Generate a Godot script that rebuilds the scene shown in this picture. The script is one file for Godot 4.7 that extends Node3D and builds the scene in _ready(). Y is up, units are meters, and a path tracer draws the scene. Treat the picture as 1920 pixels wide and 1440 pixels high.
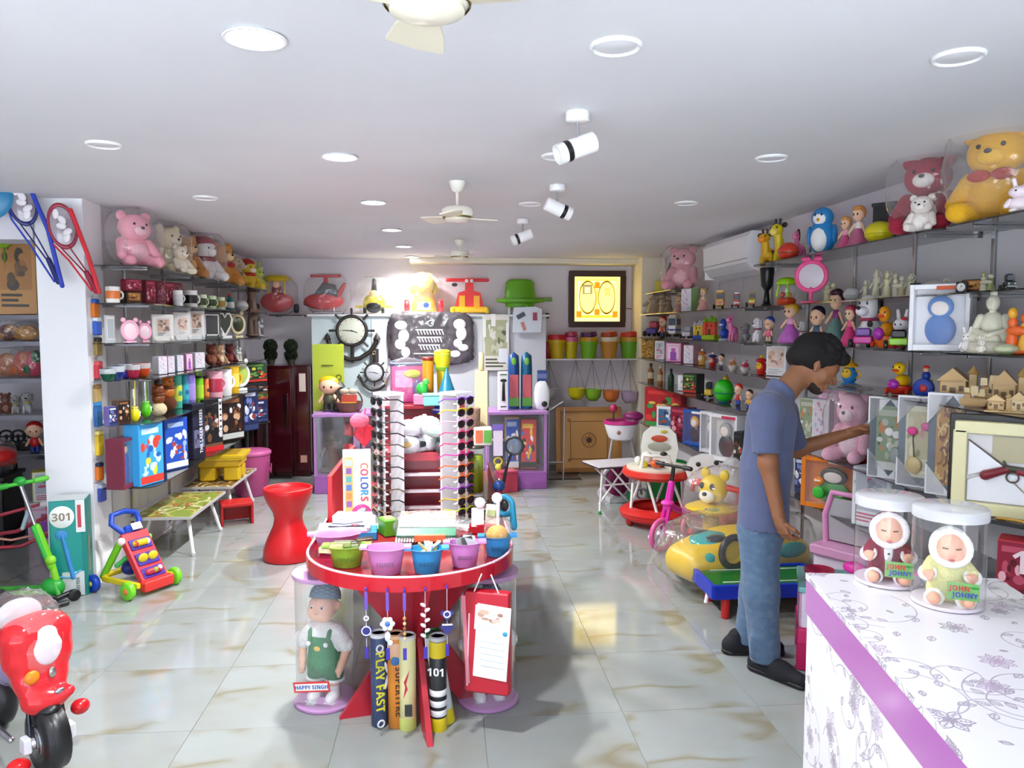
extends Node3D
# A toy and gift shop: camera, daylight and lamps first, then the room, then the stock.

func _ready():
	rng.seed = 7
	# camera
	CB = Basis.from_euler(Vector3(-0.07268, -0.08622, 0))
	var cam := Camera3D.new()
	cam.name = "camera"
	cam.fov = rad_to_deg(2 * atan(720.0 / F))
	cam.keep_aspect = Camera3D.KEEP_HEIGHT
	cam.near = 0.05
	cam.transform = Transform3D(CB, EYE)
	add_child(cam)
	cam.current = true
	# daylight: an overcast sky that comes in through the open shop front behind the camera
	var sky_look := ProceduralSkyMaterial.new()
	sky_look.sky_top_color = Color(0.80, 0.88, 1.0)
	sky_look.sky_horizon_color = Color(0.97, 0.98, 1.0)
	sky_look.ground_bottom_color = Color(0.75, 0.75, 0.73)
	sky_look.ground_horizon_color = Color(0.9, 0.9, 0.9)
	sky_look.sky_energy_multiplier = 1.45
	sky_look.ground_energy_multiplier = 1.5
	sky_look.sun_angle_max = 0.1
	var sky := Sky.new()
	sky.sky_material = sky_look
	var env := Environment.new()
	env.background_mode = Environment.BG_SKY
	env.sky = sky
	env.tonemap_mode = Environment.TONE_MAPPER_LINEAR
	env.tonemap_exposure = 1.12
	env.sdfgi_enabled = true
	env.ssao_enabled = true
	env.ssil_enabled = true
	var we := WorldEnvironment.new()
	we.name = "world_environment"
	we.environment = env
	add_child(we)
	# the sun on the pavement outside, too steep to reach the shop in view
	var sun := DirectionalLight3D.new()
	sun.name = "sun"
	sun.light_energy = 11.0
	sun.light_color = Color(0.965, 0.985, 1.0)
	sun.shadow_enabled = true
	sun.rotation_degrees = Vector3(-58, 14, 0)
	add_child(sun)
	# materials, room, stock
	textures()
	room()
	ceiling_things()
	for step in [left_wall, alcove, back_wall, middle, right_wall, floor_left, floor_right, counter, shopper]:
		step.call()
# ---------------------------------------------------------------- places
const F := 1442.0
const EYE := Vector3(0, 1.65, 0)
var CB: Basis
var taken := {}
var mats := {}
var meshes := {}
var rng := RandomNumberGenerator.new()

func ray(u, v) -> Vector3:
	return CB * Vector3((u - 960.0) / F, -(v - 720.0) / F, -1)
func on_y(u, v, h) -> Vector3:
	var r = ray(u, v)
	return EYE + r * ((h - EYE.y) / r.y)
func on_z(u, v, d) -> Vector3:
	var r = ray(u, v)
	return EYE + r * (-d / r.z)
func on_x(u, v, x) -> Vector3:
	var r = ray(u, v)
	return EYE + r * (x / r.x)
func deep(p: Vector3) -> float:
	return -(CB.transposed() * (p - EYE)).z
func row_of(p: Vector3) -> float:
	var q = CB.transposed() * (p - EYE)
	return 720.0 + F * q.y / q.z
func spot(u, x, y) -> Vector3:      # the point at height y on the plane x that stands in column u
	var p = on_x(u, 640.0, x)
	for i in 3:
		p.y = y
		p = on_x(u, row_of(p), x)
	p.y = y
	return p
func spot_z(u, d, y) -> Vector3:
	var p = on_z(u, 640.0, d)
	for i in 3:
		p.y = y
		p = on_z(u, row_of(p), d)
	p.y = y
	return p

# ---------------------------------------------------------------- materials
func mat(c: String) -> StandardMaterial3D:
	if mats.has(c):
		return mats[c]
	var m := StandardMaterial3D.new()
	m.resource_name = "colour_" + c
	m.albedo_color = Color(c.substr(0, 6))
	m.roughness = 0.36
	match c.substr(6):
		"f":
			m.roughness = 1.0
			m.rim_enabled = true
			m.rim = 0.6
			m.rim_tint = 0.6
			m.normal_enabled = true
			m.normal_texture = fuzz
			m.normal_scale = 0.7
			m.uv1_triplanar = true
			m.uv1_scale = Vector3(9, 9, 9)
		"m":
			m.roughness = 0.85
		"g":
			m.roughness = 0.12
		"c":
			m.metallic = 0.95
			m.roughness = 0.22
		"s":
			m.roughness = 0.55
			m.subsurf_scatter_enabled = true
			m.subsurf_scatter_strength = 0.12
		"w":
			m.transparency = BaseMaterial3D.TRANSPARENCY_ALPHA
			m.albedo_color.a = 0.03
			m.roughness = 0.05
		"h":
			m.transparency = BaseMaterial3D.TRANSPARENCY_ALPHA
			m.albedo_color.a = 0.6
			m.roughness = 0.08
		"j":
			m.transparency = BaseMaterial3D.TRANSPARENCY_ALPHA
			m.albedo_color.a = 0.45
			m.roughness = 0.1
		"b":
			m.transparency = BaseMaterial3D.TRANSPARENCY_ALPHA
			m.albedo_color.a = 0.07
			m.roughness = 0.1
			m.normal_enabled = true
			m.normal_texture = crumple
			m.normal_scale = 0.8
			m.uv1_triplanar = true
			m.uv1_scale = Vector3(3.2, 3.2, 3.2)
	mats[c] = m
	return m

var fuzz: ImageTexture
var crumple: ImageTexture
func noise_image(freq, size, octaves, kind = FastNoiseLite.TYPE_SIMPLEX_SMOOTH, sd = 3) -> Image:
	var n := FastNoiseLite.new()
	n.noise_type = kind
	n.seed = sd
	n.frequency = freq
	n.fractal_octaves = octaves
	return n.get_seamless_image(size, size)

# ---------------------------------------------------------------- printed card
func disc(im: Image, cx, cy, rx, ry, c: Color):
	for y in range(maxi(0, int(cy - ry)), mini(im.get_height(), int(cy + ry) + 1)):
		var t = (y - cy) / ry
		if absf(t) >= 1: continue
		var w = rx * sqrt(1 - t * t)
		var x0 = clampi(int(cx - w), 0, im.get_width())
		var x1 = clampi(int(cx + w), 0, im.get_width())
		if x1 > x0:
			im.fill_rect(Rect2i(x0, y, x1 - x0, 1), c)
func card(name: String, cols: String, style: String, sd: int):
	# a carton print: name, colours (first is the ground), layout
	var c = []
	for s in cols.split(" "):
		c.append(Color(s))
	var im := Image.create(96, 128, false, Image.FORMAT_RGB8)
	im.fill(c[0])
	var r := RandomNumberGenerator.new()
	r.seed = sd
	match style:
		"burst":
			for i in 26:
				disc(im, r.randf_range(8, 88), r.randf_range(30, 100), r.randf_range(4, 15), r.randf_range(4, 13), c[r.randi() % c.size()])
			im.fill_rect(Rect2i(8, 8, 70, 12), c[1])
			im.fill_rect(Rect2i(0, 112, 96, 16), c[c.size() - 1])
		"hero":
			disc(im, 48, 66, 36, 44, c[1])
			disc(im, 48, 50, 14, 16, c[2])
			disc(im, 48, 92, 20, 30, c[c.size() - 1])
			im.fill_rect(Rect2i(6, 6, 84, 10), c[1])
		"band":
			im.fill_rect(Rect2i(0, 30, 96, 22), c[1])
			im.fill_rect(Rect2i(8, 60, 80, 44), c[2 % c.size()])
			for i in 12:
				disc(im, r.randf_range(14, 82), r.randf_range(64, 100), r.randf_range(3, 10), r.randf_range(3, 9), c[r.randi() % c.size()])
		"photo":
			im.fill_rect(Rect2i(8, 10, 80, 84), c[1])
			for i in 16:
				disc(im, r.randf_range(16, 80), r.randf_range(20, 86), r.randf_range(4, 16), r.randf_range(4, 13), c[r.randi() % c.size()].lerp(c[1], r.randf() * 0.6))
			for i in 3:
				im.fill_rect(Rect2i(10, 100 + i * 8, int(r.randf_range(30, 74)), 4), c[c.size() - 1])
		"flow":
			for k in 60:
				var x = r.randf() * 96
				var y = r.randf() * 128
				var a = r.randf() * TAU
				for i in 16:
					disc(im, x, y, 2.2, 2.2, c[1 + k % (c.size() - 1)])
					x += cos(a) * 2.0
					y += sin(a) * 2.0
					a += 0.16
		"dots":
			for k in 22:
				disc(im, r.randf() * 96, r.randf() * 128, r.randf_range(3, 8), r.randf_range(3, 8), c[1 + k % (c.size() - 1)])
	var m := StandardMaterial3D.new()
	m.resource_name = name
	m.albedo_texture = ImageTexture.create_from_image(im)
	m.roughness = 0.4
	mats["@" + name] = m

# ---------------------------------------------------------------- meshes
func mk(v: PackedVector3Array, n: PackedVector3Array, t: PackedVector2Array, i: PackedInt32Array) -> ArrayMesh:
	var a := []
	a.resize(Mesh.ARRAY_MAX)
	a[Mesh.ARRAY_VERTEX] = v
	a[Mesh.ARRAY_NORMAL] = n
	if t.size() == v.size():
		a[Mesh.ARRAY_TEX_UV] = t
	a[Mesh.ARRAY_INDEX] = i
	var m := ArrayMesh.new()
	m.add_surface_from_arrays(Mesh.PRIMITIVE_TRIANGLES, a)
	return m
func tri(v: PackedVector3Array, n: PackedVector3Array, i: PackedInt32Array, a: int, b: int, c: int):
	if (v[b] - v[a]).cross(v[c] - v[a]).dot(n[a] + n[b] + n[c]) > 0:   # Godot's front faces run clockwise
		i.append_array([a, c, b])
	else:
		i.append_array([a, b, c])
func m_box(s: Vector3, bev: float, metres := 0.0) -> ArrayMesh:
	var v := PackedVector3Array()
	var n := PackedVector3Array()
	var t := PackedVector2Array()
	var idx := PackedInt32Array()
	var h := s / 2
	bev = minf(bev, minf(h.x, minf(h.y, h.z)) * 0.45)
	for ax in 3:
		for sg in [-1, 1]:
			var nn := Vector3.ZERO
			nn[ax] = sg
			var a := (ax + 1) % 3
			var b := (ax + 2) % 3
			var base := v.size()
			for k in [[-1, -1], [1, -1], [1, 1], [-1, 1]]:
				var p := Vector3.ZERO
				p[ax] = sg * h[ax]
				p[a] = k[0] * (h[a] - bev)
				p[b] = k[1] * (h[b] - bev)
				v.append(p)
				n.append(nn)
				var uu: Vector2
				if ax == 0: uu = Vector2(-sg * p.z, -p.y)
				elif ax == 1: uu = Vector2(p.x, p.z * sg)
				else: uu = Vector2(sg * p.x, -p.y)
				var sz: Vector2 = [Vector2(s.z, s.y), Vector2(s.x, s.z), Vector2(s.x, s.y)][ax]
				t.append(uu / metres if metres > 0 else uu / sz + Vector2(0.5, 0.5))
			tri(v, n, idx, base, base + 1, base + 2)
			tri(v, n, idx, base, base + 2, base + 3)
	# chamfers: join the corners of neighbouring faces
	if bev > 0.0:
		var at := {}
		for k in 24:
			var q := Vector3i(int(signf(v[k].x)), int(signf(v[k].y)), int(signf(v[k].z)))
			if not at.has(q): at[q] = {}
			at[q][int(absf(n[k].y) * 1 + absf(n[k].z) * 2 + 0.1)] = k
		for q in at:
			tri(v, n, idx, at[q][0], at[q][1], at[q][2])
		for ax in 3:
			var a := (ax + 1) % 3
			var b := (ax + 2) % 3
			for k in [[-1, -1], [1, -1], [1, 1], [-1, 1]]:
				var q0 := Vector3i.ZERO
				q0[ax] = -1
				q0[a] = k[0]
				q0[b] = k[1]
				var q1 := q0
				q1[ax] = 1
				tri(v, n, idx, at[q0][a], at[q0][b], at[q1][a])
				tri(v, n, idx, at[q1][a], at[q0][b], at[q1][b])
	return mk(v, n, t, idx)
func m_ell(r: Vector3) -> ArrayMesh:
	var big := maxf(r.x, maxf(r.y, r.z))
	var su := 24 if big > 0.08 else (16 if big > 0.025 else 10)
	var sv := su * 2 / 3
	var v := PackedVector3Array()
	var n := PackedVector3Array()
	var t := PackedVector2Array()
	var idx := PackedInt32Array()
	for j in sv + 1:
		var a := PI * j / sv
		for i in su + 1:
			var b := TAU * i / su
			var d := Vector3(sin(a) * cos(b), cos(a), sin(a) * sin(b))
			v.append(d * r)
			n.append((d / r).normalized())
			t.append(Vector2(float(i) / su, float(j) / sv))
	for j in sv:
		for i in su:
			var o := j * (su + 1) + i
			if j > 0: tri(v, n, idx, o, o + 1, o + su + 1)
			if j < sv - 1: tri(v, n, idx, o + 1, o + su + 2, o + su + 1)
	return mk(v, n, t, idx)
func m_lathe(p: PackedVector2Array, su := 0, ex := 1.0, ez := 1.0) -> ArrayMesh:
	var big := 0.0
	for q in p: big = maxf(big, q.x)
	if su == 0: su = 36 if big > 0.12 else (24 if big > 0.03 else 12)
	var v := PackedVector3Array()
	var n := PackedVector3Array()
	var t := PackedVector2Array()
	var idx := PackedInt32Array()
	var nor := []
	for k in p.size() - 1:
		var d := p[k + 1] - p[k]
		nor.append(Vector2(d.y, -d.x).normalized())
	for k in p.size() - 1:
		if p[k].distance_to(p[k + 1]) < 1e-6: continue
		var n0: Vector2 = nor[k]
		var n1: Vector2 = nor[k]
		if k > 0 and nor[k - 1].dot(nor[k]) > 0.6: n0 = (nor[k - 1] + nor[k]).normalized()
		if k < nor.size() - 1 and nor[k + 1].dot(nor[k]) > 0.6: n1 = (nor[k + 1] + nor[k]).normalized()
		var base := v.size()
		for i in su + 1:
			var b := TAU * i / su
			var c := cos(b)
			var s := sin(b)
			v.append(Vector3(p[k].x * c * ex, p[k].y, p[k].x * s * ez))
			n.append(Vector3(n0.x * c / ex, n0.y, n0.x * s / ez).normalized())
			t.append(Vector2(float(i) / su, float(k) / p.size()))
			v.append(Vector3(p[k + 1].x * c * ex, p[k + 1].y, p[k + 1].x * s * ez))
			n.append(Vector3(n1.x * c / ex, n1.y, n1.x * s / ez).normalized())
			t.append(Vector2(float(i) / su, float(k + 1) / p.size()))
		for i in su:
			var o := base + i * 2
			if p[k].x > 0: tri(v, n, idx, o, o + 2, o + 1)
			if p[k + 1].x > 0: tri(v, n, idx, o + 2, o + 3, o + 1)
	return mk(v, n, t, idx)
func m_cone(r0, r1, h) -> ArrayMesh:
	var b: float = minf(0.004, minf(maxf(r0, r1) * 0.12, h * 0.2))
	return m_lathe(PackedVector2Array([Vector2(0, 0), Vector2(maxf(0, r0 - b), 0), Vector2(r0, b), Vector2(r1, h - b), Vector2(maxf(0, r1 - b), h), Vector2(0, h)]))
func m_torus(R, r) -> ArrayMesh:
	var su := 36 if R > 0.06 else 20
	var sv := 10 if r > 0.006 else 6
	var v := PackedVector3Array()
	var n := PackedVector3Array()
	var idx := PackedInt32Array()
	for i in su + 1:
		var a := TAU * i / su
		for j in sv + 1:
			var b := TAU * j / sv
			var d := Vector3(cos(a) * cos(b), sin(a) * cos(b), sin(b))
			v.append(Vector3(cos(a), sin(a), 0) * R + d * r)
			n.append(d)
	for i in su:
		for j in sv:
			var o := i * (sv + 1) + j
			tri(v, n, idx, o, o + 1, o + sv + 1)
			tri(v, n, idx, o + 1, o + sv + 2, o + sv + 1)
	return mk(v, n, PackedVector2Array(), idx)
func m_tube(pts: PackedVector3Array, rad: PackedFloat32Array, closed_ends := true) -> ArrayMesh:
	var su := 14 if rad[0] > 0.02 else 8
	var ring := []      # centre, radius, tangent
	var np := pts.size()
	for k in np:
		var d: Vector3
		if k == 0: d = pts[1] - pts[0]
		elif k == np - 1: d = pts[k] - pts[k - 1]
		else: d = (pts[k + 1] - pts[k]).normalized() + (pts[k] - pts[k - 1]).normalized()
		d = d.normalized()
		if k == 0 and closed_ends:
			for q in [[-1.0, 0.0], [-0.87, 0.5], [-0.5, 0.87]]: ring.append([pts[0] + d * rad[0] * q[0], rad[0] * q[1], d, q[0]])
		ring.append([pts[k], rad[k], d, 0.0])
		if k == np - 1 and closed_ends:
			for q in [[0.5, 0.87], [0.87, 0.5], [1.0, 0.0]]: ring.append([pts[k] + d * rad[k] * q[0], rad[k] * q[1], d, q[0]])
	var v := PackedVector3Array()
	var n := PackedVector3Array()
	var idx := PackedInt32Array()
	var side: Vector3 = ring[0][2].cross(Vector3.UP)
	if side.length() < 0.1: side = ring[0][2].cross(Vector3.RIGHT)
	for q in ring:
		side = (side - q[2] * side.dot(q[2])).normalized()
		var other: Vector3 = q[2].cross(side)
		for i in su + 1:
			var a := TAU * i / su
			var e: Vector3 = side * cos(a) + other * sin(a)
			v.append(q[0] + e * q[1])
			n.append((e * sqrt(1 - q[3] * q[3]) + q[2] * q[3]).normalized())
	for k in ring.size() - 1:
		for i in su:
			var o := k * (su + 1) + i
			tri(v, n, idx, o, o + 1, o + su + 1)
			tri(v, n, idx, o + 1, o + su + 2, o + su + 1)
	return mk(v, n, PackedVector2Array(), idx)
func m_slab(p: PackedVector2Array, z0: float, d: float) -> ArrayMesh:      # a polygon in xy, extruded along z, its edge chamfered
	var v := PackedVector3Array()
	var n := PackedVector3Array()
	var t := PackedVector2Array()
	var idx := PackedInt32Array()
	if not Geometry2D.is_polygon_clockwise(p): p.reverse()
	var f := Geometry2D.triangulate_polygon(p)
	var lo := p[0]
	var hi := p[0]
	for q in p:
		lo = lo.min(q)
		hi = hi.max(q)
	for s in [0, 1]:
		var base := v.size()
		for q in p:
			v.append(Vector3(q.x, q.y, z0 + d * s))
			n.append(Vector3(0, 0, s * 2 - 1))
			t.append(Vector2((q.x - lo.x) / (hi.x - lo.x), (hi.y - q.y) / (hi.y - lo.y)))
		for k in range(0, f.size(), 3): tri(v, n, idx, base + f[k], base + f[k + 1], base + f[k + 2])
	for k in p.size():
		var a := p[k]
		var b := p[(k + 1) % p.size()]
		var e := Vector3(-(b.y - a.y), b.x - a.x, 0).normalized()
		var base := v.size()
		for q in [Vector3(a.x, a.y, z0), Vector3(b.x, b.y, z0), Vector3(b.x, b.y, z0 + d), Vector3(a.x, a.y, z0 + d)]:
			v.append(q)
			n.append(e)
			t.append(Vector2(0.02, 0.02))
		tri(v, n, idx, base, base + 1, base + 2)
		tri(v, n, idx, base, base + 2, base + 3)
	return mk(v, n, t, idx)
func m_bag(r: Vector3, sd: int, pw := 0.72) -> ArrayMesh:      # a crumpled clear bag, gathered at the top
	var nz := FastNoiseLite.new()
	nz.seed = sd
	nz.frequency = 1.0
	var su := 34
	var sv := 22
	var v := PackedVector3Array()
	var idx := PackedInt32Array()
	for j in sv + 1:
		var a := PI * j / sv
		for i in su:
			var b := TAU * i / su
			var d := Vector3(sin(a) * cos(b), cos(a), sin(a) * sin(b))
			var q := Vector3(signf(d.x) * pow(absf(d.x), pw), signf(d.y) * pow(absf(d.y), pw * 1.1), signf(d.z) * pow(absf(d.z), 0.72))
			q *= 1.0 + 0.16 * absf(nz.get_noise_3d(d.x * 2.6, d.y * 1.4, d.z * 2.6)) - 0.06 * absf(nz.get_noise_3d(d.x * 6, d.y * 3 + 9, d.z * 6))
			v.append(q * r)
	var st := SurfaceTool.new()
	st.begin(Mesh.PRIMITIVE_TRIANGLES)
	st.set_smooth_group(0)
	for q in v: st.add_vertex(q)
	for j in sv:
		for i in su:
			var o := j * su + i
			var e := j * su + (i + 1) % su
			for k in [o, e, o + su, e, e + su, o + su]: st.add_index(k)
	st.generate_normals()
	return st.commit()
func m_text(s: String, size: float, serif := false) -> TextMesh:
	var m := TextMesh.new()
	var f := SystemFont.new()
	f.font_names = PackedStringArray(["Droid Serif" if serif else "Droid Sans"])
	f.font_weight = 700
	m.font = f
	m.text = s
	m.font_size = 32
	m.pixel_size = size / 24.0
	m.depth = 0.0015
	m.curve_step = 2.0
	return m

# ---------------------------------------------------------------- smooth bodies: tapered bones joined with a smooth minimum, meshed as surface nets
func m_net(bones: Array, cell: float, k: float, cuts := []) -> ArrayMesh:
	# bone: [a, b, ra, rb] or [a, b, ra, rb, side Vector3, squash]; a cut is [point, normal, reach]: nothing is left beyond the plane within its reach
	var lo := Vector3.INF
	var hi := -Vector3.INF
	for b in bones:
		var r: float = maxf(b[2], b[3]) + cell * 3
		lo = lo.min(b[0] - Vector3.ONE * r).min(b[1] - Vector3.ONE * r)
		hi = hi.max(b[0] + Vector3.ONE * r).max(b[1] + Vector3.ONE * r)
	var nx := int((hi.x - lo.x) / cell) + 2
	var ny := int((hi.y - lo.y) / cell) + 2
	var nz := int((hi.z - lo.z) / cell) + 2
	var f := PackedFloat32Array()
	f.resize(nx * ny * nz)
	f.fill(1.0)
	for b in bones:
		var a: Vector3 = b[0]
		var ab: Vector3 = b[1] - a
		var ra: float = b[2]
		var dr: float = b[3] - ra
		var l2 := maxf(ab.length_squared(), 1e-9)
		var side: Vector3 = b[4] if b.size() > 4 else Vector3.ZERO
		var sq: float = b[5] if b.size() > 5 else 0.0
		var m: float = maxf(b[2], b[3]) * (1.0 + maxf(0.0, -sq)) + k + cell * 2
		var l: Vector3 = (a.min(b[1]) - Vector3.ONE * m - lo) / cell
		var h: Vector3 = (a.max(b[1]) + Vector3.ONE * m - lo) / cell
		for z in range(maxi(0, int(l.z)), mini(nz, int(h.z) + 1)):
			for y in range(maxi(0, int(l.y)), mini(ny, int(h.y) + 1)):
				var o := (z * ny + y) * nx
				for x in range(maxi(0, int(l.x)), mini(nx, int(h.x) + 1)):
					var p := Vector3(x, y, z) * cell + lo - a
					var t := clampf(p.dot(ab) / l2, 0.0, 1.0)
					var w := p - ab * t
					if sq != 0.0: w += side * (w.dot(side) * sq)
					var d := w.length() - ra - dr * t
					var e := f[o + x]
					var q := maxf(k - absf(d - e), 0.0)
					f[o + x] = minf(d, e) - q * q * 0.25 / k
	for c in cuts:
		var l: Vector3 = (c[0] - Vector3.ONE * c[2] - lo) / cell
		var h: Vector3 = (c[0] + Vector3.ONE * c[2] - lo) / cell
		for z in range(maxi(0, int(l.z)), mini(nz, int(h.z) + 1)):
			for y in range(maxi(0, int(l.y)), mini(ny, int(h.y) + 1)):
				for x in range(maxi(0, int(l.x)), mini(nx, int(h.x) + 1)):
					var o := (z * ny + y) * nx + x
					f[o] = maxf(f[o], (Vector3(x, y, z) * cell + lo - c[0]).dot(c[1]))
	var at := PackedInt32Array()
	at.resize(nx * ny * nz)
	at.fill(-1)
	var v := PackedVector3Array()
	var n := PackedVector3Array()
	var idx := PackedInt32Array()
	var sx := 1
	var sy := nx
	var sz := nx * ny
	for z in nz - 1:
		for y in ny - 1:
			for x in nx - 1:
				var o := z * sz + y * sy + x
				var c := [f[o], f[o + 1], f[o + sy], f[o + sy + 1], f[o + sz], f[o + sz + 1], f[o + sz + sy], f[o + sz + sy + 1]]
				var neg := 0
				for q in c:
					if q < 0.0: neg += 1
				if neg == 0 or neg == 8: continue
				var sum := Vector3.ZERO
				var cnt := 0
				for e in [[0, 1], [2, 3], [4, 5], [6, 7], [0, 2], [1, 3], [4, 6], [5, 7], [0, 4], [1, 5], [2, 6], [3, 7]]:
					var p0: float = c[e[0]]
					var p1: float = c[e[1]]
					if (p0 < 0.0) != (p1 < 0.0):
						var t := p0 / (p0 - p1)
						var q0 := Vector3(e[0] & 1, (e[0] >> 1) & 1, e[0] >> 2)
						var q1 := Vector3(e[1] & 1, (e[1] >> 1) & 1, e[1] >> 2)
						sum += q0.lerp(q1, t)
						cnt += 1
				at[o] = v.size()
				v.append((Vector3(x, y, z) + sum / cnt) * cell + lo)
				n.append(Vector3(c[1] + c[3] + c[5] + c[7] - c[0] - c[2] - c[4] - c[6], c[2] + c[3] + c[6] + c[7] - c[0] - c[1] - c[4] - c[5], c[4] + c[5] + c[6] + c[7] - c[0] - c[1] - c[2] - c[3]).normalized())
	for z in range(1, nz - 1):
		for y in range(1, ny - 1):
			for x in range(1, nx - 1):
				var o := z * sz + y * sy + x
				if at[o] < 0: continue
				var s := f[o] < 0.0
				if s != (f[o + sx] < 0.0): quad(v, n, idx, at[o], at[o - sy], at[o - sy - sz], at[o - sz])
				if s != (f[o + sy] < 0.0): quad(v, n, idx, at[o], at[o - sx], at[o - sx - sz], at[o - sz])
				if s != (f[o + sz] < 0.0): quad(v, n, idx, at[o], at[o - sx], at[o - sx - sy], at[o - sy])
	return mk(v, n, PackedVector2Array(), idx)
func quad(v, n, idx, a, b, c, d):
	if a < 0 or b < 0 or c < 0 or d < 0: return
	tri(v, n, idx, a, b, c)
	tri(v, n, idx, a, c, d)

# ---------------------------------------------------------------- things and parts
func numbered(n: String) -> String:
	if not taken.has(n):
		taken[n] = 0
		return n
	taken[n] += 1
	return "%s_%03d" % [n, taken[n]]
func tag(o: Node, label: String, cat := "", group := "", kind := ""):
	if label: o.set_meta("label", label)
	if cat: o.set_meta("category", cat)
	if group: o.set_meta("group", group)
	if kind: o.set_meta("kind", kind)
func mesh_node(called: String, m: Mesh, mt: Material, parent: Node, where := Transform3D()) -> MeshInstance3D:
	var o := MeshInstance3D.new()
	o.mesh = m
	o.material_override = mt
	if parent == self:
		o.name = numbered(called)
	else:
		var key := "%d/%s" % [parent.get_instance_id(), called]
		var k: int = taken.get(key, -1) + 1
		taken[key] = k
		o.name = called if k == 0 else "%s_%03d" % [called, k]
	parent.add_child(o)
	o.transform = where
	return o
func struct(called: String, m: Mesh, mt: Material, where: Transform3D, label: String) -> MeshInstance3D:
	var o := mesh_node(called, m, mt, self, where)
	tag(o, label, "", "", "structure")
	return o
func thing(called, cat, label, pos: Vector3, yaw := 0.0, group := "") -> Node3D:
	var o := Node3D.new()
	o.name = numbered(called)
	add_child(o)
	o.position = pos
	o.rotation_degrees.y = yaw
	tag(o, label, cat, group)
	return o
func shape(kind: String, q: PackedFloat64Array, s: Vector3, text: String) -> Array:      # [mesh, origin]
	var u := (s.x + s.y + s.z) / 3.0
	var at := Vector3.ZERO
	var key := ""
	match kind:
		"e", "b", "B", "g":
			at = Vector3(q[0], q[1], q[2]) * s
			var d := Vector3(q[3], q[4], q[5]) * s
			var bev: float = q[6] * u if q.size() > 6 else minf(0.006, minf(d.x, minf(d.y, d.z)) * 0.12)
			key = "%s%.4f %.4f %.4f %.4f" % [kind, d.x, d.y, d.z, bev]
			if not meshes.has(key): meshes[key] = m_ell(d) if kind == "e" else (m_bag(d, int(d.x * 9999)) if kind == "g" else m_box(d, bev, 0.9 if kind == "B" else 0.0))
		"c":
			at = Vector3(q[0], q[1], q[2]) * s
			var w := (s.x + s.z) / 2
			key = "c%.4f %.4f %.4f" % [q[3] * w, q[4] * w, q[5] * s.y]
			if not meshes.has(key): meshes[key] = m_cone(q[3] * w, q[4] * w, q[5] * s.y)
		"t":
			at = Vector3(q[0], q[1], q[2]) * s
			key = "t%.4f %.4f" % [q[3] * u, q[4] * u]
			if not meshes.has(key): meshes[key] = m_torus(q[3] * u, q[4] * u)
		"l":
			at = Vector3(q[0], q[1], q[2]) * s
			key = "l" + str(q) + str(s)
			if not meshes.has(key):
				var p := PackedVector2Array()
				for k in range(3, q.size() - 1, 2): p.append(Vector2(q[k] * s.x, q[k + 1] * s.y))
				meshes[key] = m_lathe(p, 0, 1.0, s.z / s.x)
		"k":
			key = "k" + str(q) + str(s)
			if not meshes.has(key): meshes[key] = m_tube(PackedVector3Array([Vector3(q[0], q[1], q[2]) * s, Vector3(q[3], q[4], q[5]) * s]), PackedFloat32Array([q[6] * u, q[7] * u]))
		"p":
			key = "p" + str(q) + str(s)
			if not meshes.has(key):
				var p := PackedVector3Array()
				var r := PackedFloat32Array()
				for k in range(1, q.size() - 2, 3):
					p.append(Vector3(q[k], q[k + 1], q[k + 2]) * s)
					r.append(q[0] * u)
				meshes[key] = m_tube(p, r)
		"x":
			key = "x" + str(q) + str(s)
			if not meshes.has(key):
				var p := PackedVector2Array()
				for k in range(2, q.size() - 1, 2): p.append(Vector2(q[k] * s.x, q[k + 1] * s.y))
				meshes[key] = m_slab(p, q[0] * s.z, q[1] * s.z)
		"T", "S":
			at = Vector3(q[0], q[1], q[2]) * s
			key = kind + text + str(q[3] * u)
			if not meshes.has(key): meshes[key] = m_text(text, q[3] * u, kind == "S")
	return [meshes[key], at]
func parts(o: Node3D, spec: String, s := Vector3.ONE):
	# «name|kind|numbers|material|turn or text»; «part/sub_part» hangs the second under the first
	var made := {}
	for line in spec.split(";", false):
		var w := line.strip_edges().split("|")
		if w.size() < 4: continue
		var q := w[2].split_floats(" ", false)
		var m := shape(w[1], q, s, w[4] if w.size() > 4 else "")
		var t := Transform3D(Basis(), m[1])
		var turn := w[5] if w.size() > 5 else (w[4] if w.size() > 4 and not w[1] in ["T", "S"] else "")
		if turn:
			var e := turn.split_floats(" ", false)
			t.basis = Basis.from_euler(Vector3(deg_to_rad(e[0]), deg_to_rad(e[1]), deg_to_rad(e[2])))
		var names := w[0].split("/")
		var parent: Node3D = o
		if names.size() > 1 and made.has(names[0]):
			parent = made[names[0]]
			t = parent.transform.affine_inverse() * t
		var c := mesh_node(names[names.size() - 1], m[0], mat(w[3]), parent, t)
		if names.size() == 1: made[names[0]] = c
func put(called, cat, label, pos: Vector3, yaw, spec: String, s := Vector3.ONE, group := "") -> Node3D:
	var o := thing(called, cat, label, pos, yaw, group)
	parts(o, spec, s)
	return o
func fill(t: String, cols: String) -> String:
	var spec: String = KIT[t]
	var c := cols.split(" ", false)
	for k in c.size(): spec = spec.replace("$%d" % k, c[k])
	return spec

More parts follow.
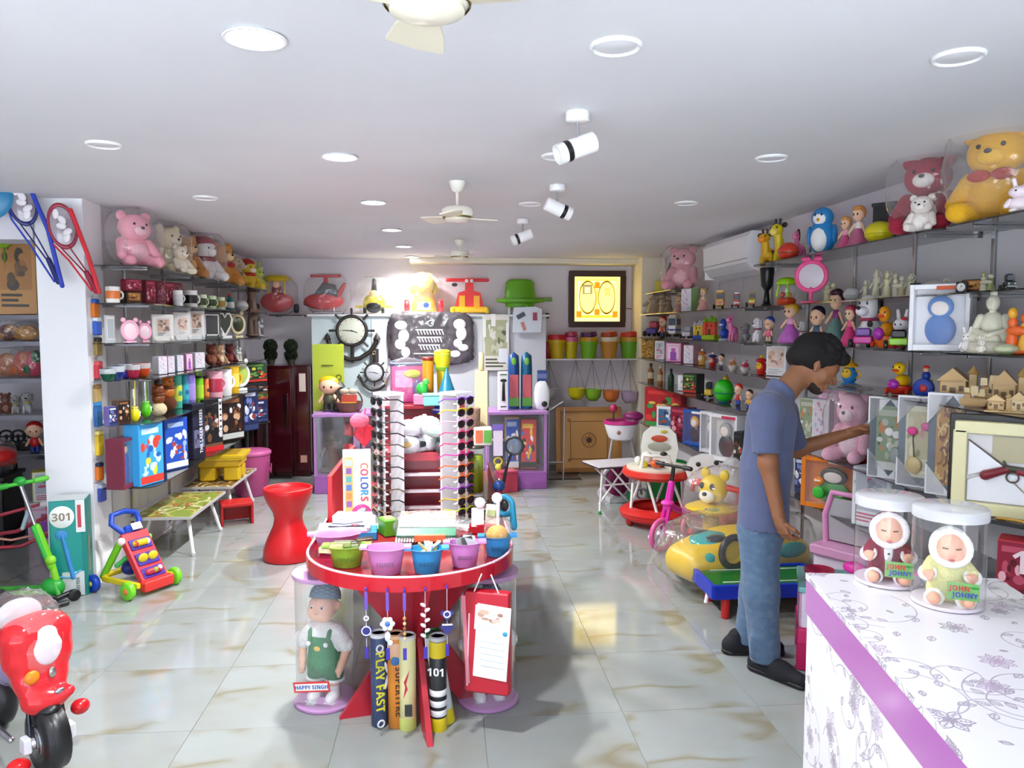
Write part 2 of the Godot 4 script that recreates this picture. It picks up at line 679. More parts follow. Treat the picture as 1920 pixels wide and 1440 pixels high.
# ---------------------------------------------------------------- textures
func textures():
	var fz := noise_image(0.09, 128, 3)
	fz.bump_map_to_normal_map(6.0)
	fuzz = ImageTexture.create_from_image(fz)
	var cr := noise_image(0.02, 256, 2, FastNoiseLite.TYPE_CELLULAR, 17)
	cr.bump_map_to_normal_map(9.0)
	crumple = ImageTexture.create_from_image(cr)
	# polished marble tile: pale grey with sandy veins
	var n := 768
	var a := noise_image(0.0035, n, 4, FastNoiseLite.TYPE_SIMPLEX_SMOOTH, 11)
	var b := noise_image(0.0022, n, 5, FastNoiseLite.TYPE_PERLIN, 29)
	var c := noise_image(0.005, n, 4, FastNoiseLite.TYPE_SIMPLEX_SMOOTH, 5)
	var da := a.get_data()
	var db := b.get_data()
	var dc := c.get_data()
	var outp := PackedByteArray()
	outp.resize(n * n * 3)
	var base := Vector3(0.605, 0.622, 0.612)
	var vein := Vector3(0.50, 0.455, 0.35)
	for k in n * n:
		var y := k / n
		var ridge := 1.0 - absf(db[k] / 127.5 - 1.0 + 0.25 * (da[k] / 127.5 - 1.0)) * 4.2
		var v := maxf(0.0, ridge) * clampf(dc[k] / 100.0 - 0.6, 0.0, 1.0) * 0.8
		var w := clampf(da[k] / 255.0 - 0.42, 0.0, 0.4) * 0.55
		var col := base.lerp(vein, clampf(v * v + w * 0.6, 0.0, 0.9)) * (0.97 + 0.05 * dc[k] / 255.0)
		outp[k * 3] = int(col.x * 255)
		outp[k * 3 + 1] = int(col.y * 255)
		outp[k * 3 + 2] = int(col.z * 255)
	var m := StandardMaterial3D.new()
	m.resource_name = "polished_marble_tile"
	m.albedo_texture = ImageTexture.create_from_image(Image.create_from_data(n, n, false, Image.FORMAT_RGB8, outp))
	m.roughness = 0.07
	mats["@marble"] = m
	# white laminate with a grey and lilac line drawing of scrolls and flowers
	var im := Image.create(1024, 1024, false, Image.FORMAT_RGB8)
	im.fill(Color(0.93, 0.92, 0.94))
	var r := RandomNumberGenerator.new()
	r.seed = 21
	for k in 26:
		flower(im, r, Vector2(r.randf() * 1024, r.randf() * 1024), r.randf_range(24, 54))
	for k in 34:
		scroll(im, r)
	for k in 36:
		var p := Vector2(r.randf() * 1024, r.randf() * 1024)
		leaf(im, p, r.randf() * TAU, r.randf_range(18, 40), Color(0.68, 0.64, 0.7))
	m = StandardMaterial3D.new()
	m.resource_name = "flower_print_laminate"
	m.albedo_texture = ImageTexture.create_from_image(im)
	m.roughness = 0.2
	mats["@laminate"] = m
	# brushed and streaked paint for walls
	var p := noise_image(0.004, 256, 4)
	var g := Image.create(256, 256, false, Image.FORMAT_RGB8)
	for y in 256:
		for x in 256:
			var q := 0.95 + 0.05 * p.get_pixel(x, y).r
			g.set_pixel(x, y, Color(q, q, q))
	for w in [["@wall", "e9e3ea", 0.8], ["@ceiling", "e6e6ea", 0.85], ["@panel", "d3d2d6", 0.45], ["@cream", "efe6cf", 0.7]]:
		m = StandardMaterial3D.new()
		m.resource_name = "paint" + w[0].substr(1)
		m.albedo_color = Color(w[1])
		m.albedo_texture = ImageTexture.create_from_image(g) if w[0] == "@wall" else mats["@wall"].albedo_texture
		m.uv1_triplanar = true
		m.uv1_world_triplanar = true
		m.uv1_scale = Vector3(0.4, 0.4, 0.4)
		m.roughness = w[2]
		mats[w[0]] = m
	# smoky shelf glass
	m = StandardMaterial3D.new()
	m.resource_name = "smoked_shelf_glass"
	m.albedo_color = Color(0.16, 0.18, 0.165, 0.55)
	m.transparency = BaseMaterial3D.TRANSPARENCY_ALPHA
	m.roughness = 0.06
	mats["@shelf"] = m
	for e in [["@lamp", "ffffff", 9.0], ["@glow", "ffffff", 3.0]]:
		m = StandardMaterial3D.new()
		m.resource_name = e[0].substr(1) + "_glow"
		m.albedo_color = Color(e[1])
		m.emission_enabled = true
		m.emission = Color(e[1])
		m.emission_energy_multiplier = e[2]
		mats[e[0]] = m
	var cp := Image.create(64, 64, false, Image.FORMAT_RGB8)
	cp.fill(Color("5a7488"))
	for k in 64:
		for d in [0, 8, 16, 24, 32, 40, 48, 56]:
			cp.set_pixel(k, (k + d) % 64, Color("a8b8c4"))
			cp.set_pixel(k, (64 - k + d) % 64, Color("3a5468"))
	m = StandardMaterial3D.new()
	m.resource_name = "checked_cloth"
	m.albedo_texture = ImageTexture.create_from_image(cp)
	m.roughness = 0.95
	mats["@cap"] = m
	for e in [["@denim", 0.03, "4c6480", 0.95], ["@jersey", 0.02, "575f80", 0.95]]:
		var w := noise_image(e[1], 256, 5, FastNoiseLite.TYPE_SIMPLEX_SMOOTH, 8)
		var cl := Image.create(256, 256, false, Image.FORMAT_RGB8)
		for yy in 256:
			for xx in 256:
				var f := w.get_pixel(xx, yy).r
				cl.set_pixel(xx, yy, Color(e[2]).lerp(Color("a8b8c4") if e[0] == "@denim" else Color("6a7090"), clampf(f - 0.4, 0, 0.6) * 0.5 + 0.06 * ((xx + yy) % 2)))
		m = StandardMaterial3D.new()
		m.resource_name = e[0].substr(1)
		m.albedo_texture = ImageTexture.create_from_image(cl)
		m.uv1_triplanar = true
		m.uv1_scale = Vector3(2.5, 2.5, 2.5)
		m.roughness = e[3]
		m.rim_enabled = true
		m.rim = 0.3
		mats[e[0]] = m
	cards()

func dab(im: Image, p: Vector2, w: int, c: Color):
	im.fill_rect(Rect2i(posmod(int(p.x), 1022), posmod(int(p.y), 1022), w, w), c)
func stroke(im: Image, pts: Array, w: int, c: Color):
	for k in pts.size() - 1:
		var d: float = pts[k].distance_to(pts[k + 1])
		for i in int(d) + 1: dab(im, pts[k].lerp(pts[k + 1], i / maxf(d, 1.0)), w, c)
func leaf(im: Image, p: Vector2, a: float, l: float, c: Color):
	var u := Vector2.from_angle(a)
	var s := u.orthogonal()
	for sg in [-1, 1]:
		var pts := []
		for k in 9: pts.append(p + u * l * k / 8.0 + s * sg * sin(PI * k / 8.0) * l * 0.26)
		stroke(im, pts, 3, c)
	stroke(im, [p, p + u * l * 0.85], 2, c)
	for k in 4:
		var q := p + u * l * (0.2 + 0.18 * k)
		stroke(im, [q, q + (u + s) * l * 0.11], 2, c)
		stroke(im, [q, q + (u - s) * l * 0.11], 2, c)
func flower(im: Image, r, p: Vector2, l: float):
	var n: int = r.randi_range(5, 8)
	var a: float = r.randf() * TAU
	var c := Color(0.66, 0.61, 0.68) if r.randf() < 0.7 else Color(0.76, 0.68, 0.78)
	for k in n: leaf(im, p, a + TAU * k / n, l, c)
	for k in 10: dab(im, p + Vector2.from_angle(TAU * k / 10.0) * l * 0.16, 3, c)
func scroll(im: Image, r):
	var p := Vector2(r.randf() * 1024, r.randf() * 1024)
	var a: float = r.randf() * TAU
	var turn: float = r.randf_range(0.012, 0.03) * (1 if r.randf() < 0.5 else -1)
	var pts := [p]
	for k in 130:
		p += Vector2.from_angle(a) * 3.4
		a += turn * (1.0 + k * 0.016)
		pts.append(p)
		if k % 34 == 20: leaf(im, p, a + 0.8 * signf(turn), 34, Color(0.7, 0.66, 0.72))
	stroke(im, pts, 3, Color(0.72, 0.68, 0.74))

func cards():
	var k := 0
	for line in CARDS.split("\n", false):
		var w := line.split("|")
		k += 1
		card(w[0], w[2], w[1], 100 + k * 7)

# ---------------------------------------------------------------- the room
func at(x, y, z) -> Transform3D:
	return Transform3D(Basis(), Vector3(x, y, z))
func room():
	var fl := struct("floor", m_box(Vector3(7.8, 0.2, 11.0), 0), mat("a6a294m"), at(-1.3, -0.104, -3.65), "polished grey marble tile floor with sandy veins")
	var kinds := []
	for k in 8:
		var t := m_box(Vector3(0.5985, 0.008, 0.5985), 0.0006, 1.5)
		var ar := t.surface_get_arrays(0)
		var uv: PackedVector2Array = ar[Mesh.ARRAY_TEX_UV]
		for i in uv.size(): uv[i] = Vector2(0.5, 1.0) * (uv[i] if k % 2 == 0 else -uv[i]) + Vector2(0.37 * k, 0.61 * k)
		kinds.append(mk(ar[Mesh.ARRAY_VERTEX], ar[Mesh.ARRAY_NORMAL], uv, ar[Mesh.ARRAY_INDEX]))
	for zi in 18:
		for xi in 13:
			var x := 2.25 - 0.6 * xi
			var z := -8.85 + 0.6 * zi
			if x < -2.6 and z < -7.0: continue
			mesh_node("tile", kinds[rng.randi() % 8], mat("@marble"), fl, at(x + 1.3, 0.1 + rng.randf_range(-0.0003, 0.0003), z + 3.65))
	struct("ceiling", m_box(Vector3(8.0, 0.2, 11.4), 0), mat("@ceiling"), at(-1.3, 2.55, -3.7), "flat pale grey plaster ceiling with round recessed lamps")
	struct("wall_back", m_box(Vector3(5.2, 2.6, 0.15), 0), mat("@wall"), at(0.15, 1.25, -9.225), "pale lilac back wall of the shop")
	var wr := struct("wall_right", m_box(Vector3(0.15, 2.6, 11.2), 0), mat("@wall"), at(2.595, 1.25, -3.7), "pale right wall behind the glass shelves")
	var wl := struct("wall_left", m_box(Vector3(0.12, 2.6, 3.85), 0), mat("@wall"), at(-2.325, 1.25, -7.255), "pale left wall behind the glass shelves")
	struct("wall_alcove", m_box(Vector3(2.9, 2.6, 0.12), 0), mat("@wall"), at(-3.8, 1.25, -7.0), "pale wall at the back of the side alcove")
	struct("wall_alcove_side", m_box(Vector3(0.12, 2.6, 9.0), 0), mat("@wall"), at(-5.2, 1.25, -2.6), "pale side wall of the alcove")
	struct("wall_front", m_box(Vector3(8.0, 0.25, 0.15), 0), mat("@wall"), at(-1.3, 2.33, 1.85), "lintel over the open shop front")
	struct("wall_front_post", m_box(Vector3(0.3, 2.6, 0.15), 0), mat("@wall"), at(2.4, 1.25, 1.85), "post beside the open shop front")
	struct("wall_front_post", m_box(Vector3(1.6, 2.6, 0.15), 0), mat("@wall"), at(-4.5, 1.25, 1.85), "wide post beside the open shop front")
	struct("ground_outside", m_box(Vector3(40, 0.2, 20), 0), mat("d4d8dcm"), at(-1, -0.3, 12.1), "pale pavement outside the shop front")
	struct("pillar_left", m_box(Vector3(0.29, 2.5, 0.26), 0.004), mat("f4f4f6m"), at(-2.385, 1.23, -5.18), "bright white square pillar at the left")
	struct("beam_left", m_box(Vector3(2.6, 0.27, 0.26), 0.004), mat("@wall"), at(-3.84, 2.33, -5.18), "pale beam over the alcove opening beside the pillar")
	struct("pillar_right", m_box(Vector3(0.28, 2.5, 0.5), 0.004), mat("@cream"), at(2.37, 1.23, -8.9), "cream corner pier beside the glowing picture")
	struct("trim_beam", m_box(Vector3(3.0, 0.06, 0.3), 0.004), mat("@cream"), at(1.1, 2.42, -9.0), "shallow cream beam along the top of the back wall")
	for k in 11:
		mesh_node("panel", m_box(Vector3(0.012, 2.2, 0.594), 0.003), mat("@panel"), wr, at(-0.08, -0.12, 3.0 - 0.6 * k + 0.05))
	for k in 10:
		mesh_node("upright", m_box(Vector3(0.016, 2.15, 0.024), 0.002), mat("9a9a9cc"), wr, at(-0.092, -0.1, 3.35 - 0.6 * k))
	for k in 6:
		mesh_node("panel", m_box(Vector3(0.012, 2.2, 0.594), 0.003), mat("@panel"), wl, at(0.065, -0.12, 1.6 - 0.6 * k))
	for k in 5:
		mesh_node("upright", m_box(Vector3(0.016, 2.15, 0.024), 0.002), mat("9a9a9cc"), wl, at(0.077, -0.1, 1.6 - 0.75 * k))

# ---------------------------------------------------------------- ceiling
func ceiling_things():
	var spots := [Vector2(-0.517, -2.231), Vector2(-0.485, -3.704), Vector2(-0.45, -5.009), Vector2(-0.43, -6.387), Vector2(-0.4, -7.649), Vector2(-0.37, -8.75)]
	var words := ["lit round ceiling lamp nearest the shop front", "second lit ceiling lamp of the row, beyond the nearest", "third lit ceiling lamp of the row", "fourth lit ceiling lamp of the row", "fifth lit ceiling lamp of the row", "sixth lit ceiling lamp, the farthest, over the back shelf"]
	for k in spots.size():
		var o := thing("ceiling_lamp", "ceiling lamp", words[k], Vector3(spots[k].x, 2.45, spots[k].y), 0, "row of lit ceiling lamps")
		parts(o, "rim|l|0 -.008 0 .074 .008 .08 .004 .086 .0 .084 -.003 .078 -.003 .074 0 .074 .008|f4f4f4;diffuser|l|0 -.006 0 0 -.004 .06 -.004 .076 .002 0 .004|@lamp")
		var l := SpotLight3D.new()
		l.name = "lamp_light_%d" % k
		l.light_energy = 8.0 if k < 5 else 4.0
		l.light_color = Color(0.98, 0.99, 1.0)
		l.spot_angle = 80
		l.spot_attenuation = 0.6
		l.spot_range = 12
		l.light_size = 0.06
		l.shadow_enabled = true
		add_child(l)
		l.position = Vector3(spots[k].x, 2.436, spots[k].y)
		l.rotation_degrees.x = -90
	var rings := [Vector2(0.487, -2.213), Vector2(1.512, -2.21), Vector2(1.533, -3.564), Vector2(-1.478, -3.56), Vector2(-1.463, -4.936), Vector2(1.542, -4.879), Vector2(0.524, -3.617), Vector2(0.55, -5.0)]
	var says := ["unlit white ceiling lamp ring in front of the white fan", "unlit ceiling lamp ring near the golden plush", "unlit ceiling lamp ring over the standing man", "unlit ceiling lamp ring above the left pillar", "faint unlit ceiling lamp ring above the pink plush", "small unlit ceiling lamp ring before the air conditioner", "unlit ceiling lamp ring behind the nearest track spot", "unlit ceiling lamp ring behind the second spot lamp"]
	for k in rings.size():
		put("recessed_lamp", "ceiling lamp", says[k], Vector3(rings[k].x, 2.45, rings[k].y), 0, "rim|l|0 -.01 0 .06 .008 .063 .002 .068 0 .075 .006 .074 .01 .06 .01|f6f6f6;lens|c|0 -.004 0 .061 .061 .004|e8e8ec", Vector3.ONE, "unlit recessed ceiling lamps")
	var tr := [[Vector3(0.494, 2.45, -2.89), -50.0, "nearest white spot lamp on the ceiling, aimed left"], [Vector3(0.631, 2.45, -4.347), 130.0, "middle white spot lamp on the ceiling, aimed right"], [Vector3(0.573, 2.45, -5.715), -60.0, "farthest white spot lamp on the ceiling, the smallest"]]
	for t in tr:
		put("spot_lamp", "spot lamp", t[2], t[0], t[1] - 30, "base|c|0 -.035 0 .045 .045 .036|f7f7f7;stem|k|0 -.11 0 0 -.03 0 .006 .006|c8c8ccc;head|l|0 -.13 0 0 -.075 .03 -.075 .038 -.07 .038 .03 .036 .03|fafafa|112 0 0;ring|l|.0 -.13 0 .0385 .035 .0395 .035 .0395 .052 .0385 .052|161616|112 0 0;lens|l|0 -.13 0 .0385 .052 .038 .085 .034 .085 .03 .06 0 .058|f0f0f0|112 0 0", Vector3.ONE, "ceiling spot lamps")
	var fans := [[Vector3(-0.03, 2.45, -1.47), 98.0, "white ceiling fan cut off by the top of the picture", 0.225], [Vector3(0.07, 2.45, -4.29), 20.0, "small white ceiling fan in the middle of the shop", 0.215], [Vector3(0.13, 2.45, -7.1), 50.0, "farthest white ceiling fan near the back wall", 0.175]]
	for f in fans:
		var o := thing("ceiling_fan", "ceiling fan", f[2], f[0], f[1], "white ceiling fans")
		var z: float = -f[3]
		parts(o, "canopy|l|0 -.06 0 .012 0 .03 .01 .045 .05 .045 .06|f3efe2;rod|k|0 %f 0 0 -.05 0 .009 .009|eee9da" % (z + 0.05))
		parts(o, "motor|l|0 %f 0 0 0 .05 .003 .078 .02 .088 .034 .09 .06 .078 .075 .03 .08 0 .08|f5f1e4g;band|l|0 %f 0 .079 .0 .082 .003 .083 .008 .08 .012|a59a5cc;lid|l|0 %f 0 0 -.012 .045 -.008 .07 .002 .07 .01|f0ead6g" % [z, z + 0.015, z + 0.004])
		for b in 3:
			var bl := m_slab(PackedVector2Array([Vector2(0.06, -0.03), Vector2(0.13, -0.05), Vector2(0.215, -0.062), Vector2(0.228, 0.0), Vector2(0.215, 0.062), Vector2(0.13, 0.05), Vector2(0.06, 0.03)]), -0.003, 0.006)
			mesh_node("blade", bl, mat("e2dcc4"), o, Transform3D(Basis.from_euler(Vector3(0, TAU * b / 3.0, 0)) * Basis.from_euler(Vector3(-PI / 2 + 0.18, 0, 0)), Vector3(0, z + 0.02, 0)))

# ---------------------------------------------------------------- kinds of stock, one unit high, front towards +z; $0 $1 ... are colours
const KIT := {
"bear": "body|e|0 .28 0 .27 .28 .22|$0f;belly|e|0 .27 .09 .19 .2 .15|$1f;head|e|0 .71 .04 .26 .24 .22|$0f;muzzle|e|0 .65 .23 .12 .09 .08|$1f;nose|e|0 .69 .31 .035 .026 .02|2a1a14g;eye|e|-.1 .76 .235 .024 .026 .018|101010g;eye|e|.1 .76 .235 .024 .026 .018|101010g;ear|e|-.2 .91 .02 .09 .09 .05|$0f;ear|e|.2 .91 .02 .09 .09 .05|$0f;arm|k|-.22 .44 .04 -.3 .2 .2 .09 .08|$0f;arm|k|.22 .44 .04 .3 .2 .2 .09 .08|$0f;leg|k|-.15 .11 .08 -.23 .1 .34 .1 .1|$0f;leg|k|.15 .11 .08 .23 .1 .34 .1 .1|$0f",
"bearbow": "body|e|0 .28 0 .27 .28 .22|$0f;head|e|0 .71 .04 .25 .23 .22|$0f;muzzle|e|0 .65 .23 .12 .09 .09|$1f;nose|e|0 .69 .32 .035 .026 .02|2a1a14g;eye|e|-.1 .76 .235 .024 .026 .018|101010g;eye|e|.1 .76 .235 .024 .026 .018|101010g;ear|e|-.2 .91 .02 .09 .09 .05|$0f;ear|e|.2 .91 .02 .09 .09 .05|$0f;bow|e|-.1 .47 .2 .1 .06 .04|$2f;bow|e|.1 .47 .2 .1 .06 .04|$2f;arm|k|-.22 .44 .04 -.3 .2 .2 .09 .08|$0f;arm|k|.22 .44 .04 .3 .2 .2 .09 .08|$0f;leg|k|-.15 .11 .08 -.23 .1 .34 .1 .1|$0f;leg|k|.15 .11 .08 .23 .1 .34 .1 .1|$0f",
"bearhat": "body|e|0 .28 0 .26 .28 .22|$0f;head|e|0 .66 .04 .24 .22 .21|$0f;muzzle|e|0 .6 .22 .11 .08 .08|$1f;eye|e|-.09 .7 .225 .024 .026 .018|101010g;eye|e|.09 .7 .225 .024 .026 .018|101010g;cap|e|0 .84 -.01 .24 .14 .22|$2f;pompom|e|.16 .93 .02 .07 .07 .07|$1f;scarf|t|0 .47 .02 .19 .05|$2f|90 0 0;arm|k|-.22 .42 .04 -.3 .2 .2 .09 .08|$0f;arm|k|.22 .42 .04 .3 .2 .2 .09 .08|$0f;leg|k|-.15 .11 .08 -.23 .1 .34 .1 .1|$0f;leg|k|.15 .11 .08 .23 .1 .34 .1 .1|$0f",
"rabbit": "body|e|0 .24 0 .2 .24 .18|$0;head|e|0 .58 .03 .2 .18 .17|$0;ear|k|-.08 .72 0 -.12 .94 0 .05 .045|$0;ear|k|.08 .72 0 .12 .94 0 .05 .045|$0;eye|e|-.07 .6 .19 .02 .025 .015|181818g;eye|e|.07 .6 .19 .02 .025 .015|181818g;bow|e|.1 .74 .1 .08 .05 .04|$1;arm|k|-.17 .34 .05 -.22 .2 .12 .06 .055|$0;arm|k|.17 .34 .05 .22 .2 .12 .06 .055|$0;foot|e|-.1 .06 .14 .08 .06 .11|$1;foot|e|.1 .06 .14 .08 .06 .11|$1",
"doll": "skirt|l|0 0 0 0 0 .3 .02 .32 .06 .2 .3 .1 .46 .08 .48 0 .48|$0;torso|e|0 .52 0 .1 .13 .08|$1;neck|k|0 .6 0 0 .68 0 .04 .04|e8b796s;head|e|0 .8 0 .17 .17 .16|f0c3a2s;hair|e|0 .84 -.04 .19 .17 .17|$2;fringe|e|0 .93 .08 .14 .06 .09|$2;eye|e|-.06 .79 .15 .022 .03 .014|201818g;eye|e|.06 .79 .15 .022 .03 .014|201818g;arm|k|-.1 .58 0 -.24 .4 .06 .04 .03|f0c3a2s;arm|k|.1 .58 0 .24 .4 .06 .04 .03|f0c3a2s",
"boy": "leg|k|-.08 .06 0 -.08 .24 0 .07 .07|$1;leg|k|.08 .06 0 .08 .24 0 .07 .07|$1;torso|e|0 .36 0 .17 .17 .13|$0;arm|k|-.15 .44 0 -.26 .28 .06 .05 .045|f0c3a2s;arm|k|.15 .44 0 .26 .28 .06 .05 .045|f0c3a2s;head|e|0 .72 0 .27 .23 .22|f0c3a2s;hair|e|0 .82 -.05 .28 .18 .21|$2;eye|e|-.1 .7 .205 .03 .035 .015|201818g;eye|e|.1 .7 .205 .03 .035 .015|201818g;nose|e|0 .65 .22 .025 .02 .025|e8a888s;ear|e|-.27 .7 0 .04 .06 .04|f0c3a2s;ear|e|.27 .7 0 .04 .06 .04|f0c3a2s;foot|e|-.08 .03 .04 .08 .035 .11|303040;foot|e|.08 .03 .04 .08 .035 .11|303040",
"dog": "body|e|0 .28 -.05 .2 .26 .22|$0;head|e|0 .68 .03 .22 .22 .22|$0;snout|e|0 .62 .24 .12 .09 .16|$0;nose|e|0 .67 .38 .045 .035 .03|181818g;ear|e|-.21 .68 -.03 .05 .17 .09|$1;ear|e|.21 .68 -.03 .05 .17 .09|$1;eye|e|-.08 .75 .215 .024 .03 .015|101010g;eye|e|.08 .75 .215 .024 .03 .015|101010g;collar|t|0 .48 0 .15 .03|$2|90 0 0;leg|k|-.13 .06 .12 -.12 .3 .1 .07 .07|$0;leg|k|.13 .06 .12 .12 .3 .1 .07 .07|$0;spot|e|.1 .4 .13 .06 .06 .04|$1;tail|k|0 .1 -.25 .05 .3 -.36 .04 .025|$0",
"pony": "body|e|0 .36 -.05 .17 .17 .26|$0;neck|k|0 .42 .12 0 .66 .2 .11 .08|$0;head|e|0 .74 .26 .13 .12 .18|$0;mane|e|0 .78 .08 .06 .2 .12|$1;ear|c|-.07 .83 .2 .035 .005 .1|$0;ear|c|.07 .83 .2 .035 .005 .1|$0;eye|e|-.11 .76 .32 .02 .035 .025|181818g;eye|e|.11 .76 .32 .02 .035 .025|181818g;leg|c|-.09 0 .1 .06 .05 .3|$0;leg|c|.09 0 .1 .06 .05 .3|$0;leg|c|-.09 0 -.2 .06 .05 .3|$0;leg|c|.09 0 -.2 .06 .05 .3|$0;tail|k|0 .42 -.3 0 .16 -.4 .06 .04|$1",
"duck": "body|e|0 .3 -.05 .24 .24 .32|$0;head|e|0 .72 .06 .21 .22 .2|$0;bill|e|0 .68 .29 .12 .05 .12|$1;eye|e|-.1 .78 .23 .03 .035 .02|101010g;eye|e|.1 .78 .23 .03 .035 .02|101010g;wing|e|-.23 .32 -.08 .05 .13 .2|$0;wing|e|.23 .32 -.08 .05 .13 .2|$0;base|l|0 0 0 0 0 .3 0 .32 .05 .24 .1 0 .1|$1;tuft|k|0 .92 .02 0 1 -.03 .03 .015|$1",
"duckride": "body|e|0 .42 -.1 .2 .2 .34|$0;head|e|0 .8 .12 .19 .19 .19|$0;bill|e|0 .75 .32 .11 .04 .1|$1;eye|e|-.1 .84 .28 .028 .03 .02|101010g;eye|e|.1 .84 .28 .028 .03 .02|101010g;boat|l|0 .0 0 0 0 .25 .02 .38 .2 .38 .28 .34 .28 0 .24|$2;ball|e|0 .34 .42 .17 .15 .15|b030b0g;wheel|c|-.3 .1 .2 .1 .1 .06|$1|0 0 90;wheel|c|.36 .1 .2 .1 .1 .06|$1|0 0 90",
"car": "body|b|0 .32 0 .5 .34 1 .08|$0;cabin|b|0 .68 -.06 .42 .4 .54 .1|$1;windscreen|b|0 .68 .215 .36 .26 .02|303a44g;window|b|.212 .68 -.06 .01 .24 .4|303a44g;window|b|-.212 .68 -.06 .01 .24 .4|303a44g;wheel|c|.19 .17 .3 .17 .17 .12|181818|0 0 90;wheel|c|-.31 .17 .3 .17 .17 .12|181818|0 0 90;wheel|c|.19 .17 -.3 .17 .17 .12|181818|0 0 90;wheel|c|-.31 .17 -.3 .17 .17 .12|181818|0 0 90;wheel/hub|e|-.25 .17 .3 .08 .08 .08|d8d8d8c;headlamp|e|-.16 .36 .5 .06 .06 .03|f0f0d0g;headlamp|e|.16 .36 .5 .06 .06 .03|f0f0d0g;bumper|b|0 .22 .52 .48 .08 .06|$2",
"bus": "body|b|0 .55 0 .62 .76 1.3 .1|$0;stripe|b|0 .36 0 .64 .1 1.31|$1;window|b|.312 .7 0 .01 .26 1.05|303a44g;window|b|-.312 .7 0 .01 .26 1.05|303a44g;windscreen|b|0 .7 .652 .5 .3 .01|303a44g;roof|b|0 .95 0 .5 .1 1.1 .04|$2;wheel|c|.26 .16 .4 .16 .16 .1|181818|0 0 90;wheel|c|-.36 .16 .4 .16 .16 .1|181818|0 0 90;wheel|c|.26 .16 -.4 .16 .16 .1|181818|0 0 90;wheel|c|-.36 .16 -.4 .16 .16 .1|181818|0 0 90;headlamp|e|-.2 .3 .66 .06 .06 .03|f0f0d0g;headlamp|e|.2 .3 .66 .06 .06 .03|f0f0d0g",
"boat": "hull|l|0 0 0 0 0 .28 0 .5 .3 .52 .36 .46 .36 0 .3|$0;cabin|b|0 .48 -.1 .4 .34 .5 .05|$1;funnel|c|0 .64 -.15 .1 .1 .3|$2;band|c|0 .8 -.15 .105 .105 .06|f0f0f0;figure|e|0 .5 .28 .13 .17 .13|$2;figure/head|e|0 .74 .28 .11 .11 .11|f0c3a2s;rail|t|0 .4 0 .46 .02|f0f0f0|90 0 0",
"gift": "foot|e|0 .06 0 .3 .07 .25|$0;body|e|0 .36 0 .28 .3 .24|$0;face|e|0 .42 .18 .18 .17 .1|$1;lid|l|0 .62 0 .28 0 .3 .05 .2 .14 0 .18|$2;knob|e|0 .84 0 .09 .1 .09|$1;handle|t|.3 .4 0 .12 .03|$2;eye|e|-.07 .48 .27 .025 .03 .02|181818g;eye|e|.07 .48 .27 .025 .03 .02|181818g",
"castle": "base|b|0 .1 0 .9 .2 .6|$0;keep|b|0 .45 0 .44 .5 .36|$1;tower|c|-.34 .1 .14 .12 .11 .6|$1;tower|c|.34 .1 .14 .12 .11 .6|$1;spire|c|-.34 .7 .14 .15 .005 .24|$2;spire|c|.34 .7 .14 .15 .005 .24|$2;roof|c|0 .7 0 .28 .01 .3|$2;gate|b|0 .3 .185 .16 .24 .02|503018;window|b|-.13 .56 .185 .07 .09 .02|503018;window|b|.13 .56 .185 .07 .09 .02|503018",
"bottle": "body|l|0 0 0 0 0 .17 0 .19 .04 .19 .6 .1 .74 .08 .76 .08 .86 0 .86|$0;cap|c|0 .86 0 .09 .085 .14|$1;label|l|0 0 0 .192 .18 .194 .2 .194 .5 .192 .52|$2",
"mug": "cup|l|0 0 0 0 0 .36 0 .4 .04 .42 .96 .4 1 .37 .96 .35 .1 0 .08|$0;handle|t|.5 .5 0 .24 .06|$0;print|l|0 0 0 .422 .25 .424 .26 .426 .72 .424 .73|$1",
"bowl": "bowl|l|0 0 0 0 0 .3 0 .46 .12 .6 .5 .62 .96 .6 1 .57 .95 .44 .2 0 .1|$0g;rim|l|0 0 0 .61 .62 .63 .66 .63 .98 .6 1|dfe6e8h;foot|c|0 0 0 .25 .2 .06|$0g",
"tube": "body|c|0 0 0 .14 .14 .9|$0;lid|c|0 .88 0 .145 .13 .12|$1;label|l|0 0 0 .141 .2 .144 .22 .144 .62 .141 .64|$2;dot|e|0 .42 .14 .07 .08 .01|$1",
"flask": "body|c|0 0 0 .17 .17 .8|$0g;ear|k|-.07 .8 0 -.1 1 0 .04 .03|$0;ear|k|.07 .8 0 .1 1 0 .04 .03|$0;lid|c|0 .78 0 .175 .15 .08|$1;label|l|0 0 0 .171 .15 .174 .17 .174 .55 .171 .57|$2",
"strawcup": "ball|e|0 .18 0 .19 .18 .19|$0g;face|e|.1 .19 .13 .07 .07 .06|f4f4f0;pupil|e|.13 .19 .185 .03 .04 .02|181818g;cup|l|0 .3 0 .13 0 .13 .5 .12 .5 .12 .02|dfe8e4w;straw|k|.02 .4 0 .06 .98 0 .02 .02|$1;lid|c|0 .34 0 .14 .13 .03|$1",
"honeybear": "base|e|0 .16 0 .2 .17 .18|$0f;belly|e|0 .42 0 .15 .15 .14|$1;head|e|0 .64 0 .15 .14 .14|$1;cap|c|0 .76 0 .11 .08 .12|2c1c14;knob|e|0 .92 0 .05 .07 .05|2c1c14;ear|e|-.12 .75 0 .05 .05 .03|$1;ear|e|.12 .75 0 .05 .05 .03|$1;band|t|0 .53 0 .13 .03|6a2c10|90 0 0;eye|e|-.06 .67 .13 .02 .02 .015|101010g;eye|e|.06 .67 .13 .02 .02 .015|101010g",
"frame": "border|b|0 .5 0 1 1 .1 .03|$0;picture|b|0 .52 .052 .66 .7 .01|$1;mat|b|0 .52 .05 .76 .8 .006|f2f0ec;foot|b|0 .06 -.18 .24 .12 .3|$0;ornament|e|-.38 .1 .07 .1 .08 .05|$0;ornament|e|.38 .1 .07 .1 .08 .05|$0",
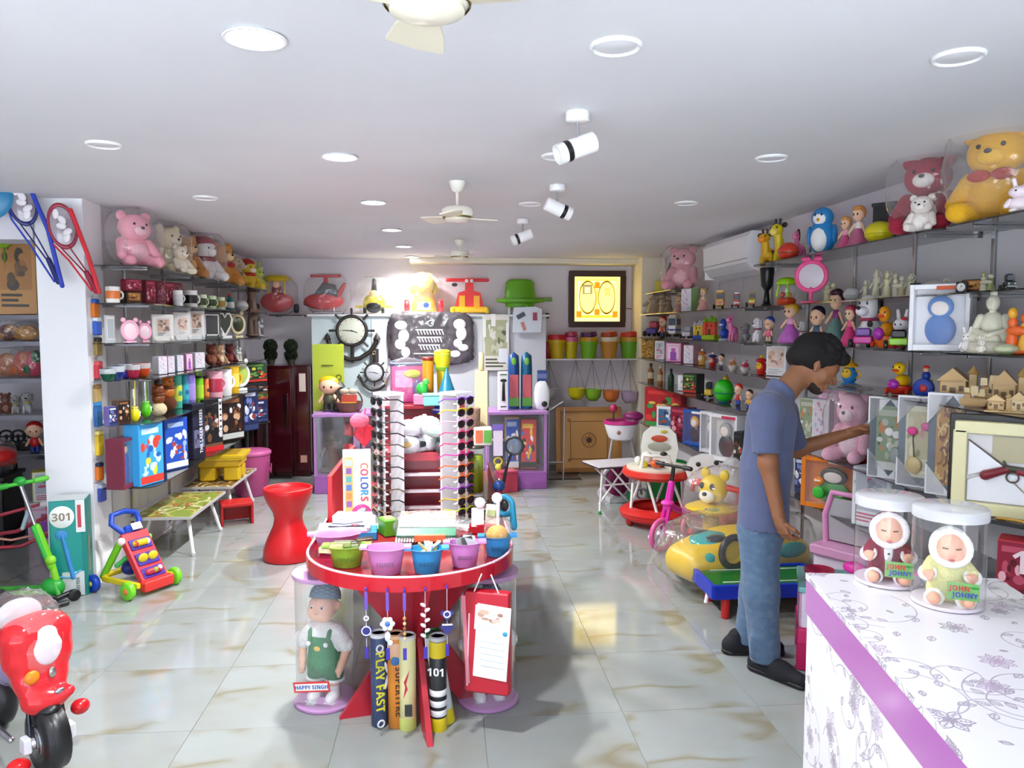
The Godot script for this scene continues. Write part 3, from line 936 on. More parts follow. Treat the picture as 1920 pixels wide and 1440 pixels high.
"ringframe": "ring|t|0 .5 0 .42 .08|$0;picture|c|0 .5 -.01 .4 .4 .04|$1|90 0 0;foot|b|0 .04 0 .5 .08 .3|$0;bell|e|-.3 .93 0 .12 .1 .1|$0;bell|e|.3 .93 0 .12 .1 .1|$0",
"heart": "rim|p|.045 0 .1 0 -.34 .46 0 -.42 .74 0 -.3 .92 0 -.12 .92 0 0 .78 0 .12 .92 0 .3 .92 0 .42 .74 0 .34 .46 0 0 .1 0|$0;mirror|x|-.01 .02 0 .12 .32 .46 .4 .74 .29 .9 .12 .9 0 .78 -.12 .9 -.29 .9 -.4 .74 -.32 .46|$1;foot|b|0 .05 0 .6 .1 .35|$0;flower|e|-.3 .14 .18 .1 .1 .08|$0",
"buddha": "base|l|0 0 0 0 0 .36 0 .38 .04 .36 .16 .33 .18 0 .18|$0;leg|k|-.27 .24 .08 .12 .22 .2 .1 .08|$0;leg|k|.27 .24 .08 -.12 .22 .2 .1 .08|$0;torso|e|0 .45 -.03 .2 .22 .14|$0;arm|k|-.19 .56 -.02 -.26 .36 .06 .07 .06|$0;arm|k|.19 .56 -.02 .26 .36 .06 .07 .06|$0;forearm|k|-.26 .36 .06 -.02 .28 .24 .055 .05|$0;forearm|k|.26 .36 .06 .02 .28 .24 .055 .05|$0;neck|k|0 .62 -.02 0 .7 0 .06 .06|$0;head|e|0 .79 0 .11 .13 .12|$0;topknot|e|0 .93 -.02 .06 .07 .06|$0;nose|e|0 .78 .12 .02 .035 .02|$0",
"statue": "base|b|0 .06 0 .5 .12 .34|$0;body|l|0 .1 0 0 0 .2 0 .17 .2 .12 .4 .17 .55 .06 .66 0 .66|$0;head|e|0 .82 0 .1 .12 .1|$0;crown|c|0 .9 0 .09 .02 .1|$0;arm|k|-.14 .58 .02 -.24 .4 .14 .045 .04|$0;arm|k|.14 .58 .02 .2 .72 .08 .045 .04|$0;halo|t|0 .8 -.08 .18 .02|$0",
"ship": "hull|x|-.13 .26 -.6 .06 .5 .06 .66 .34 -.66 .34|$0;keel|b|0 .04 0 .9 .08 .14|$1;deck|b|0 .37 0 1.1 .05 .3|$0;cabin|b|-.3 .48 0 .3 .2 .24|$1;mast|k|0 .3 0 0 1 0 .018 .012|$1;mast|k|.34 .3 0 .34 .84 0 .018 .012|$1;mast|k|-.34 .5 0 -.34 .86 0 .018 .012|$1;sail|x|.02 .012 -.2 .5 .2 .5 .15 .9 -.15 .9|$2;sail|x|.02 .012 .2 .46 .5 .46 .46 .78 .24 .78|$2;sail|x|.02 .012 -.48 .6 -.22 .6 -.24 .82 -.46 .82|$2",
"hut": "base|b|0 .04 0 1.1 .08 .8|$0;wall|b|-.1 .34 -.05 .7 .54 .5|$1;roof|x|-.4 .7 -.52 .58 .32 .58 -.1 .92|$0;door|b|-.1 .24 .205 .16 .32 .02|6a4a28;window|b|-.32 .38 .205 .12 .14 .02|6a4a28;window|b|.12 .38 .205 .12 .14 .02|6a4a28;tower|b|.4 .42 0 .22 .7 .24|$1;cap|c|.4 .76 0 .18 .01 .24|$0;step|b|-.1 .09 .3 .3 .06 .12|$1;fence|b|.1 .16 .38 .9 .03 .02|$1;post|b|-.3 .13 .38 .04 .16 .04|$1;post|b|.5 .13 .38 .04 .16 .04|$1",
"train": "body|c|0 .26 -.3 .2 .2 .7|$0|90 0 0;boiler|c|0 .42 -.2 .22 .22 .6|$0|90 0 0;cabin|b|0 .55 -.3 .42 .5 .3 .05|$1;roof|b|0 .83 -.3 .5 .07 .4 .03|$2;chimney|c|0 .6 .25 .08 .11 .24|$2;wheel|c|-.3 .16 .22 .16 .16 .08|$2|0 0 90;wheel|c|.3 .16 .22 .16 .16 .08|$2|0 0 90;wheel|c|-.3 .16 -.26 .16 .16 .08|$2|0 0 90;wheel|c|.3 .16 -.26 .16 .16 .08|$2|0 0 90;driver|e|0 .92 -.1 .1 .1 .1|$2",
"drumride": "drum|c|-.0 .32 .0 .32 .32 .2|$1|90 0 0;hub|e|0 .32 .21 .12 .12 .04|$2;body|b|0 .36 -.26 .4 .2 .6 .05|$0;seat|b|0 .52 -.3 .36 .1 .44 .04|$0;leg|b|-.14 .14 -.44 .08 .28 .1|$0;leg|b|.14 .14 -.44 .08 .28 .1|$0;rider|e|0 .68 -.3 .14 .16 .13|$1;rider/head|e|0 .88 -.3 .1 .1 .1|f0c3a2s;rider/hat|e|0 .96 -.3 .11 .06 .11|$2",
"gumball": "base|l|0 0 0 0 0 .34 0 .38 .04 .4 .2 .3 .26 0 .26|$1;globe|e|0 .5 0 .42 .32 .42|e8f0f0w;band|k|-.28 .32 .28 -.2 .78 .22 .05 .05|$0;band|k|.28 .32 .28 .2 .78 .22 .05 .05|$0;lid|l|0 .74 0 .42 0 .44 .06 .34 .2 .12 .26 0 .26|$0;sweet|e|-.12 .38 .1 .12 .1 .1|d04838;sweet|e|.14 .36 0 .12 .1 .1|e8a030;sweet|e|.02 .36 -.16 .12 .1 .1|f0d040",
"ovalmirror": "rim|t|0 .58 0 .3 .05|$0|0 0 0;glass|c|0 .58 0 .29 .29 .02|cfc7ce|90 0 0;stand|k|0 .04 0 0 .3 0 .03 .05|$0;base|l|0 0 0 0 0 .2 0 .2 .03 .05 .06 0 .06|$0;bow|e|-.12 .95 0 .1 .06 .04|$0;bow|e|.12 .95 0 .1 .06 .04|$0",
"goblet": "base|c|0 0 0 .16 .14 .06|$0;stem|c|0 .06 0 .1 .06 .3|$0;cup|l|0 .34 0 .05 0 .16 .12 .2 .5 .19 .52 .17 .5 .12 .14 0 .1|$0;head|e|0 .88 0 .14 .12 .13|$1;hair|e|0 .93 -.02 .15 .09 .14|$2",
"pot": "body|l|0 0 0 0 0 .28 0 .31 .03 .4 .8 .46 .82 .46 1 .43 1 .42 .84 .28 .06 0 .06|$0;rim|l|0 0 0 .46 .83 .475 .84 .475 .99 .46 1|$1",
"clock": "case|b|0 .5 0 .9 1 .3 .1|$0;dial|c|0 .52 .15 .36 .36 .02|f0f0ea|90 0 0;hand|k|0 .52 .18 .18 .66 .18 .02 .015|181818;hand|k|0 .52 .18 -.02 .8 .18 .016 .012|181818;foot|e|-.3 .03 0 .08 .05 .1|$0;foot|e|.3 .03 0 .08 .05 .1|$0",
"minicar": "body|b|0 .38 0 .9 .34 1.9 .12|$0;cabin|b|0 .72 -.1 .74 .42 .9 .16|$1;wheel|c|.34 .22 .6 .22 .22 .16|181818|0 0 90;wheel|c|-.5 .22 .6 .22 .22 .16|181818|0 0 90;wheel|c|.34 .22 -.6 .22 .22 .16|181818|0 0 90;wheel|c|-.5 .22 -.6 .22 .22 .16|181818|0 0 90",
"egg": "shell|e|0 .5 0 .5 .5 .44|$0;seam|t|0 .42 0 .49 .02|$1|90 0 0;foot|c|0 0 0 .3 .2 .1|$1",
"penguin": "body|e|0 .38 0 .28 .38 .24|$0;belly|e|0 .34 .1 .2 .28 .17|f4f4f2;head|e|0 .78 .02 .24 .21 .21|$0;face|e|0 .76 .1 .18 .15 .14|f4f4f2;beak|c|0 .72 .22 .04 .005 .08|e8a020|90 0 0;wing|e|-.28 .42 .02 .05 .2 .1|$0;wing|e|.28 .42 .02 .05 .2 .1|$0;foot|e|-.12 .03 .14 .1 .035 .12|e8e8e4;foot|e|.12 .03 .14 .1 .035 .12|e8e8e4;eye|e|-.07 .82 .225 .02 .03 .015|101010g;eye|e|.07 .82 .225 .02 .03 .015|101010g",
"giraffe": "body|e|0 .3 -.06 .22 .2 .28|$0;neck|k|0 .38 .12 0 .68 .2 .12 .1|$0;head|e|0 .76 .24 .15 .13 .2|$0;muzzle|e|0 .71 .38 .12 .09 .1|$1;ear|e|-.17 .86 .14 .1 .06 .04|$2;ear|e|.17 .86 .14 .1 .06 .04|$2;horn|k|-.06 .86 .2 -.07 .98 .2 .03 .035|$2;horn|k|.06 .86 .2 .07 .98 .2 .03 .035|$2;eye|e|-.1 .8 .38 .025 .03 .02|101010g;eye|e|.1 .8 .38 .025 .03 .02|101010g;leg|k|-.13 .05 .1 -.12 .25 .08 .07 .08|$0;leg|k|.13 .05 .1 .12 .25 .08 .07 .08|$0;leg|k|-.13 .05 -.22 -.12 .25 -.2 .07 .08|$0;leg|k|.13 .05 -.22 .12 .25 -.2 .07 .08|$0;spot|e|.16 .36 .04 .08 .07 .08|$2;spot|e|-.16 .34 -.1 .08 .07 .08|$2",
"couple": "base|e|0 .05 0 .34 .06 .22|$0;figure|l|-.13 .06 0 0 0 .14 0 .12 .25 .08 .5 .11 .6 .05 .7 0 .7|$0;figure/head|e|-.13 .84 .02 .1 .12 .1|$1;figure|l|.14 .06 0 0 0 .16 0 .13 .2 .07 .42 .1 .52 .05 .6 0 .6|$1;shawl|e|0 .48 .08 .24 .1 .1|$0;head|e|.14 .74 .02 .1 .11 .1|$0;arm|k|-.04 .56 .1 .1 .44 .14 .04 .035|$0",
"carton": "box|b|0 .5 0 1 1 1|$0;print|b|0 .5 .502 .94 .94 .01|$1",
"window": "box|b|0 .5 -.2 1 1 .6|$0;side|b|-.46 .5 .2 .08 1 .6|$0;side|b|.46 .5 .2 .08 1 .6|$0;top|b|0 .96 .2 .84 .08 .6|$0;bottom|b|0 .05 .2 .84 .1 .6|$0;toy|e|0 .32 .22 .26 .24 .17|$1;toy/head|e|0 .66 .25 .22 .17 .16|$2;toy/face|e|0 .64 .36 .15 .11 .08|f2e6dc;film|b|0 .5 .49 .84 .84 .004|e8f0f0w;flash|b|.2 .94 .505 .5 .06 .01|$3",
"figurebox": "back|b|0 .5 -.35 1 1 .3|$0;side|b|-.45 .5 .1 .1 1 .7|$0;side|b|.45 .5 .1 .1 1 .7|$0;top|b|0 .97 .1 .8 .06 .7|$0;bottom|b|0 .05 .1 .8 .1 .7|$0;figure|e|0 .5 .1 .17 .17 .16|$1;figure/leg|k|-.09 .14 .1 -.08 .4 .1 .08 .09|$1;figure/leg|k|.09 .14 .1 .08 .4 .1 .08 .09|$1;figure/arm|k|-.17 .6 .1 -.27 .36 .12 .06 .05|$2;figure/arm|k|.17 .6 .1 .27 .36 .12 .06 .05|$2;figure/head|e|0 .76 .1 .13 .09 .12|f0c3a2s;figure/hair|e|0 .8 .06 .14 .07 .13|2a1c16;film|b|0 .5 .44 .84 .9 .004|e8f0f0w;sticker|b|.2 .1 .455 .22 .06 .01|f4f4f4",
"horn": "bell|l|0 0 0 .2 0 .17 .06 .08 .3 .05 .6 .05 1 0 1|$0;grip|t|0 .7 0 .06 .02|$1",
"plush_packet": "plush|e|0 .42 0 .42 .4 .3|$0f;head|e|.1 .6 .16 .24 .22 .18|$1f;paw|e|-.3 .25 .2 .16 .14 .14|$1f;plastic_bag|g|0 .5 0 .5 .5 .4|f4f4f4b",
"wheeltoy": "base|b|0 .16 0 .9 .32 .5 .05|$0;column|k|0 .3 0 0 .5 .1 .08 .08|$0;wheel|t|0 .66 .12 .3 .055|181818;spoke|k|-.28 .66 .12 .28 .66 .12 .04 .04|202020;hub|e|0 .66 .14 .1 .1 .05|181818",
}
const CARDS := """pad|photo|f2f2f4 3a6f9a 9cc4dc c05030 203050
navy|burst|1b2450 c8cde0 6b7fc0 8a3a40 e8e8e8 30406a
laser|band|1c1c2c 2a2a44 6a6a8a 40406a
black|burst|141416 2a2a30 a03030 c8c8c8 6a4a30
sky|burst|3aa0e0 c6e6fa f2d23a 2060b0 e04030
blue|burst|2050b8 9fb6e0 d0d8e4 b04040 f0f0f0
maroon|flow|6a1428 9a3448 c08a98 4a0a18
crimson|burst|8c1a34 b84a60 e0a8b0 5a0c1c
brownbox|photo|4a2c1c b87a3a d8a860 2a160c
pastel|dots|e6dfe8 c8a8cc a8d0e0 e89cb0 f6f4f6
pinkbox|hero|f0a8d0 f8dcec c860b0 a050b8
redgame|burst|c02028 e84038 f0d060 701018 40a050
white|photo|f0f0f2 c4c8d0 8a90a0 d05070
torch|burst|1f58b0 f0c020 e8b010 101828 f4f4f4
game|burst|22402a 6a9a40 d0c840 101410 c83020
comic|burst|20140e 8a5a3a c8a080 503018 d0d0d0 3a2014
gold|flow|c09040 8a5a20 e8c880 704010
orange|burst|e07a18 f0a040 f8e0b0 8a3c0c 30a030
tealcarton|photo|0f8a82 17a098 7fd0d0 d8e8e4 f4f4f4
floral|flow|f0eef0 b8a0b8 c8b8c8 a0889c
meadow|flow|8a9a40 c8b868 8a6a34 d8d0a0 b0703a
autumn|flow|7a5a30 c8a860 5a3c1c e0cc90
portrait|photo|e4e2e0 d8b8a4 a08878 8a7060 606060
green|photo|a8b818 b8c828 8a9a14 d8e060
rc|photo|d89a50 c08038 a86a28 4a3418 3a2a18
deco|flow|dcdcc8 9aa080 c0b898 707858
scenery|burst|98a888 c8ccb8 d88a50 607058 e8e8e0
baby|photo|f6f4f4 f0d8cc d8a890 a87860 c8c8c8
roses|photo|d8d4b8 c0b890 e05890 8a9060 f0e8c8
poster|photo|e6e4d8 b4b890 98a070 e8e8e0 585840
scriptbag|burst|6c6468 e8e6e6 f2f2f2 5c5458 f6f6f6
bats|burst|d83030 f0c030 3060c0 f4f4f4 202020"""

# ---------------------------------------------------------------- glass shelves and what stands on them
func glass(side, y, z0, z1, depth, label):
	var xw := 2.49 if side > 0 else -2.232
	var o := thing("glass_shelf", "shelf", label, Vector3(xw, y, (z0 + z1) / 2), 0, "glass shelves on the right wall" if side > 0 else "glass shelves on the left wall")
	var h: float = absf(z1 - z0) / 2 - 0.004
	var p := PackedVector2Array([Vector2(0, -h), Vector2(0, h)])
	for k in 7: p.append(Vector2(-side * (depth - 0.07 + 0.07 * sin(k * PI / 12)), h - 0.1 + 0.1 * cos(k * PI / 12)))
	for k in 7: p.append(Vector2(-side * (depth - 0.07 + 0.07 * cos(k * PI / 12)), -h + 0.1 - 0.1 * sin(k * PI / 12)))
	mesh_node("pane", m_slab(p, -0.008, 0.008), mat("@shelf"), o, Transform3D(Basis.from_euler(Vector3(-PI / 2, 0, 0)), Vector3.ZERO))
	for k in 2:
		parts(o, "bracket|b|%f -.016 %f %f .014 .012|a8a8aac" % [-side * depth * 0.42, (k * 2 - 1) * (h - 0.16), depth * 0.84])
func stock(side, y, lines: String, group := "") -> Array:
	# column | height in pixels | kind | colours | width ratio, depth ratio | distance from the shelf's edge | turn | name | category | label
	var made := []
	for line in lines.split("\n", false):
		var w := line.split("|")
		var x: float = (2.15 + float(w[5])) if side > 0 else (-1.89 - float(w[5]))
		var p := spot(float(w[0]), x, y)
		made.append(one(w, p, side * (-62.0 + float(w[6])), group))
	return made
func write(o: Node3D, text: String, fx: float, fy: float, size: float, col: String, turn := 0.0, called := "lettering"):
	# lettering on the front of a box: place and size are shares of its height
	var c: MeshInstance3D = o.get_child(0)
	var bb: AABB = c.transform * c.mesh.get_aabb()
	parts(o, "%s|T|%f %f %f %f|%s|%s|0 0 %f" % [called, fx * bb.size.x, bb.size.y * (0.5 + fy), bb.end.z + 0.008, size * bb.size.y, col, text, turn])
func one(w: PackedStringArray, p: Vector3, yaw: float, group := "") -> Node3D:
	var h := float(w[1]) * deep(p) / F
	var r := w[4].split_floats(",")
	var s := Vector3(h * r[0], h, h * (r[1] if r.size() > 1 else r[0]))
	var bag := w[2].ends_with("+")
	var spec := fill(w[2].trim_suffix("+"), w[3])
	if bag: spec += ";plastic_bag|g|0 .55 .04 .42 .5 .38|f4f4f4b"
	return put(w[7], w[8], w[9], p + Vector3(0, 0.001, 0), yaw, spec, s, group)

const ORD := ["topmost", "second", "third", "fourth", "fifth", "lowest"]
const HL := [2.048, 1.808, 1.555, 1.323, 1.035, 0.62]
const HR := [2.09, 1.8, 1.545, 1.315, 0.905, 0.6]
func left_wall():
	var bays := [["nearest the white pillar", -5.1, -6.27], ["in the middle bay", -6.27, -7.3], ["in the far bay by the dark fridge", -7.3, -8.5]]
	for k in 6:
		for b in bays:
			if k == 5 and b[1] < -7.0: continue
			glass(-1, HL[k], b[1], b[2], 0.345, "%s glass shelf of the left wall, %s" % [ORD[k], b[0]])
	stock(-1, HL[0], """252|104|bear+|f2a3b4 f7c0cc|1.12,1.0|.17|10|plush_bear|plush toy|large pink plush bear in a clear bag, first on the left top shelf
316|92|bear+|e8d8b4 f2e8d0|1|.17|0|plush_bear|plush toy|cream plush bear in a clear bag beside the large pink bear
350|80|bear|b88048 d8b080|1|.15|0|plush_bear|plush toy|tan brown plush bear behind the cream bear on the left top shelf
384|86|bearhat+|ece8e6 f6f4f0 8c2434|1|.15|0|plush_bear|plush toy|white plush bear in a dark red cap on the left top shelf
418|78|bearbow|d09048 e8c898 b02c28|1|.15|0|plush_bear|plush toy|orange plush bear with a red bow on the left top shelf
442|62|dog|c4b298 8a7458 a8a090|1.1|.15|0|plush_dog|plush toy|grey beige plush dog on the left top shelf
464|58|bearhat|e0c040 f4ecd0 b03020|1.1|.14|0|plush_bear|plush toy|yellow plush bear with a red cap near the end of the left top shelf
481|56|rabbit|b8cc50 e4e8d8|1.2|.12|0|plush_rabbit|plush toy|lime green plush rabbit last on the left top shelf
338|54|bear|efe4cc f6f0e0|1.1|.06|0|plush_bear|plush toy|small ivory plush bear sitting at the front edge between larger bears""")
	stock(-1, HL[1], """212|30|mug|f2efe8 e07a3a|1|.2|0|mug|mug|white mug with an orange print, first on the second left shelf
247|22|carton|2a1a10 @brownbox|1.5,.7|.16|0|gift_box|box|brown printed box lying under a crimson box
276|46|carton|7a1f34 @crimson|.5,.5|.16|0|gift_box|box|tall crimson gift box, first of four beside the brown box
295|46|carton|8c2c40 @maroon|.45,.5|.16|0|gift_box|box|tall maroon gift box with pale swirls, second of the four
312|45|carton|9a1a34 @crimson|.5,.5|.16|0|gift_box|box|tall red gift box, third of the four on the left wall
328|45|carton|7c1a30 @maroon|.45,.5|.16|0|gift_box|box|tall wine red gift box, last of the four on the left wall
334|30|mug|f4f4f2 e0e0e0|.7|.07|0|mug|mug|slim white mug before the crimson gift boxes
358|32|mug|f6f6f4 181818|.9|.1|0|mug|mug|white mug with a black spot on the second left shelf
378|26|mug|d8e4c0 384820|.9|.1|0|mug|mug|pale green mug with dark dots, first of three
396|25|mug|cfe0b4 2c4018|.9|.1|0|mug|mug|pale green mug with dark dots, middle of three
413|24|mug|d4e2bc a08030|.9|.1|0|mug|mug|pale green mug with an ochre print, last of three
432|32|bottle|1f6a6a c03040 d8d8d0|1.2|.12|0|bottle|bottle|teal bottle with a red cap on the second left shelf
452|22|egg|c8c8c4 909090|1.3|.12|0|trinket_box|trinket box|silver egg shaped trinket box on the second left shelf
233|20|carton|181412 @brownbox|1,.8|.2|0|gift_box|box|small black box between the orange print mug and the brown box
472|58|statue|6a4c3c|.9|.1|0|figurine|figurine|dark brown standing figurine at the far end of the second left shelf""")
	var bx := spot(247, -2.05, HL[1] + 0.0)
	put("gift_box", "box", "crimson box stacked on the brown printed box", bx + Vector3(0, 22 * deep(bx) / F + 0.003, 0), 62, fill("carton", "8a1c34 @crimson"), Vector3(0.12, 0.08, 0.06))
	stock(-1, HL[2], """207|52|frame|c4ccd0 b8c4c8|.6,.5|.2|-20|photo_frame|photo frame|clear glass photo frame, first on the third left shelf
244|46|ringframe|f0b4cc f4dce4|1,.6|.12|0|alarm_clock|clock|round pink twin bell clock on the third left shelf
272|40|ringframe|f2a8c4 f0d8e0|.8,.6|.1|0|alarm_clock|clock|smaller pink ring clock beside the twin bell clock
306|50|frame|f2f0ea @portrait|1,.6|.14|0|photo_frame|photo frame|white photo frame with flower ornaments next to the pink clocks
342|52|frame|f0f0f0 @baby|.8,.6|.14|0|photo_frame|photo frame|white photo frame showing a baby picture
368|60|frame|e6e8ec @portrait|.7,.6|.14|0|photo_frame|photo frame|tall pale blue white photo frame beside the baby picture frame
397|50|frame|5a5c5e 48494c|.9,.6|.14|0|photo_frame|photo frame|dark grey square photo frame on the third left shelf
422|50|heart|f2f2ee 3c4438|.85,.7|.12|0|heart_mirror|mirror|white heart shaped standing mirror
446|50|ringframe|e8dcb0 303828|.8,.6|.13|0|photo_frame|photo frame|cream round frame with a dark centre behind the heart mirror
474|76|couple|6c5648 5a4438|.6|.12|0|figurine|figurine|brown embracing couple figurine at the end of the third left shelf
488|40|couple|c0c0c4 58504c|.7|.1|0|figurine|figurine|small silver and grey pair figurine past the brown couple""")
	stock(-1, HL[3], """203|24|bowl|0c4a34|.95|.16|0|glass_bowl|bowl|dark green glass bowl, first of five coloured bowls
219|28|bowl|0c2c68|.8|.13|0|glass_bowl|bowl|deep blue glass bowl beside the green bowl
236|27|bowl|35208a|.7|.18|0|glass_bowl|bowl|violet glass bowl between the blue and red bowls
250|26|bowl|a02040|.75|.13|0|glass_bowl|bowl|crimson glass bowl, fourth of five coloured bowls
267|26|bowl|c04418|.9|.13|0|glass_bowl|bowl|orange glass bowl, last of five coloured bowls
300|34|carton|e8e4ea @pastel|.6,.5|.12|0|gift_box|box|white pastel dotted gift box, first in its row
316|32|carton|e0b8c8 @pastel|.5,.5|.12|0|gift_box|box|rose dotted gift box, second in its row
333|31|carton|b8d8e8 @pastel|.5,.5|.12|0|gift_box|box|pale blue dotted gift box, third in its row
350|31|carton|d09cc0 @pinkbox|.5,.5|.12|0|gift_box|box|pink and mauve gift box, fourth in its row
370|30|carton|dfe6ea @pastel|.8,.5|.12|0|gift_box|box|wide pale gift box, last of the dotted row
396|42|bear|6a3424 8a5a40|1|.14|0|plush_bear|figurine|small dark brown toy bear on the fourth left shelf
412|40|bear|a88468 d8c0a0|.9|.1|0|plush_bear|figurine|small fawn toy bear on the fourth left shelf
430|36|bear|5a1c1c 8a4030|.9|.14|0|plush_bear|figurine|small maroon toy bear on the fourth left shelf
447|32|couple|c8c8c0 b8b0a0|.9|.12|0|figurine|figurine|small pale stone pair figurine on the fourth left shelf""")
	stock(-1, HL[4], """208|38|carton|7a6ab0 @navy|.5,.4|.2|0|gift_box|box|small violet printed box, first on the fifth left shelf
228|46|carton|6a5440 @comic|.6,.4|.18|0|gift_box|box|brown printed box beside the small violet box
253|78|strawcup|e8d814 f0e020|.65|.14|0|straw_cup|drinking cup|yellow ball cup with a googly eye and a clear tall neck
274|84|strawcup|5ccc1c 78d830|.6|.16|0|straw_cup|drinking cup|green ball cup with a clear tall neck
298|76|honeybear|d8c8a0 7a3c14|1|.12|0|bear_jar|jar|brown bear shaped jar with a cream base
316|84|honeybear|5a2c10 c06818|.95|.16|0|bear_jar|jar|amber orange bear shaped jar behind the cream based jar
333|68|tube|48bca0 2f9a8a c8d84a|.9|.16|0|water_bottle|bottle|turquoise bottle with a yellow green label
346|64|tube|2a94b0 1f6f98 3ab0c0|.9|.16|0|water_bottle|bottle|blue bottle beside the turquoise bottle
357|72|flask|8d78c8 3a3470 a890d8|.8|.14|0|water_bottle|bottle|lilac bottle with dark rabbit ears
374|58|flask|74c81c 20301c a8d830|.8|.14|0|water_bottle|bottle|bright green bottle with a black top
387|46|tube|e06a24 3a3030 f09040|.8|.14|0|water_bottle|bottle|short orange bottle beyond the green bottle
402|52|mug|f0b0c0 b83450|.7|.12|0|mug|mug|pink and red tall mug on the fifth left shelf
420|50|mug|f4f2f0 e8e8e8|.7|.12|0|mug|mug|white tall mug between the pink and yellow mugs
433|52|mug|e8b418 f6d860|.7|.12|0|mug|mug|yellow tall mug on the fifth left shelf
452|58|ringframe|f2f2ee b8d060|.8,.6|.12|0|bear_mirror|mirror|white bear eared mirror with a green face""")
	var low := stock(-1, HL[5], """233|94|figurebox|7a2a40 2a4aa0 6a2038|.55,.4|.19|-18|doll_box|toy box|maroon window box with a blue suited doll, first on the lowest left shelf
272|116|carton|3aa4e4 @sky|.55,.3|.1|-8|toy_box|toy box|tall bright blue toy pack with a black and yellow print
322|96|carton|2a50b0 @blue|.6,.3|.12|-4|toy_box|toy box|blue toy pack with a round grey picture
355|104|carton|20203c @laser|.3,.5|.14|0|toy_box|toy box|dark navy box with sideways white lettering
384|98|carton|101014 @black|.5,.45|.14|0|toy_box|toy box|large black toy box with a red foot
424|86|carton|20140e @comic|.7,.4|.13|0|toy_box|toy box|black and brown picture box on the lowest left shelf
460|78|carton|1c2a50 @navy|.5,.4|.13|0|toy_box|toy box|navy and white printed box near the dark fridge""")
	write(low[3], "THE LASER SERIES", 0.1, 0, 0.07, "e8e8ee", 90)
	var bb: AABB = (low[4].get_child(0) as MeshInstance3D).mesh.get_aabb()
	var fz: float = bb.size.z / 2 + 0.004
	parts(low[4], "white_strip|b|%f %f %f .035 %f .006|ecebee;red_foot|b|0 .02 %f %f .04 .006|c81c24" % [bb.size.x * 0.36, bb.size.y * 0.68, fz, bb.size.y * 0.6, fz, bb.size.x])
	for k in 5: parts(low[4], "printed_mark|b|%f %f %f .018 .018 .004|3a3a48" % [bb.size.x * 0.36, bb.size.y * (0.45 + 0.11 * k), fz + 0.004])
	bb = (low[5].get_child(0) as MeshInstance3D).mesh.get_aabb()
	parts(low[5], "grey_band|b|0 .045 %f %f .05 .006|b8bcb8" % [bb.size.z / 2 + 0.004, bb.size.x * 0.9])
	# hanging strips on the side of the pillar and before the shelves
	var strip := [[174, 578, "e07a28 3060c0", "orange and blue hanging toy card, topmost on the pillar side"], [178, 612, "3a68d0 e8eef4", "blue hanging toy scissors card on the pillar side"], [179, 650, "a08848 30302c", "gold and black hanging toy card on the pillar side"], [180, 694, "c83848 e05a60", "red hanging toy card on the pillar side"], [178, 738, "c8a868 8a6a3c", "tan hanging toy card on the pillar side"], [179, 776, "2a6aa8 3f8fd0", "blue hanging cylinder card on the pillar side"], [182, 830, "ecc838 f4e080", "yellow hanging toy card on the pillar side"], [182, 884, "e07828 2a3450", "orange and navy hanging toy card on the pillar side"], [187, 924, "3c50a8 b8bcd0", "blue hanging toy card, lowest on the pillar side"]]
	for s in strip:
		var c: PackedStringArray = str(s[2]).split(" ")
		var q := on_x(s[0], s[1], -2.232)
		var hh := 0.13 if s[1] != 776 and s[1] != 830 else 0.19
		put("toy_card", "toy card", s[3], q + Vector3(0, -hh / 2, 0), 78, "card|b|0 %f 0 .085 %f .006|e8e8ec;toy|b|0 %f .016 .06 %f .03 .012|%s;cap|b|0 %f .018 .05 .03 .034 .01|%s;hook|t|0 %f 0 .008 .0015|c0c0c0c" % [hh / 2, hh, hh * 0.42, hh * 0.7, c[0], hh * 0.84, c[1], hh + 0.006], Vector3.ONE)
	# the badminton sets high on the pillar
	racket(Vector2(42, 380), Vector2(110, 528), Vector2(62, 362), Vector2(92, 432), Vector2(118, 536), "20286a", "2c44b8", "blue badminton racket set hanging high beside the pillar")
	racket(Vector2(117, 424), Vector2(180, 545), Vector2(134, 395), Vector2(166, 478), Vector2(187, 548), "98203a", "d02434", "red badminton racket set hanging high on the pillar")
	put("balloon_disc", "toy", "flat teal blue disc toy cut off by the left edge of the picture", on_z(-26, 368, 4.85), 10, "disc|l|0 0 0 0 -.02 .12 -.02 .14 0 .12 .02 0 .02|1f7aa8|90 0 0;hub|e|0 0 .02 .03 .03 .012|186088")

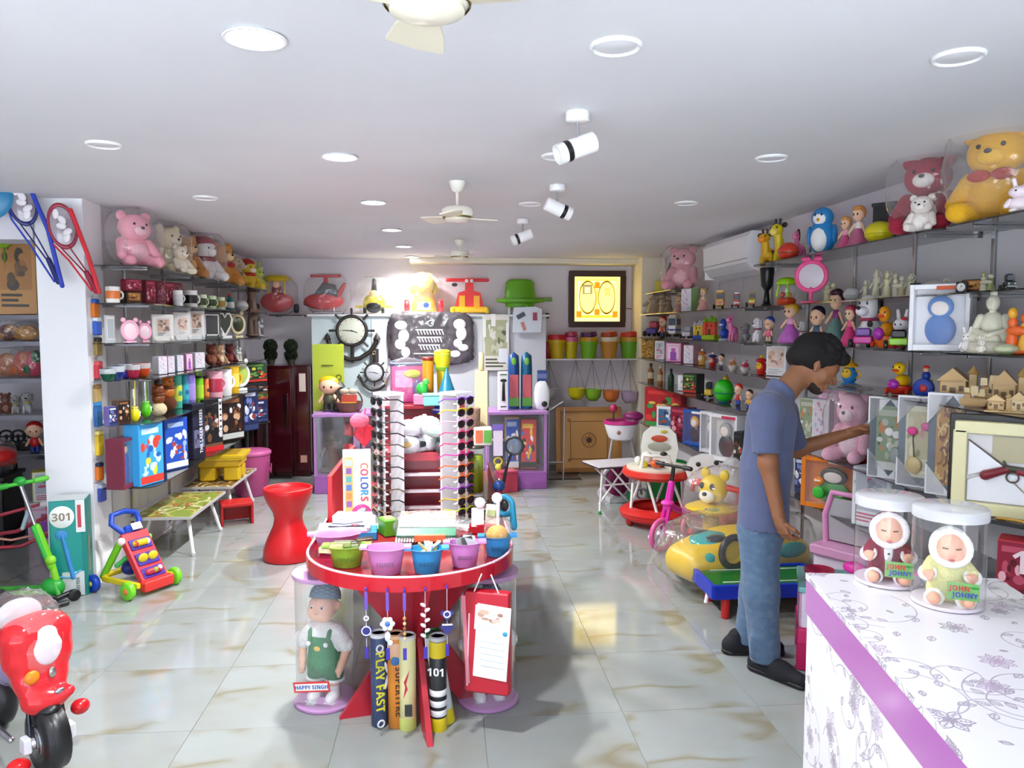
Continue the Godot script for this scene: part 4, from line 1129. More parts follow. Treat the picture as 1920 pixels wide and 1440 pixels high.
func racket(c: Vector2, g: Vector2, r0: Vector2, r1: Vector2, r2: Vector2, dark: String, bright: String, label: String):
	# a strung frame with two shafts that meet in the grip, and the zip rail of its cover hanging beside it
	var p := on_z(c.x, c.y, 4.9)
	var o := thing("racket_set", "racket set", label, p, 0)
	var e := on_z(g.x, g.y, 4.9) - p
	var tilt := Basis.from_euler(Vector3(0, 0.35, 0.16))
	mesh_node("frame", m_torus(0.072, 0.008), mat(dark), o, Transform3D(tilt * Basis.from_scale(Vector3(1, 1.75, 1)), Vector3.ZERO))
	mesh_node("netting", m_cone(0.068, 0.068, 0.004), mat("a89ca8h"), o, Transform3D(tilt * Basis.from_scale(Vector3(1, 1.75, 1)) * Basis.from_euler(Vector3(PI / 2, 0, 0)), Vector3(0, 0, -0.002)))
	var h := e * 0.72
	for x in [-0.035, 0.02]:
		parts(o, "shaft|k|%f %f 0 %f %f 0 .004 .005|%s" % [x + 0.01, -0.115, h.x + x * 0.3, h.y, dark])
	parts(o, "grip|k|%f %f 0 %f %f 0 .016 .019|%s" % [h.x, h.y, e.x, e.y, dark])
	parts(o, "cover_edge|p|.006 -.075 -.03 .012 -.06 -.1 .012 %f %f .012 %f %f .012|%s" % [h.x * 0.6 - 0.04, h.y * 0.75, e.x - 0.02, e.y, bright])
	var q := []
	for r in [r0, r1, r2]: q.append(on_z(r.x, r.y, 4.9) - p)
	parts(o, "rail|p|.014 %f %f .01 %f %f .01 %f %f .01|%s" % [q[0].x, q[0].y, q[1].x, q[1].y, q[2].x, q[2].y, bright])
	for k in 5:
		parts(o, "shuttlecock|e|%f %f .014 .02 .03 .008|e6dfe2|0 0 %d" % [-0.03 + 0.015 * k + 0.02 * (k % 2), 0.07 - 0.035 * k, k * 40])

# ---------------------------------------------------------------- the side alcove behind the pillar
func alcove():
	var hs := [1.755, 1.545, 1.25, 0.955, 0.64]
	var names := ["topmost", "second", "third", "fourth", "lowest"]
	for k in 5:
		put("rack_shelf", "shelf", "%s shelf of the alcove rack beyond the pillar" % names[k], Vector3(-3.55, hs[k], -6.65), 0, "board|b|0 -.012 0 1.6 .024 .5|c8c8cc;lip|b|0 -.02 .252 1.6 .034 .006|989aa0c", Vector3.ONE, "alcove shelves")
	for x in [-4.36, -2.74]:
		put("rack_post", "post", "grey steel post at the %s end of the alcove rack" % ("far" if x < -3 else "pillar"), Vector3(x, 0, -6.66), 0, "post|b|0 1.1 0 .03 2.2 .4|a8a8acc;foot|b|0 .01 0 .05 .02 .44|303030")
	var rows := [[1.755, """38|162|carton|d89a50 @rc|.4,.3|0|0|toy_carton|toy box|tall orange and black radio car carton on the alcove rack
4|60|carton|e8b820 @orange|.5,.4|0|0|toy_carton|toy box|yellow carton beside the tall radio car carton"""], [1.545, """18|38|plush_packet|6a2818 c89050|1.2,.8|0|0|toy_packet|toy packet|maroon packed plush on the second alcove shelf
52|36|plush_packet|d8a050 b87830|1.3,.8|0|0|toy_packet|toy packet|amber packed plush on the second alcove shelf"""], [1.25, """16|56|plush_packet|b0602c c88850|.9,.8|0|0|toy_packet|toy packet|brown packed plush on the third alcove shelf
45|60|plush_packet|c84a2c d86a30|.7,.8|0|0|toy_packet|toy packet|orange red packed plush on the third alcove shelf
66|62|plush_packet|d02c50 2a6a40|.6,.8|0|0|toy_packet|toy packet|pink and green packed plush beside the pillar"""], [0.955, """12|40|bear|7a4a3c a07868|.8|0|0|plush_bear|plush toy|small brown plush bear on the fourth alcove shelf
30|38|dog|a8a4a0 787470 c8b040|.9|0|0|plush_dog|plush toy|small grey plush dog on the fourth alcove shelf
52|44|dog|b0b0b0 8a8a8a d8c030|.9|0|0|plush_dog|plush toy|grey plush dog with a yellow collar beside the pillar"""], [0.64, """14|40|wheeltoy|141414|.9|.1|0|steering_toy|toy|black steering wheel toy nearest the picture edge
36|40|wheeltoy|181818|.9|.1|0|steering_toy|toy|black steering wheel toy, second in the row
58|40|wheeltoy|1a1a1a|.9|.1|0|steering_toy|toy|black steering wheel toy next to the red robot
66|62|boy|c81c1c 1c3a9a b01010|.8|-.12|0|toy_robot|toy|red and blue toy figure beside the pillar"""]]
	for r in rows:
		for line in r[1].split("\n", false):
			var w: PackedStringArray = line.split("|")
			var p := spot_z(float(w[0]), 6.55 + float(w[5]), r[0])
			var o := one(w, p, float(w[6]) + 18)
			if w[1] == "162":
				write(o, "R/C", -0.05, 0.33, 0.07, "2a2018")
				parts(o, "cap|b|0 .72 0 .22 .05 .2|1a1a1c;cap/handle|b|0 .77 0 .06 .07 .08|e8e8e8")
	put("ride_on_car", "ride-on toy", "red toy car in a bag on the black crate in the alcove", Vector3(-3.5, 0.6, -6.1), 62, "body|b|0 .12 0 .4 .2 .8 .06|c81c1c;bonnet|e|0 .16 .3 .2 .12 .2|d42424;seat|b|0 .28 -.2 .3 .16 .2 .05|181818;wheel|c|.19 .0 .26 .12 .12 .08|141414|0 0 90;wheel|c|-.27 .0 .26 .12 .12 .08|141414|0 0 90;plastic_bag|g|0 .14 0 .26 .24 .46|f4f4f4b", Vector3(0.6, 0.6, 0.6))
	put("black_crate", "crate", "black crate on the floor under the alcove rack", Vector3(-3.52, 0, -6.1), 8, "body|b|0 .26 0 .44 .52 .4 .02|0e0e10;lid|b|0 .53 0 .46 .03 .42|16161a")
	var pb := Vector3(-3.1, 0, -6.2)
	put("doll_box", "toy box", "pink doll box with a white side standing on the floor behind the scooter", pb, 18, fill("carton", "ece6f0 @pinkbox"), Vector3(0.25, 0.31, 0.14))
	put("toy_carton", "toy box", "white and yellow carton stacked on the pink doll box", pb + Vector3(0.01, 0.312, 0), 24, fill("carton", "d8d048 @white"), Vector3(0.2, 0.24, 0.14))
	put("leaf_toy", "toy", "lime green leaf shaped toy at the left edge of the picture", on_z(2, 452, 6.3), 0, "leaf|x|-.01 .02 -.12 0 -.03 .05 .05 .04 .1 0 .04 -.05 -.04 -.05|8cb820;stem|k|.02 -.03 0 .02 -.16 0 .008 .008|6a9a18")

# ---------------------------------------------------------------- the back wall
func back_wall():
	# the tall pale cabinet that the clocks hang on, with ride-on toys along its top
	var y := 1.80
	var ca := thing("clock_cabinet", "cabinet", "tall pale blue white cabinet behind the clocks and the black bag", Vector3(-0.17, 0, -8.9), 0)
	parts(ca, "body|b|0 .9 -.02 2.64 1.76 .3|d8e2e4;top|b|0 1.79 0 2.72 .024 .36|e6ecec")
	for k in 4:
		parts(ca, "door|b|%f .9 .14 .655 1.7 .02|%s" % [-0.99 + 0.66 * k, ["cfe0e2", "e2e4e6", "d6d8da", "dfe2e6"][k]])
	put("back_shelf", "shelf", "grey glass shelf on the back wall under the red and yellow ride-on", Vector3(-1.75, y, -9.0), 0, "pane|b|0 -.008 0 .44 .012 .28|@shelf;bracket|b|-.15 -.02 -.02 .014 .014 .24|a8a8aac;bracket|b|.15 -.02 -.02 .014 .014 .24|a8a8aac")
	ride("red bagged ride-on with a yellow roof, leftmost on the back wall", 520, 72, "body|e|0 .3 0 .42 .26 .34|c01c28;roof|l|0 .82 0 0 0 .3 0 .36 .05 .26 .14 0 .16|e0c818;post|c|-.2 .45 .1 .03 .03 .4|d8b020;post|c|.2 .45 .1 .03 .03 .4|d8b020;rider|e|0 .6 0 .13 .16 .12|8a2020;rider/face|e|0 .74 .06 .1 .1 .1|f0c3a2s;wheel|c|-.44 .14 .1 .14 .14 .1|202428|0 0 90;wheel|c|.54 .14 .1 .14 .14 .1|202428|0 0 90;plastic_bag|g|0 .46 0 .5 .5 .42|f4f4f4b")
	ride("red ride-on helicopter with a red rotor in a clear bag", 612, 72, "body|e|-.06 .32 0 .5 .22 .34|c81828;cockpit|x|-.2 .4 -.34 .42 .3 .42 .24 .74 -.06 .8|30343a;rotor|b|0 .96 0 .76 .07 .12 .03|cc2030;hub|c|0 .74 0 .08 .06 .2|cc2030;tail|k|.3 .5 -.1 .46 .76 -.1 .09 .05|c02030;skid|k|-.3 .03 .2 .4 .03 .2 .03 .03|b8b8bcc;skid|k|-.3 .03 -.2 .4 .03 -.2 .03 .03|b8b8bcc;strut|k|-.1 .04 .2 -.1 .2 .1 .02 .02|b8b8bcc;strut|k|.2 .04 .2 .2 .2 .1 .02 .02|b8b8bcc;plastic_bag|g|.02 .5 0 .56 .5 .42|f4f4f4b")
	ride("yellow and black ride-on plane with a white rotor in a clear bag", 702, 68, "body|e|0 .3 0 .3 .26 .4|e8d018;nose|e|0 .18 .3 .2 .16 .14|202020;wing|b|0 .2 0 1.0 .06 .2 .02|e8d018;rotor|b|0 .95 0 .7 .05 .1 .02|d8d8da;hub|c|0 .6 0 .1 .06 .36|242424;face|e|0 .5 .22 .14 .14 .1|f0d890s;wheel|c|-.2 .1 .2 .1 .1 .08|181818|0 0 90;wheel|c|.28 .1 .2 .1 .1 .08|181818|0 0 90;plastic_bag|g|.05 .5 0 .55 .5 .42|f4f4f4b")
	ride("yellow animal shaped ride-on with red wheels on the back cabinet", 795, 74, "body|l|0 0 0 0 0 .3 0 .32 .1 .26 .4 .2 .6 0 .66|f0d048;head|e|0 .76 .04 .28 .25 .26|e0c414;snout|e|0 .66 .26 .16 .12 .12|e6cc20;ear|e|-.27 .64 0 .07 .16 .1|c8b010;ear|e|.27 .64 0 .07 .16 .1|c8b010;wheel|c|-.36 .2 .1 .2 .2 .12|d02c34|0 0 90;wheel|c|.48 .2 .1 .2 .2 .12|d02c34|0 0 90;plate|b|0 .2 .32 .34 .2 .03|dce8c0;badge|e|.06 .22 .34 .07 .07 .02|2850b0;plastic_bag|g|0 .5 0 .48 .52 .42|f4f4f4b")
	ride("red and yellow ride-on scooter with a wide red handlebar", 880, 68, "base|b|0 .12 0 1.0 .16 .7 .06|e8b414;body|x|-.25 .5 -.4 .2 .4 .2 .3 .58 .12 .64 .1 .98 -.1 .98 -.12 .64 -.3 .58|dc2a28;handlebar|k|-.5 .93 0 .5 .93 0 .055 .055|dc2a34;handlebar/grip|c|-.5 .93 0 .06 .06 .14|e04048|0 0 90;panel|b|-.2 .35 .26 .16 .3 .04 .02|f0a418;panel|b|.2 .35 .26 .16 .3 .04 .02|f0a418;mirror|e|-.4 .8 .05 .08 .05 .02|202428;eye|e|-.07 .9 .26 .05 .05 .03|e8e8e8;eye|e|.07 .9 .26 .05 .05 .03|e8e8e8;wheel|c|-.42 .1 .3 .1 .1 .1|c8b818|0 0 90;wheel|c|.52 .1 .3 .1 .1 .1|c8b818|0 0 90")
	ride("green plastic child seat with a wide brim on the back cabinet", 975, 66, "seat|l|0 .2 0 0 0 .4 0 .42 .1 .66 .14 .68 .22 .44 .26 .4 .7 .3 .78 0 .78|62a81c;handle|b|.62 .42 0 .6 .1 .16 .04|6aa428;leg|c|-.3 0 0 .06 .05 .22|dcdcda;leg|c|.3 0 0 .06 .05 .22|dcdcda")
	put("printed_bag", "bag", "clear bag with small blue and red prints hanging under the green seat", on_z(988, 600, 8.66), 0, "bag|x|-.02 .03 -.16 -.14 .16 -.14 .17 .12 .1 .15 -.15 .14|dfe8eem;print|b|-.07 .05 .014 .1 .05 .004|404c58|0 0 30;print|b|.09 .04 .014 .05 .09 .004|a03a50;print|b|-.04 -.07 .014 .04 .1 .004|d08080|0 0 20;hook|t|0 .15 0 .01 .002|c0c0c0c")
	helm(Vector2(660, 620), 0.2, "large ship wheel clock with an anchor on the pale cabinet", "d8dcc8", true)
	helm(Vector2(702, 698), 0.125, "smaller ship wheel clock with an anchor, lower on the cabinet", "c4c8ca", false)
	# the wrinkled black and white printed bag
	var b := on_z(808, 635, 8.68)
	var bag := thing("printed_bag", "bag", "dark grey wrinkled bag with white printing hung upside down", b, 0)
	var bm := m_bag(Vector3(0.47, 0.285, 0.05), 77, 0.36)
	var bmat: StandardMaterial3D = mat("5c565am").duplicate()
	bmat.resource_name = "wrinkled_foil"
	bmat.roughness = 0.32
	bmat.normal_enabled = true
	bmat.normal_texture = crumple
	bmat.normal_scale = 1.2
	bmat.uv1_triplanar = true
	bmat.uv1_scale = Vector3(1.2, 1.2, 1.2)
	mesh_node("bag", bm, bmat, bag)
	for k in 3:
		parts(bag, "script_line|b|%f %f .062 %f .014 .004|f4f2f2" % [-0.02, 0.1 - 0.085 * k, 0.3 - 0.03 * k])
		for i in 9 - k:
			var x := -0.15 + 0.034 * i + 0.015 * k
			parts(bag, "script_stroke|k|%f %f .062 %f %f .062 .007 .007|f4f2f2" % [x, 0.095 - 0.085 * k, x + 0.018, 0.05 - 0.085 * k])
	parts(bag, "script_line|b|-.02 -.165 .062 .34 .014 .004|eeecec;loop|t|0 .17 .06 .03 .006|c8e0d8")
	for k in 9:
		parts(bag, "white_patch|e|%f %f .05 %f %f .014|f6f4f2" % [[-0.33, -0.3, -0.34, -0.28, 0.32, 0.34, 0.3, 0.36, 0.27][k], [0.15, 0.03, -0.06, -0.15, 0.16, 0.06, -0.05, -0.1, -0.17][k], [0.07, 0.06, 0.06, 0.05, 0.07, 0.06, 0.05, 0.06, 0.06][k], [0.05, 0.07, 0.06, 0.06, 0.06, 0.08, 0.05, 0.04, 0.04][k]])
	put("glass_plaque", "plaque", "tall greenish printed glass plaque with white tape beside the black bag", on_z(930, 693, 8.7), 0, "sheet|b|0 .3 0 .3 .62 .02|@poster;tape|b|-.03 .56 .012 .05 .14 .004|f6f6f2;tape|b|-.13 .47 .012 .03 .2 .004|f6f6f2;tape|b|.13 .42 .012 .03 .22 .004|f6f6f2;tape|b|.08 .16 .012 .1 .16 .004|eef2f4")
	put("green_board", "board", "lime green printed board leaning on the pale cabinet", spot_z(617, 8.14, 0.803), 0, "board|b|0 .33 0 .32 .7 .02|a4b41c;print|b|.03 .16 .012 .2 .2 .004|d8d45a;brush_mark|k|-.06 .46 .014 .05 .46 .014 .008 .005|5a6a18", Vector3.ONE)
	# fridge with two topiaries
	put("fridge", "refrigerator", "glossy dark maroon refrigerator in the back corner", Vector3(-1.93, 0, -8.8), 0, "body|b|0 .62 0 .5 1.24 .5 .03|33060eg;door|b|0 .64 .26 .5 1.14 .03 .012|3c0810g;handle|b|.2 .74 .285 .03 .4 .03|241014g;foot|b|0 .02 .1 .46 .04 .3|141414")
	put("narrow_cabinet", "cabinet", "narrow dark maroon glossy cabinet between fridge and display case", Vector3(-1.595, 0, -8.84), 0, "body|b|0 .62 0 .2 1.24 .4 .02|3a0c12g;panel|b|.02 .62 .205 .12 1.1 .012|481018g;label|b|.02 1.05 .213 .07 .2 .004|e8d8cc;sticker|b|.02 .2 .213 .07 .08 .004|e0a890")
	for k in 2:
		var t := thing("topiary", "plant", ["small double ball topiary on the fridge, at its far left corner", "small double ball topiary on the fridge, nearer the clocks"][k], Vector3(-1.93 + 0.22 * k, 1.243, -8.72), 0)
		parts(t, "pot|l|0 0 0 0 0 .035 0 .05 .06 .046 .06 0 .05|3c3c30;stem|k|0 .05 0 0 .2 0 .006 .006|3a2c18")
		for q in [[0.1, 0.06, "1c2814"], [0.2, 0.065, "22301a"]]:
			mesh_node("bush", m_ell(Vector3.ONE * q[1] * 0.85), mat(q[2] + "m"), t, at(0, q[0], 0))
			var st := SurfaceTool.new()
			st.begin(Mesh.PRIMITIVE_TRIANGLES)
			for i in 420:
				var d := Vector3(rng.randfn(), rng.randfn() * 0.8, rng.randfn()).normalized()
				var e := d.cross(Vector3(rng.randfn(), rng.randfn(), rng.randfn())).normalized()
				var c0: Vector3 = Vector3(0, q[0], 0) + d * q[1] * rng.randf_range(0.75, 1.0)
				for v in [c0, c0 + e * 0.026 + d * 0.012, c0 + d * 0.02 + e * 0.004 + Vector3(0, 0.014, 0)]: st.add_vertex(v)
			st.generate_normals()
			var lv := mesh_node("foliage", st.commit(), mat(q[2] + "m"), t)
			lv.set_meta("kind", "stuff")
	# stacked game boxes before the fridge
	var gy := 0.66
	put("low_stand", "stand", "low dark stand under the stacked game boxes", Vector3(-2.07, 0, -8.28), 60, "top|b|0 .65 0 .34 .02 .26|2a2624;leg|b|-.14 .32 .1 .03 .64 .03|2a2624;leg|b|.14 .32 .1 .03 .64 .03|2a2624;leg|b|-.14 .32 -.1 .03 .64 .03|2a2624;leg|b|.14 .32 -.1 .03 .64 .03|2a2624")
	var gl := [["0c0e18 @navy", 0.24, "dark blue game box, lowest of the stack beside the fridge"], ["caa018 @game", 0.06, "thin yellow and black game box in the stack beside the fridge"], ["14140e @black", 0.12, "black game box in the stack beside the fridge"], ["203a20 @game", 0.2, "green and black game box, topmost of the stack beside the fridge"]]
	for g in gl:
		put("game_box", "toy box", g[2], Vector3(-2.06, gy + 0.001, -8.26), 52 + 6 * rng.randf(), fill("carton", g[0]), Vector3(0.3, g[1], 0.24))
		gy += g[1] + 0.002
	# the glowing picture
	var gp := thing("lightbox_picture", "lit picture", "glowing golden picture of two ovals in a dark wood frame", on_z(1119, 561, 9.13), 0)
	parts(gp, "frame|b|0 .3 .02 .68 .07 .06|3a2218;frame|b|0 -.3 .02 .68 .07 .06|3a2218;frame|b|-.31 0 .02 .07 .56 .06|3a2218;frame|b|.31 0 .02 .07 .56 .06|3a2218")
	var gm := StandardMaterial3D.new()
	gm.resource_name = "backlit_gold_print"
	var gi := Image.create(128, 128, false, Image.FORMAT_RGB8)
	gi.fill(Color("e8b020"))
	gi.fill_rect(Rect2i(0, 0, 128, 10), Color("f0e070"))
	gi.fill_rect(Rect2i(0, 116, 128, 12), Color("f4ec90"))
	gi.fill_rect(Rect2i(0, 0, 8, 128), Color("f0e080"))
	gi.fill_rect(Rect2i(120, 0, 8, 128), Color("f0e080"))
	for cx in [36, 92]:
		disc(gi, cx, 60, 28, 52, Color("f8d850"))
		disc(gi, cx, 60, 25, 48, Color("fdf6b8"))
		disc(gi, cx, 60, 22, 44, Color("fbe67c"))
	disc(gi, 37, 36, 13, 14, Color("8a7a50"))
	disc(gi, 37, 38, 8, 9, Color("e0d090"))
	for k in 5: gi.fill_rect(Rect2i(82 + (k % 2) * 4, 34 + k * 4, 20 - (k % 2) * 8, 2), Color("b08a30"))
	for q in [[64, 24], [64, 100], [14, 106], [114, 106]]: disc(gi, q[0], q[1], 7, 9, Color("e07818"))
	gm.albedo_texture = ImageTexture.create_from_image(gi)
	gm.emission_enabled = true
	gm.emission_texture = gm.albedo_texture
	gm.emission_operator = BaseMaterial3D.EMISSION_OP_MULTIPLY
	gm.emission = Color.WHITE
	gm.emission_energy_multiplier = 1.6
	mesh_node("lit_panel", m_box(Vector3(0.56, 0.54, 0.02), 0), gm, gp, at(0, 0, 0.01))
	for q in [[-0.115, 0.0], [0.115, 0.0]]:
		mesh_node("oval", m_torus(0.1, 0.006), mat("f0c838c"), gp, Transform3D(Basis.from_scale(Vector3(1, 1.9, 1)), Vector3(q[0], 0.02, 0.022)))
	var al := AreaLight3D.new()
	al.name = "lightbox_glow"
	al.area_size = Vector2(0.5, 0.5)
	al.light_energy = 0.12
	al.light_color = Color(1, 0.86, 0.45)
	al.shadow_enabled = true
	add_child(al)
	al.position = gp.position + Vector3(0, 0, 0.06)
	al.rotation_degrees.y = 180
	put("cable", "cable", "thin brown cable running from the glowing picture to the corner pier", on_z(1170, 578, 9.12), 0, "wire|p|.006 0 0 0 .12 -.01 .01 .28 .03 .02 .34 .03 .1|8a6a50")
	put("ring_hook", "hook", "small black ring hook on the back wall beside the cabinet", on_z(1026, 592, 9.12), 0, "ring|t|0 0 0 .025 .01|383430;pin|c|0 0 0 .008 .008 .03|8a8a8ac|90 0 0")
	# plastic planters: a shelf of stacked pots and four hanging ones
	var sy: float = on_z(1100, 672, 8.95).y
	put("planter_shelf", "shelf", "thin white shelf on the back wall that carries the plastic pots", Vector3(1.68, sy, -8.98), 0, "board|b|0 -.008 0 1.16 .016 .3|d8d4d8;bracket|b|-.45 -.08 -.1 .02 .14 .02|c8c8c8;bracket|b|.45 -.08 -.1 .02 .14 .02|c8c8c8")
	var ps := [[1044, ["a01c30", "c8a810", "c01c2c"], "yellow square pot under a tipped red pot", 0.15], [1071, ["b8a808", "c85a88", "a02c50"], "small yellow pot under pink pots", 0.12], [1104, ["68a818", "c09018", "4a1c50"], "green pot stacked with yellow and purple pots", 0.16], [1142, ["c08430", "d8d0b0", "a83c14"], "ochre round pot with a scalloped rust brim", 0.16], [1180, ["5f9c1c", "b89018", "c03418"], "green round pot stacked with yellow and red pots, last on its shelf", 0.17]]
	for p in ps:
		var o := thing("plastic_pot", "plant pot", p[2], spot_z(p[0], 8.94, sy), 0)
		var w: float = p[3]
		var c: Array = p[1]
		if p[0] == 1044:
			parts(o, "pot|l|0 0 0 0 0 .07 0 .075 .01 .1 .19 .11 .19 .11 .22 .1 .22 .08 .03 0 .03|%s;inner_pot|l|0 .2 0 0 .08 .1 .08 .11 .05 .1 0 .09 0|%s;inner_pot|c|-.1 0 -.03 .05 .06 .2|%s" % [c[1], c[2], c[0]])
		else:
			parts(o, "pot|l|0 0 0 0 0 %f 0 %f .01 %f .17 %f .17 %f .2 %f .2 %f .02 0 .02|%s" % [w * 0.46, w * 0.48, w * 0.62, w * 0.68, w * 0.69, w * 0.62, w * 0.44, c[0]])
			parts(o, "inner_pot|l|0 .2 0 %f 0 %f 0 %f .05 %f .05|%s;inner_pot|l|.0 .25 0 %f 0 %f .01 %f .06 0 .07|%s|0 0 5" % [w * 0.5, w * 0.66, w * 0.68, w * 0.6, c[1], w * 0.5, w * 0.62, w * 0.58, c[2]])
	var hp := [[1030, 738, "b4b0b4", "grey white hanging bowl pot, first of the row"], [1081, 738, "c8bc10", "yellow hanging bowl pot"], [1112, 740, "88b828", "green hanging bowl pot"], [1146, 742, "d87838", "orange hanging bowl pot"], [1180, 744, "b8a0bc", "lilac hanging bowl pot at the end of the row"]]
	for h in hp:
		var q := on_z(h[0], h[1], 8.8)
		var top: float = sy - q.y - 0.02
		put("hanging_pot", "plant pot", h[3], q, 0, "bowl|l|0 -.07 0 0 0 .05 .0 .09 .05 .1 .13 .094 .13 .08 .05 0 .02|%s;rim|t|0 .06 0 .1 .006|%s|90 0 0;cord|k|-.095 .06 0 0 %f -.06 .0025 .0025|5a5454;cord|k|.095 .06 0 0 %f -.06 .0025 .0025|5a5454;cord|k|0 .06 .09 0 %f -.06 .0025 .0025|5a5454" % [h[2], h[2], top, top, top], Vector3.ONE, "hanging plant pots")
	# carrom board, folding stand, brown tub, floor mat
	var cb := thing("carrom_board", "game board", "square wooden carrom board leaning against the back wall", Vector3(1.62, 0.02, -8.55), 0)
	cb.rotation_degrees.x = -6
	parts(cb, "board|b|0 .36 0 .66 .7 .02|b8884e;frame|b|0 .02 .01 .74 .05 .05|a8743c;frame|b|0 .71 .01 .74 .05 .05|a8743c;frame|b|-.35 .36 .01 .05 .7 .05|a8743c;frame|b|.35 .36 .01 .05 .7 .05|a8743c;circle|t|0 .36 .012 .08 .003|4a2a18;star|c|0 .36 .01 .03 .03 .004|4a2a18|90 0 0")
	for k in 8:
		var a := TAU * k / 8.0
		parts(cb, "ray|k|%f %f .012 %f %f .012 .003 .002|4a2a18" % [cos(a) * 0.02, 0.36 + sin(a) * 0.02, cos(a) * 0.065, 0.36 + sin(a) * 0.065])
	for k in 4:
		var u := Vector2.from_angle(PI / 4 + PI / 2 * k)
		var n := u.orthogonal()
		var c := Vector2(0, 0.36)
		parts(cb, "line|k|%f %f .012 %f %f .012 .0025 .0025|5a3418;spot|t|%f %f .012 .014 .003|5a2018" % [u.x * 0.3 - 0.0, 0.36 + u.y * 0.3, (Vector2(-u.y, u.x) * 0.3).x, 0.36 + (Vector2(-u.y, u.x) * 0.3).y, u.x * 0.32, 0.36 + u.y * 0.32])
	put("folding_stand", "stand", "folded chrome tube stand beside the carrom board", Vector3(1.16, 0, -8.2), 0, "leg|k|-.06 0 0 -.05 .8 .02 .008 .008|c4c4c8c;leg|k|.1 0 .05 .12 .78 0 .008 .008|c4c4c8c;bar|k|-.08 .74 0 .1 .86 .02 .008 .008|c4c4c8c;bar|k|-.06 .2 .02 .11 .2 .03 .006 .006|c4c4c8c")
	put("brown_tub", "tub", "small brown tub on the wall behind the chrome stand", Vector3(1.12, 0.66, -8.72), 0, "tub|l|0 0 0 0 0 .06 0 .065 .01 .075 .17 .07 .17 .06 .02 0 .02|6a3420;rim|t|0 .165 0 .073 .005|5a2818|90 0 0;stand|c|0 -.66 0 .05 .04 .66|b0acb0")
	put("floor_mat", "mat", "dark woven mat at the foot of the back wall", Vector3(1.22, 0, -8.45), 0, "mat|b|0 .006 0 .5 .012 .5|56524c;border|b|0 .008 .24 .5 .012 .02|3a3632;border|b|0 .008 -.24 .5 .012 .02|3a3632")
	cases()

func ride(label: String, u: float, hpx: float, spec: String):
	var p := spot_z(u, 8.95, 1.807)
	var s := hpx * 8.95 / F
	put("ride_on_toy", "ride-on toy", label, p + Vector3(0, 0.002, 0), 0, spec, Vector3(s, s, s * 0.62))

func helm(c: Vector2, r: float, label: String, face: String, big: bool):
	var o := thing("wheel_clock", "clock", label, on_z(c.x, c.y, 8.7), 0)
	var s := Vector3.ONE * r
	parts(o, "rim|t|0 0 .1 .8 .1|2a2420;face|c|0 0 .08 .76 .76 .06|%s|90 0 0;face/pin|c|0 0 .14 .04 .04 .05|202020|90 0 0;hand|k|0 0 .17 -.5 .03 .17 .02 .014|202020;hand|k|0 0 .17 .3 -.1 .17 .026 .018|202020" % face, s)
	for k in 8:
		var d := Vector2.from_angle(TAU * k / 8.0)
		parts(o, "handle|k|%f %f .1 %f %f .1 .05 .07|2e2824" % [d.x * 0.85, d.y * 0.85, d.x * 1.2, d.y * 1.2], s)
	for k in 12:
		var d := Vector2.from_angle(TAU * k / 12.0)
		parts(o, "hour_mark|k|%f %f .145 %f %f .145 .014 .014|504a40" % [d.x * 0.6, d.y * 0.6, d.x * 0.68, d.y * 0.68], s)
	var arm := "anchor_arm|p|.13 -1.35 -.35 0 -1.2 -.9 0 -.8 -1.3 0 -.2 -1.62 0 .4 -1.55 0 1.0 -1.15 0 1.3 -.7 0 1.36 -.35 0|2c2622;shank|k|0 -1.7 0 0 -.9 0 .1 .1|2e2824"
	if not big: arm = "anchor_arm|p|.13 -1.25 -.5 0 -1.0 -1.1 0 -.5 -1.5 0 0 -1.65 0 .5 -1.5 0 1.0 -1.1 0 1.25 -.5 0|2c2622;shank|k|0 1.0 0 0 1.9 0 .12 .12|2e2824;bow|t|0 1.75 .1 .14 .06|a89878c;collar|b|0 1.5 -.02 .8 1.2 .08 .03|2a2420"
	parts(o, arm + ";fluke|c|-1.36 -.5 0 .22 .02 .4|2c2622;fluke|c|1.36 -.5 0 .22 .02 .4|2c2622", s)

# ---------------------------------------------------------------- the low display cases
func case(label: String, p: Vector3, w: float, d: float):
	var h := 0.8
	var o := thing("display_case", "display case", label, p, 0)
	var c := "a878b4"
	parts(o, "plinth|b|0 .09 0 %f .18 %f|9a5aa4;inside|b|0 .48 %f %f .6 .02|5a5058;top|b|0 %f 0 %f .03 %f|%s" % [w, d, -d / 2 + 0.02, w - 0.04, h - 0.015, w + 0.02, d + 0.02, c])
	for x in [-1, 1]:
		parts(o, "stile|b|%f .48 %f .03 .64 .03|%s;stile|b|%f .48 %f .03 .64 .03|%s;side_glass|b|%f .48 0 .006 .6 %f|cfd8d8w" % [x * (w / 2 - 0.015), d / 2 - 0.015, c, x * (w / 2 - 0.015), -d / 2 + 0.015, c, x * (w / 2 - 0.012), d - 0.08])
	parts(o, "front_glass|b|0 .48 %f %f .6 .006|cfd8d8w" % [d / 2 - 0.012, w - 0.06])
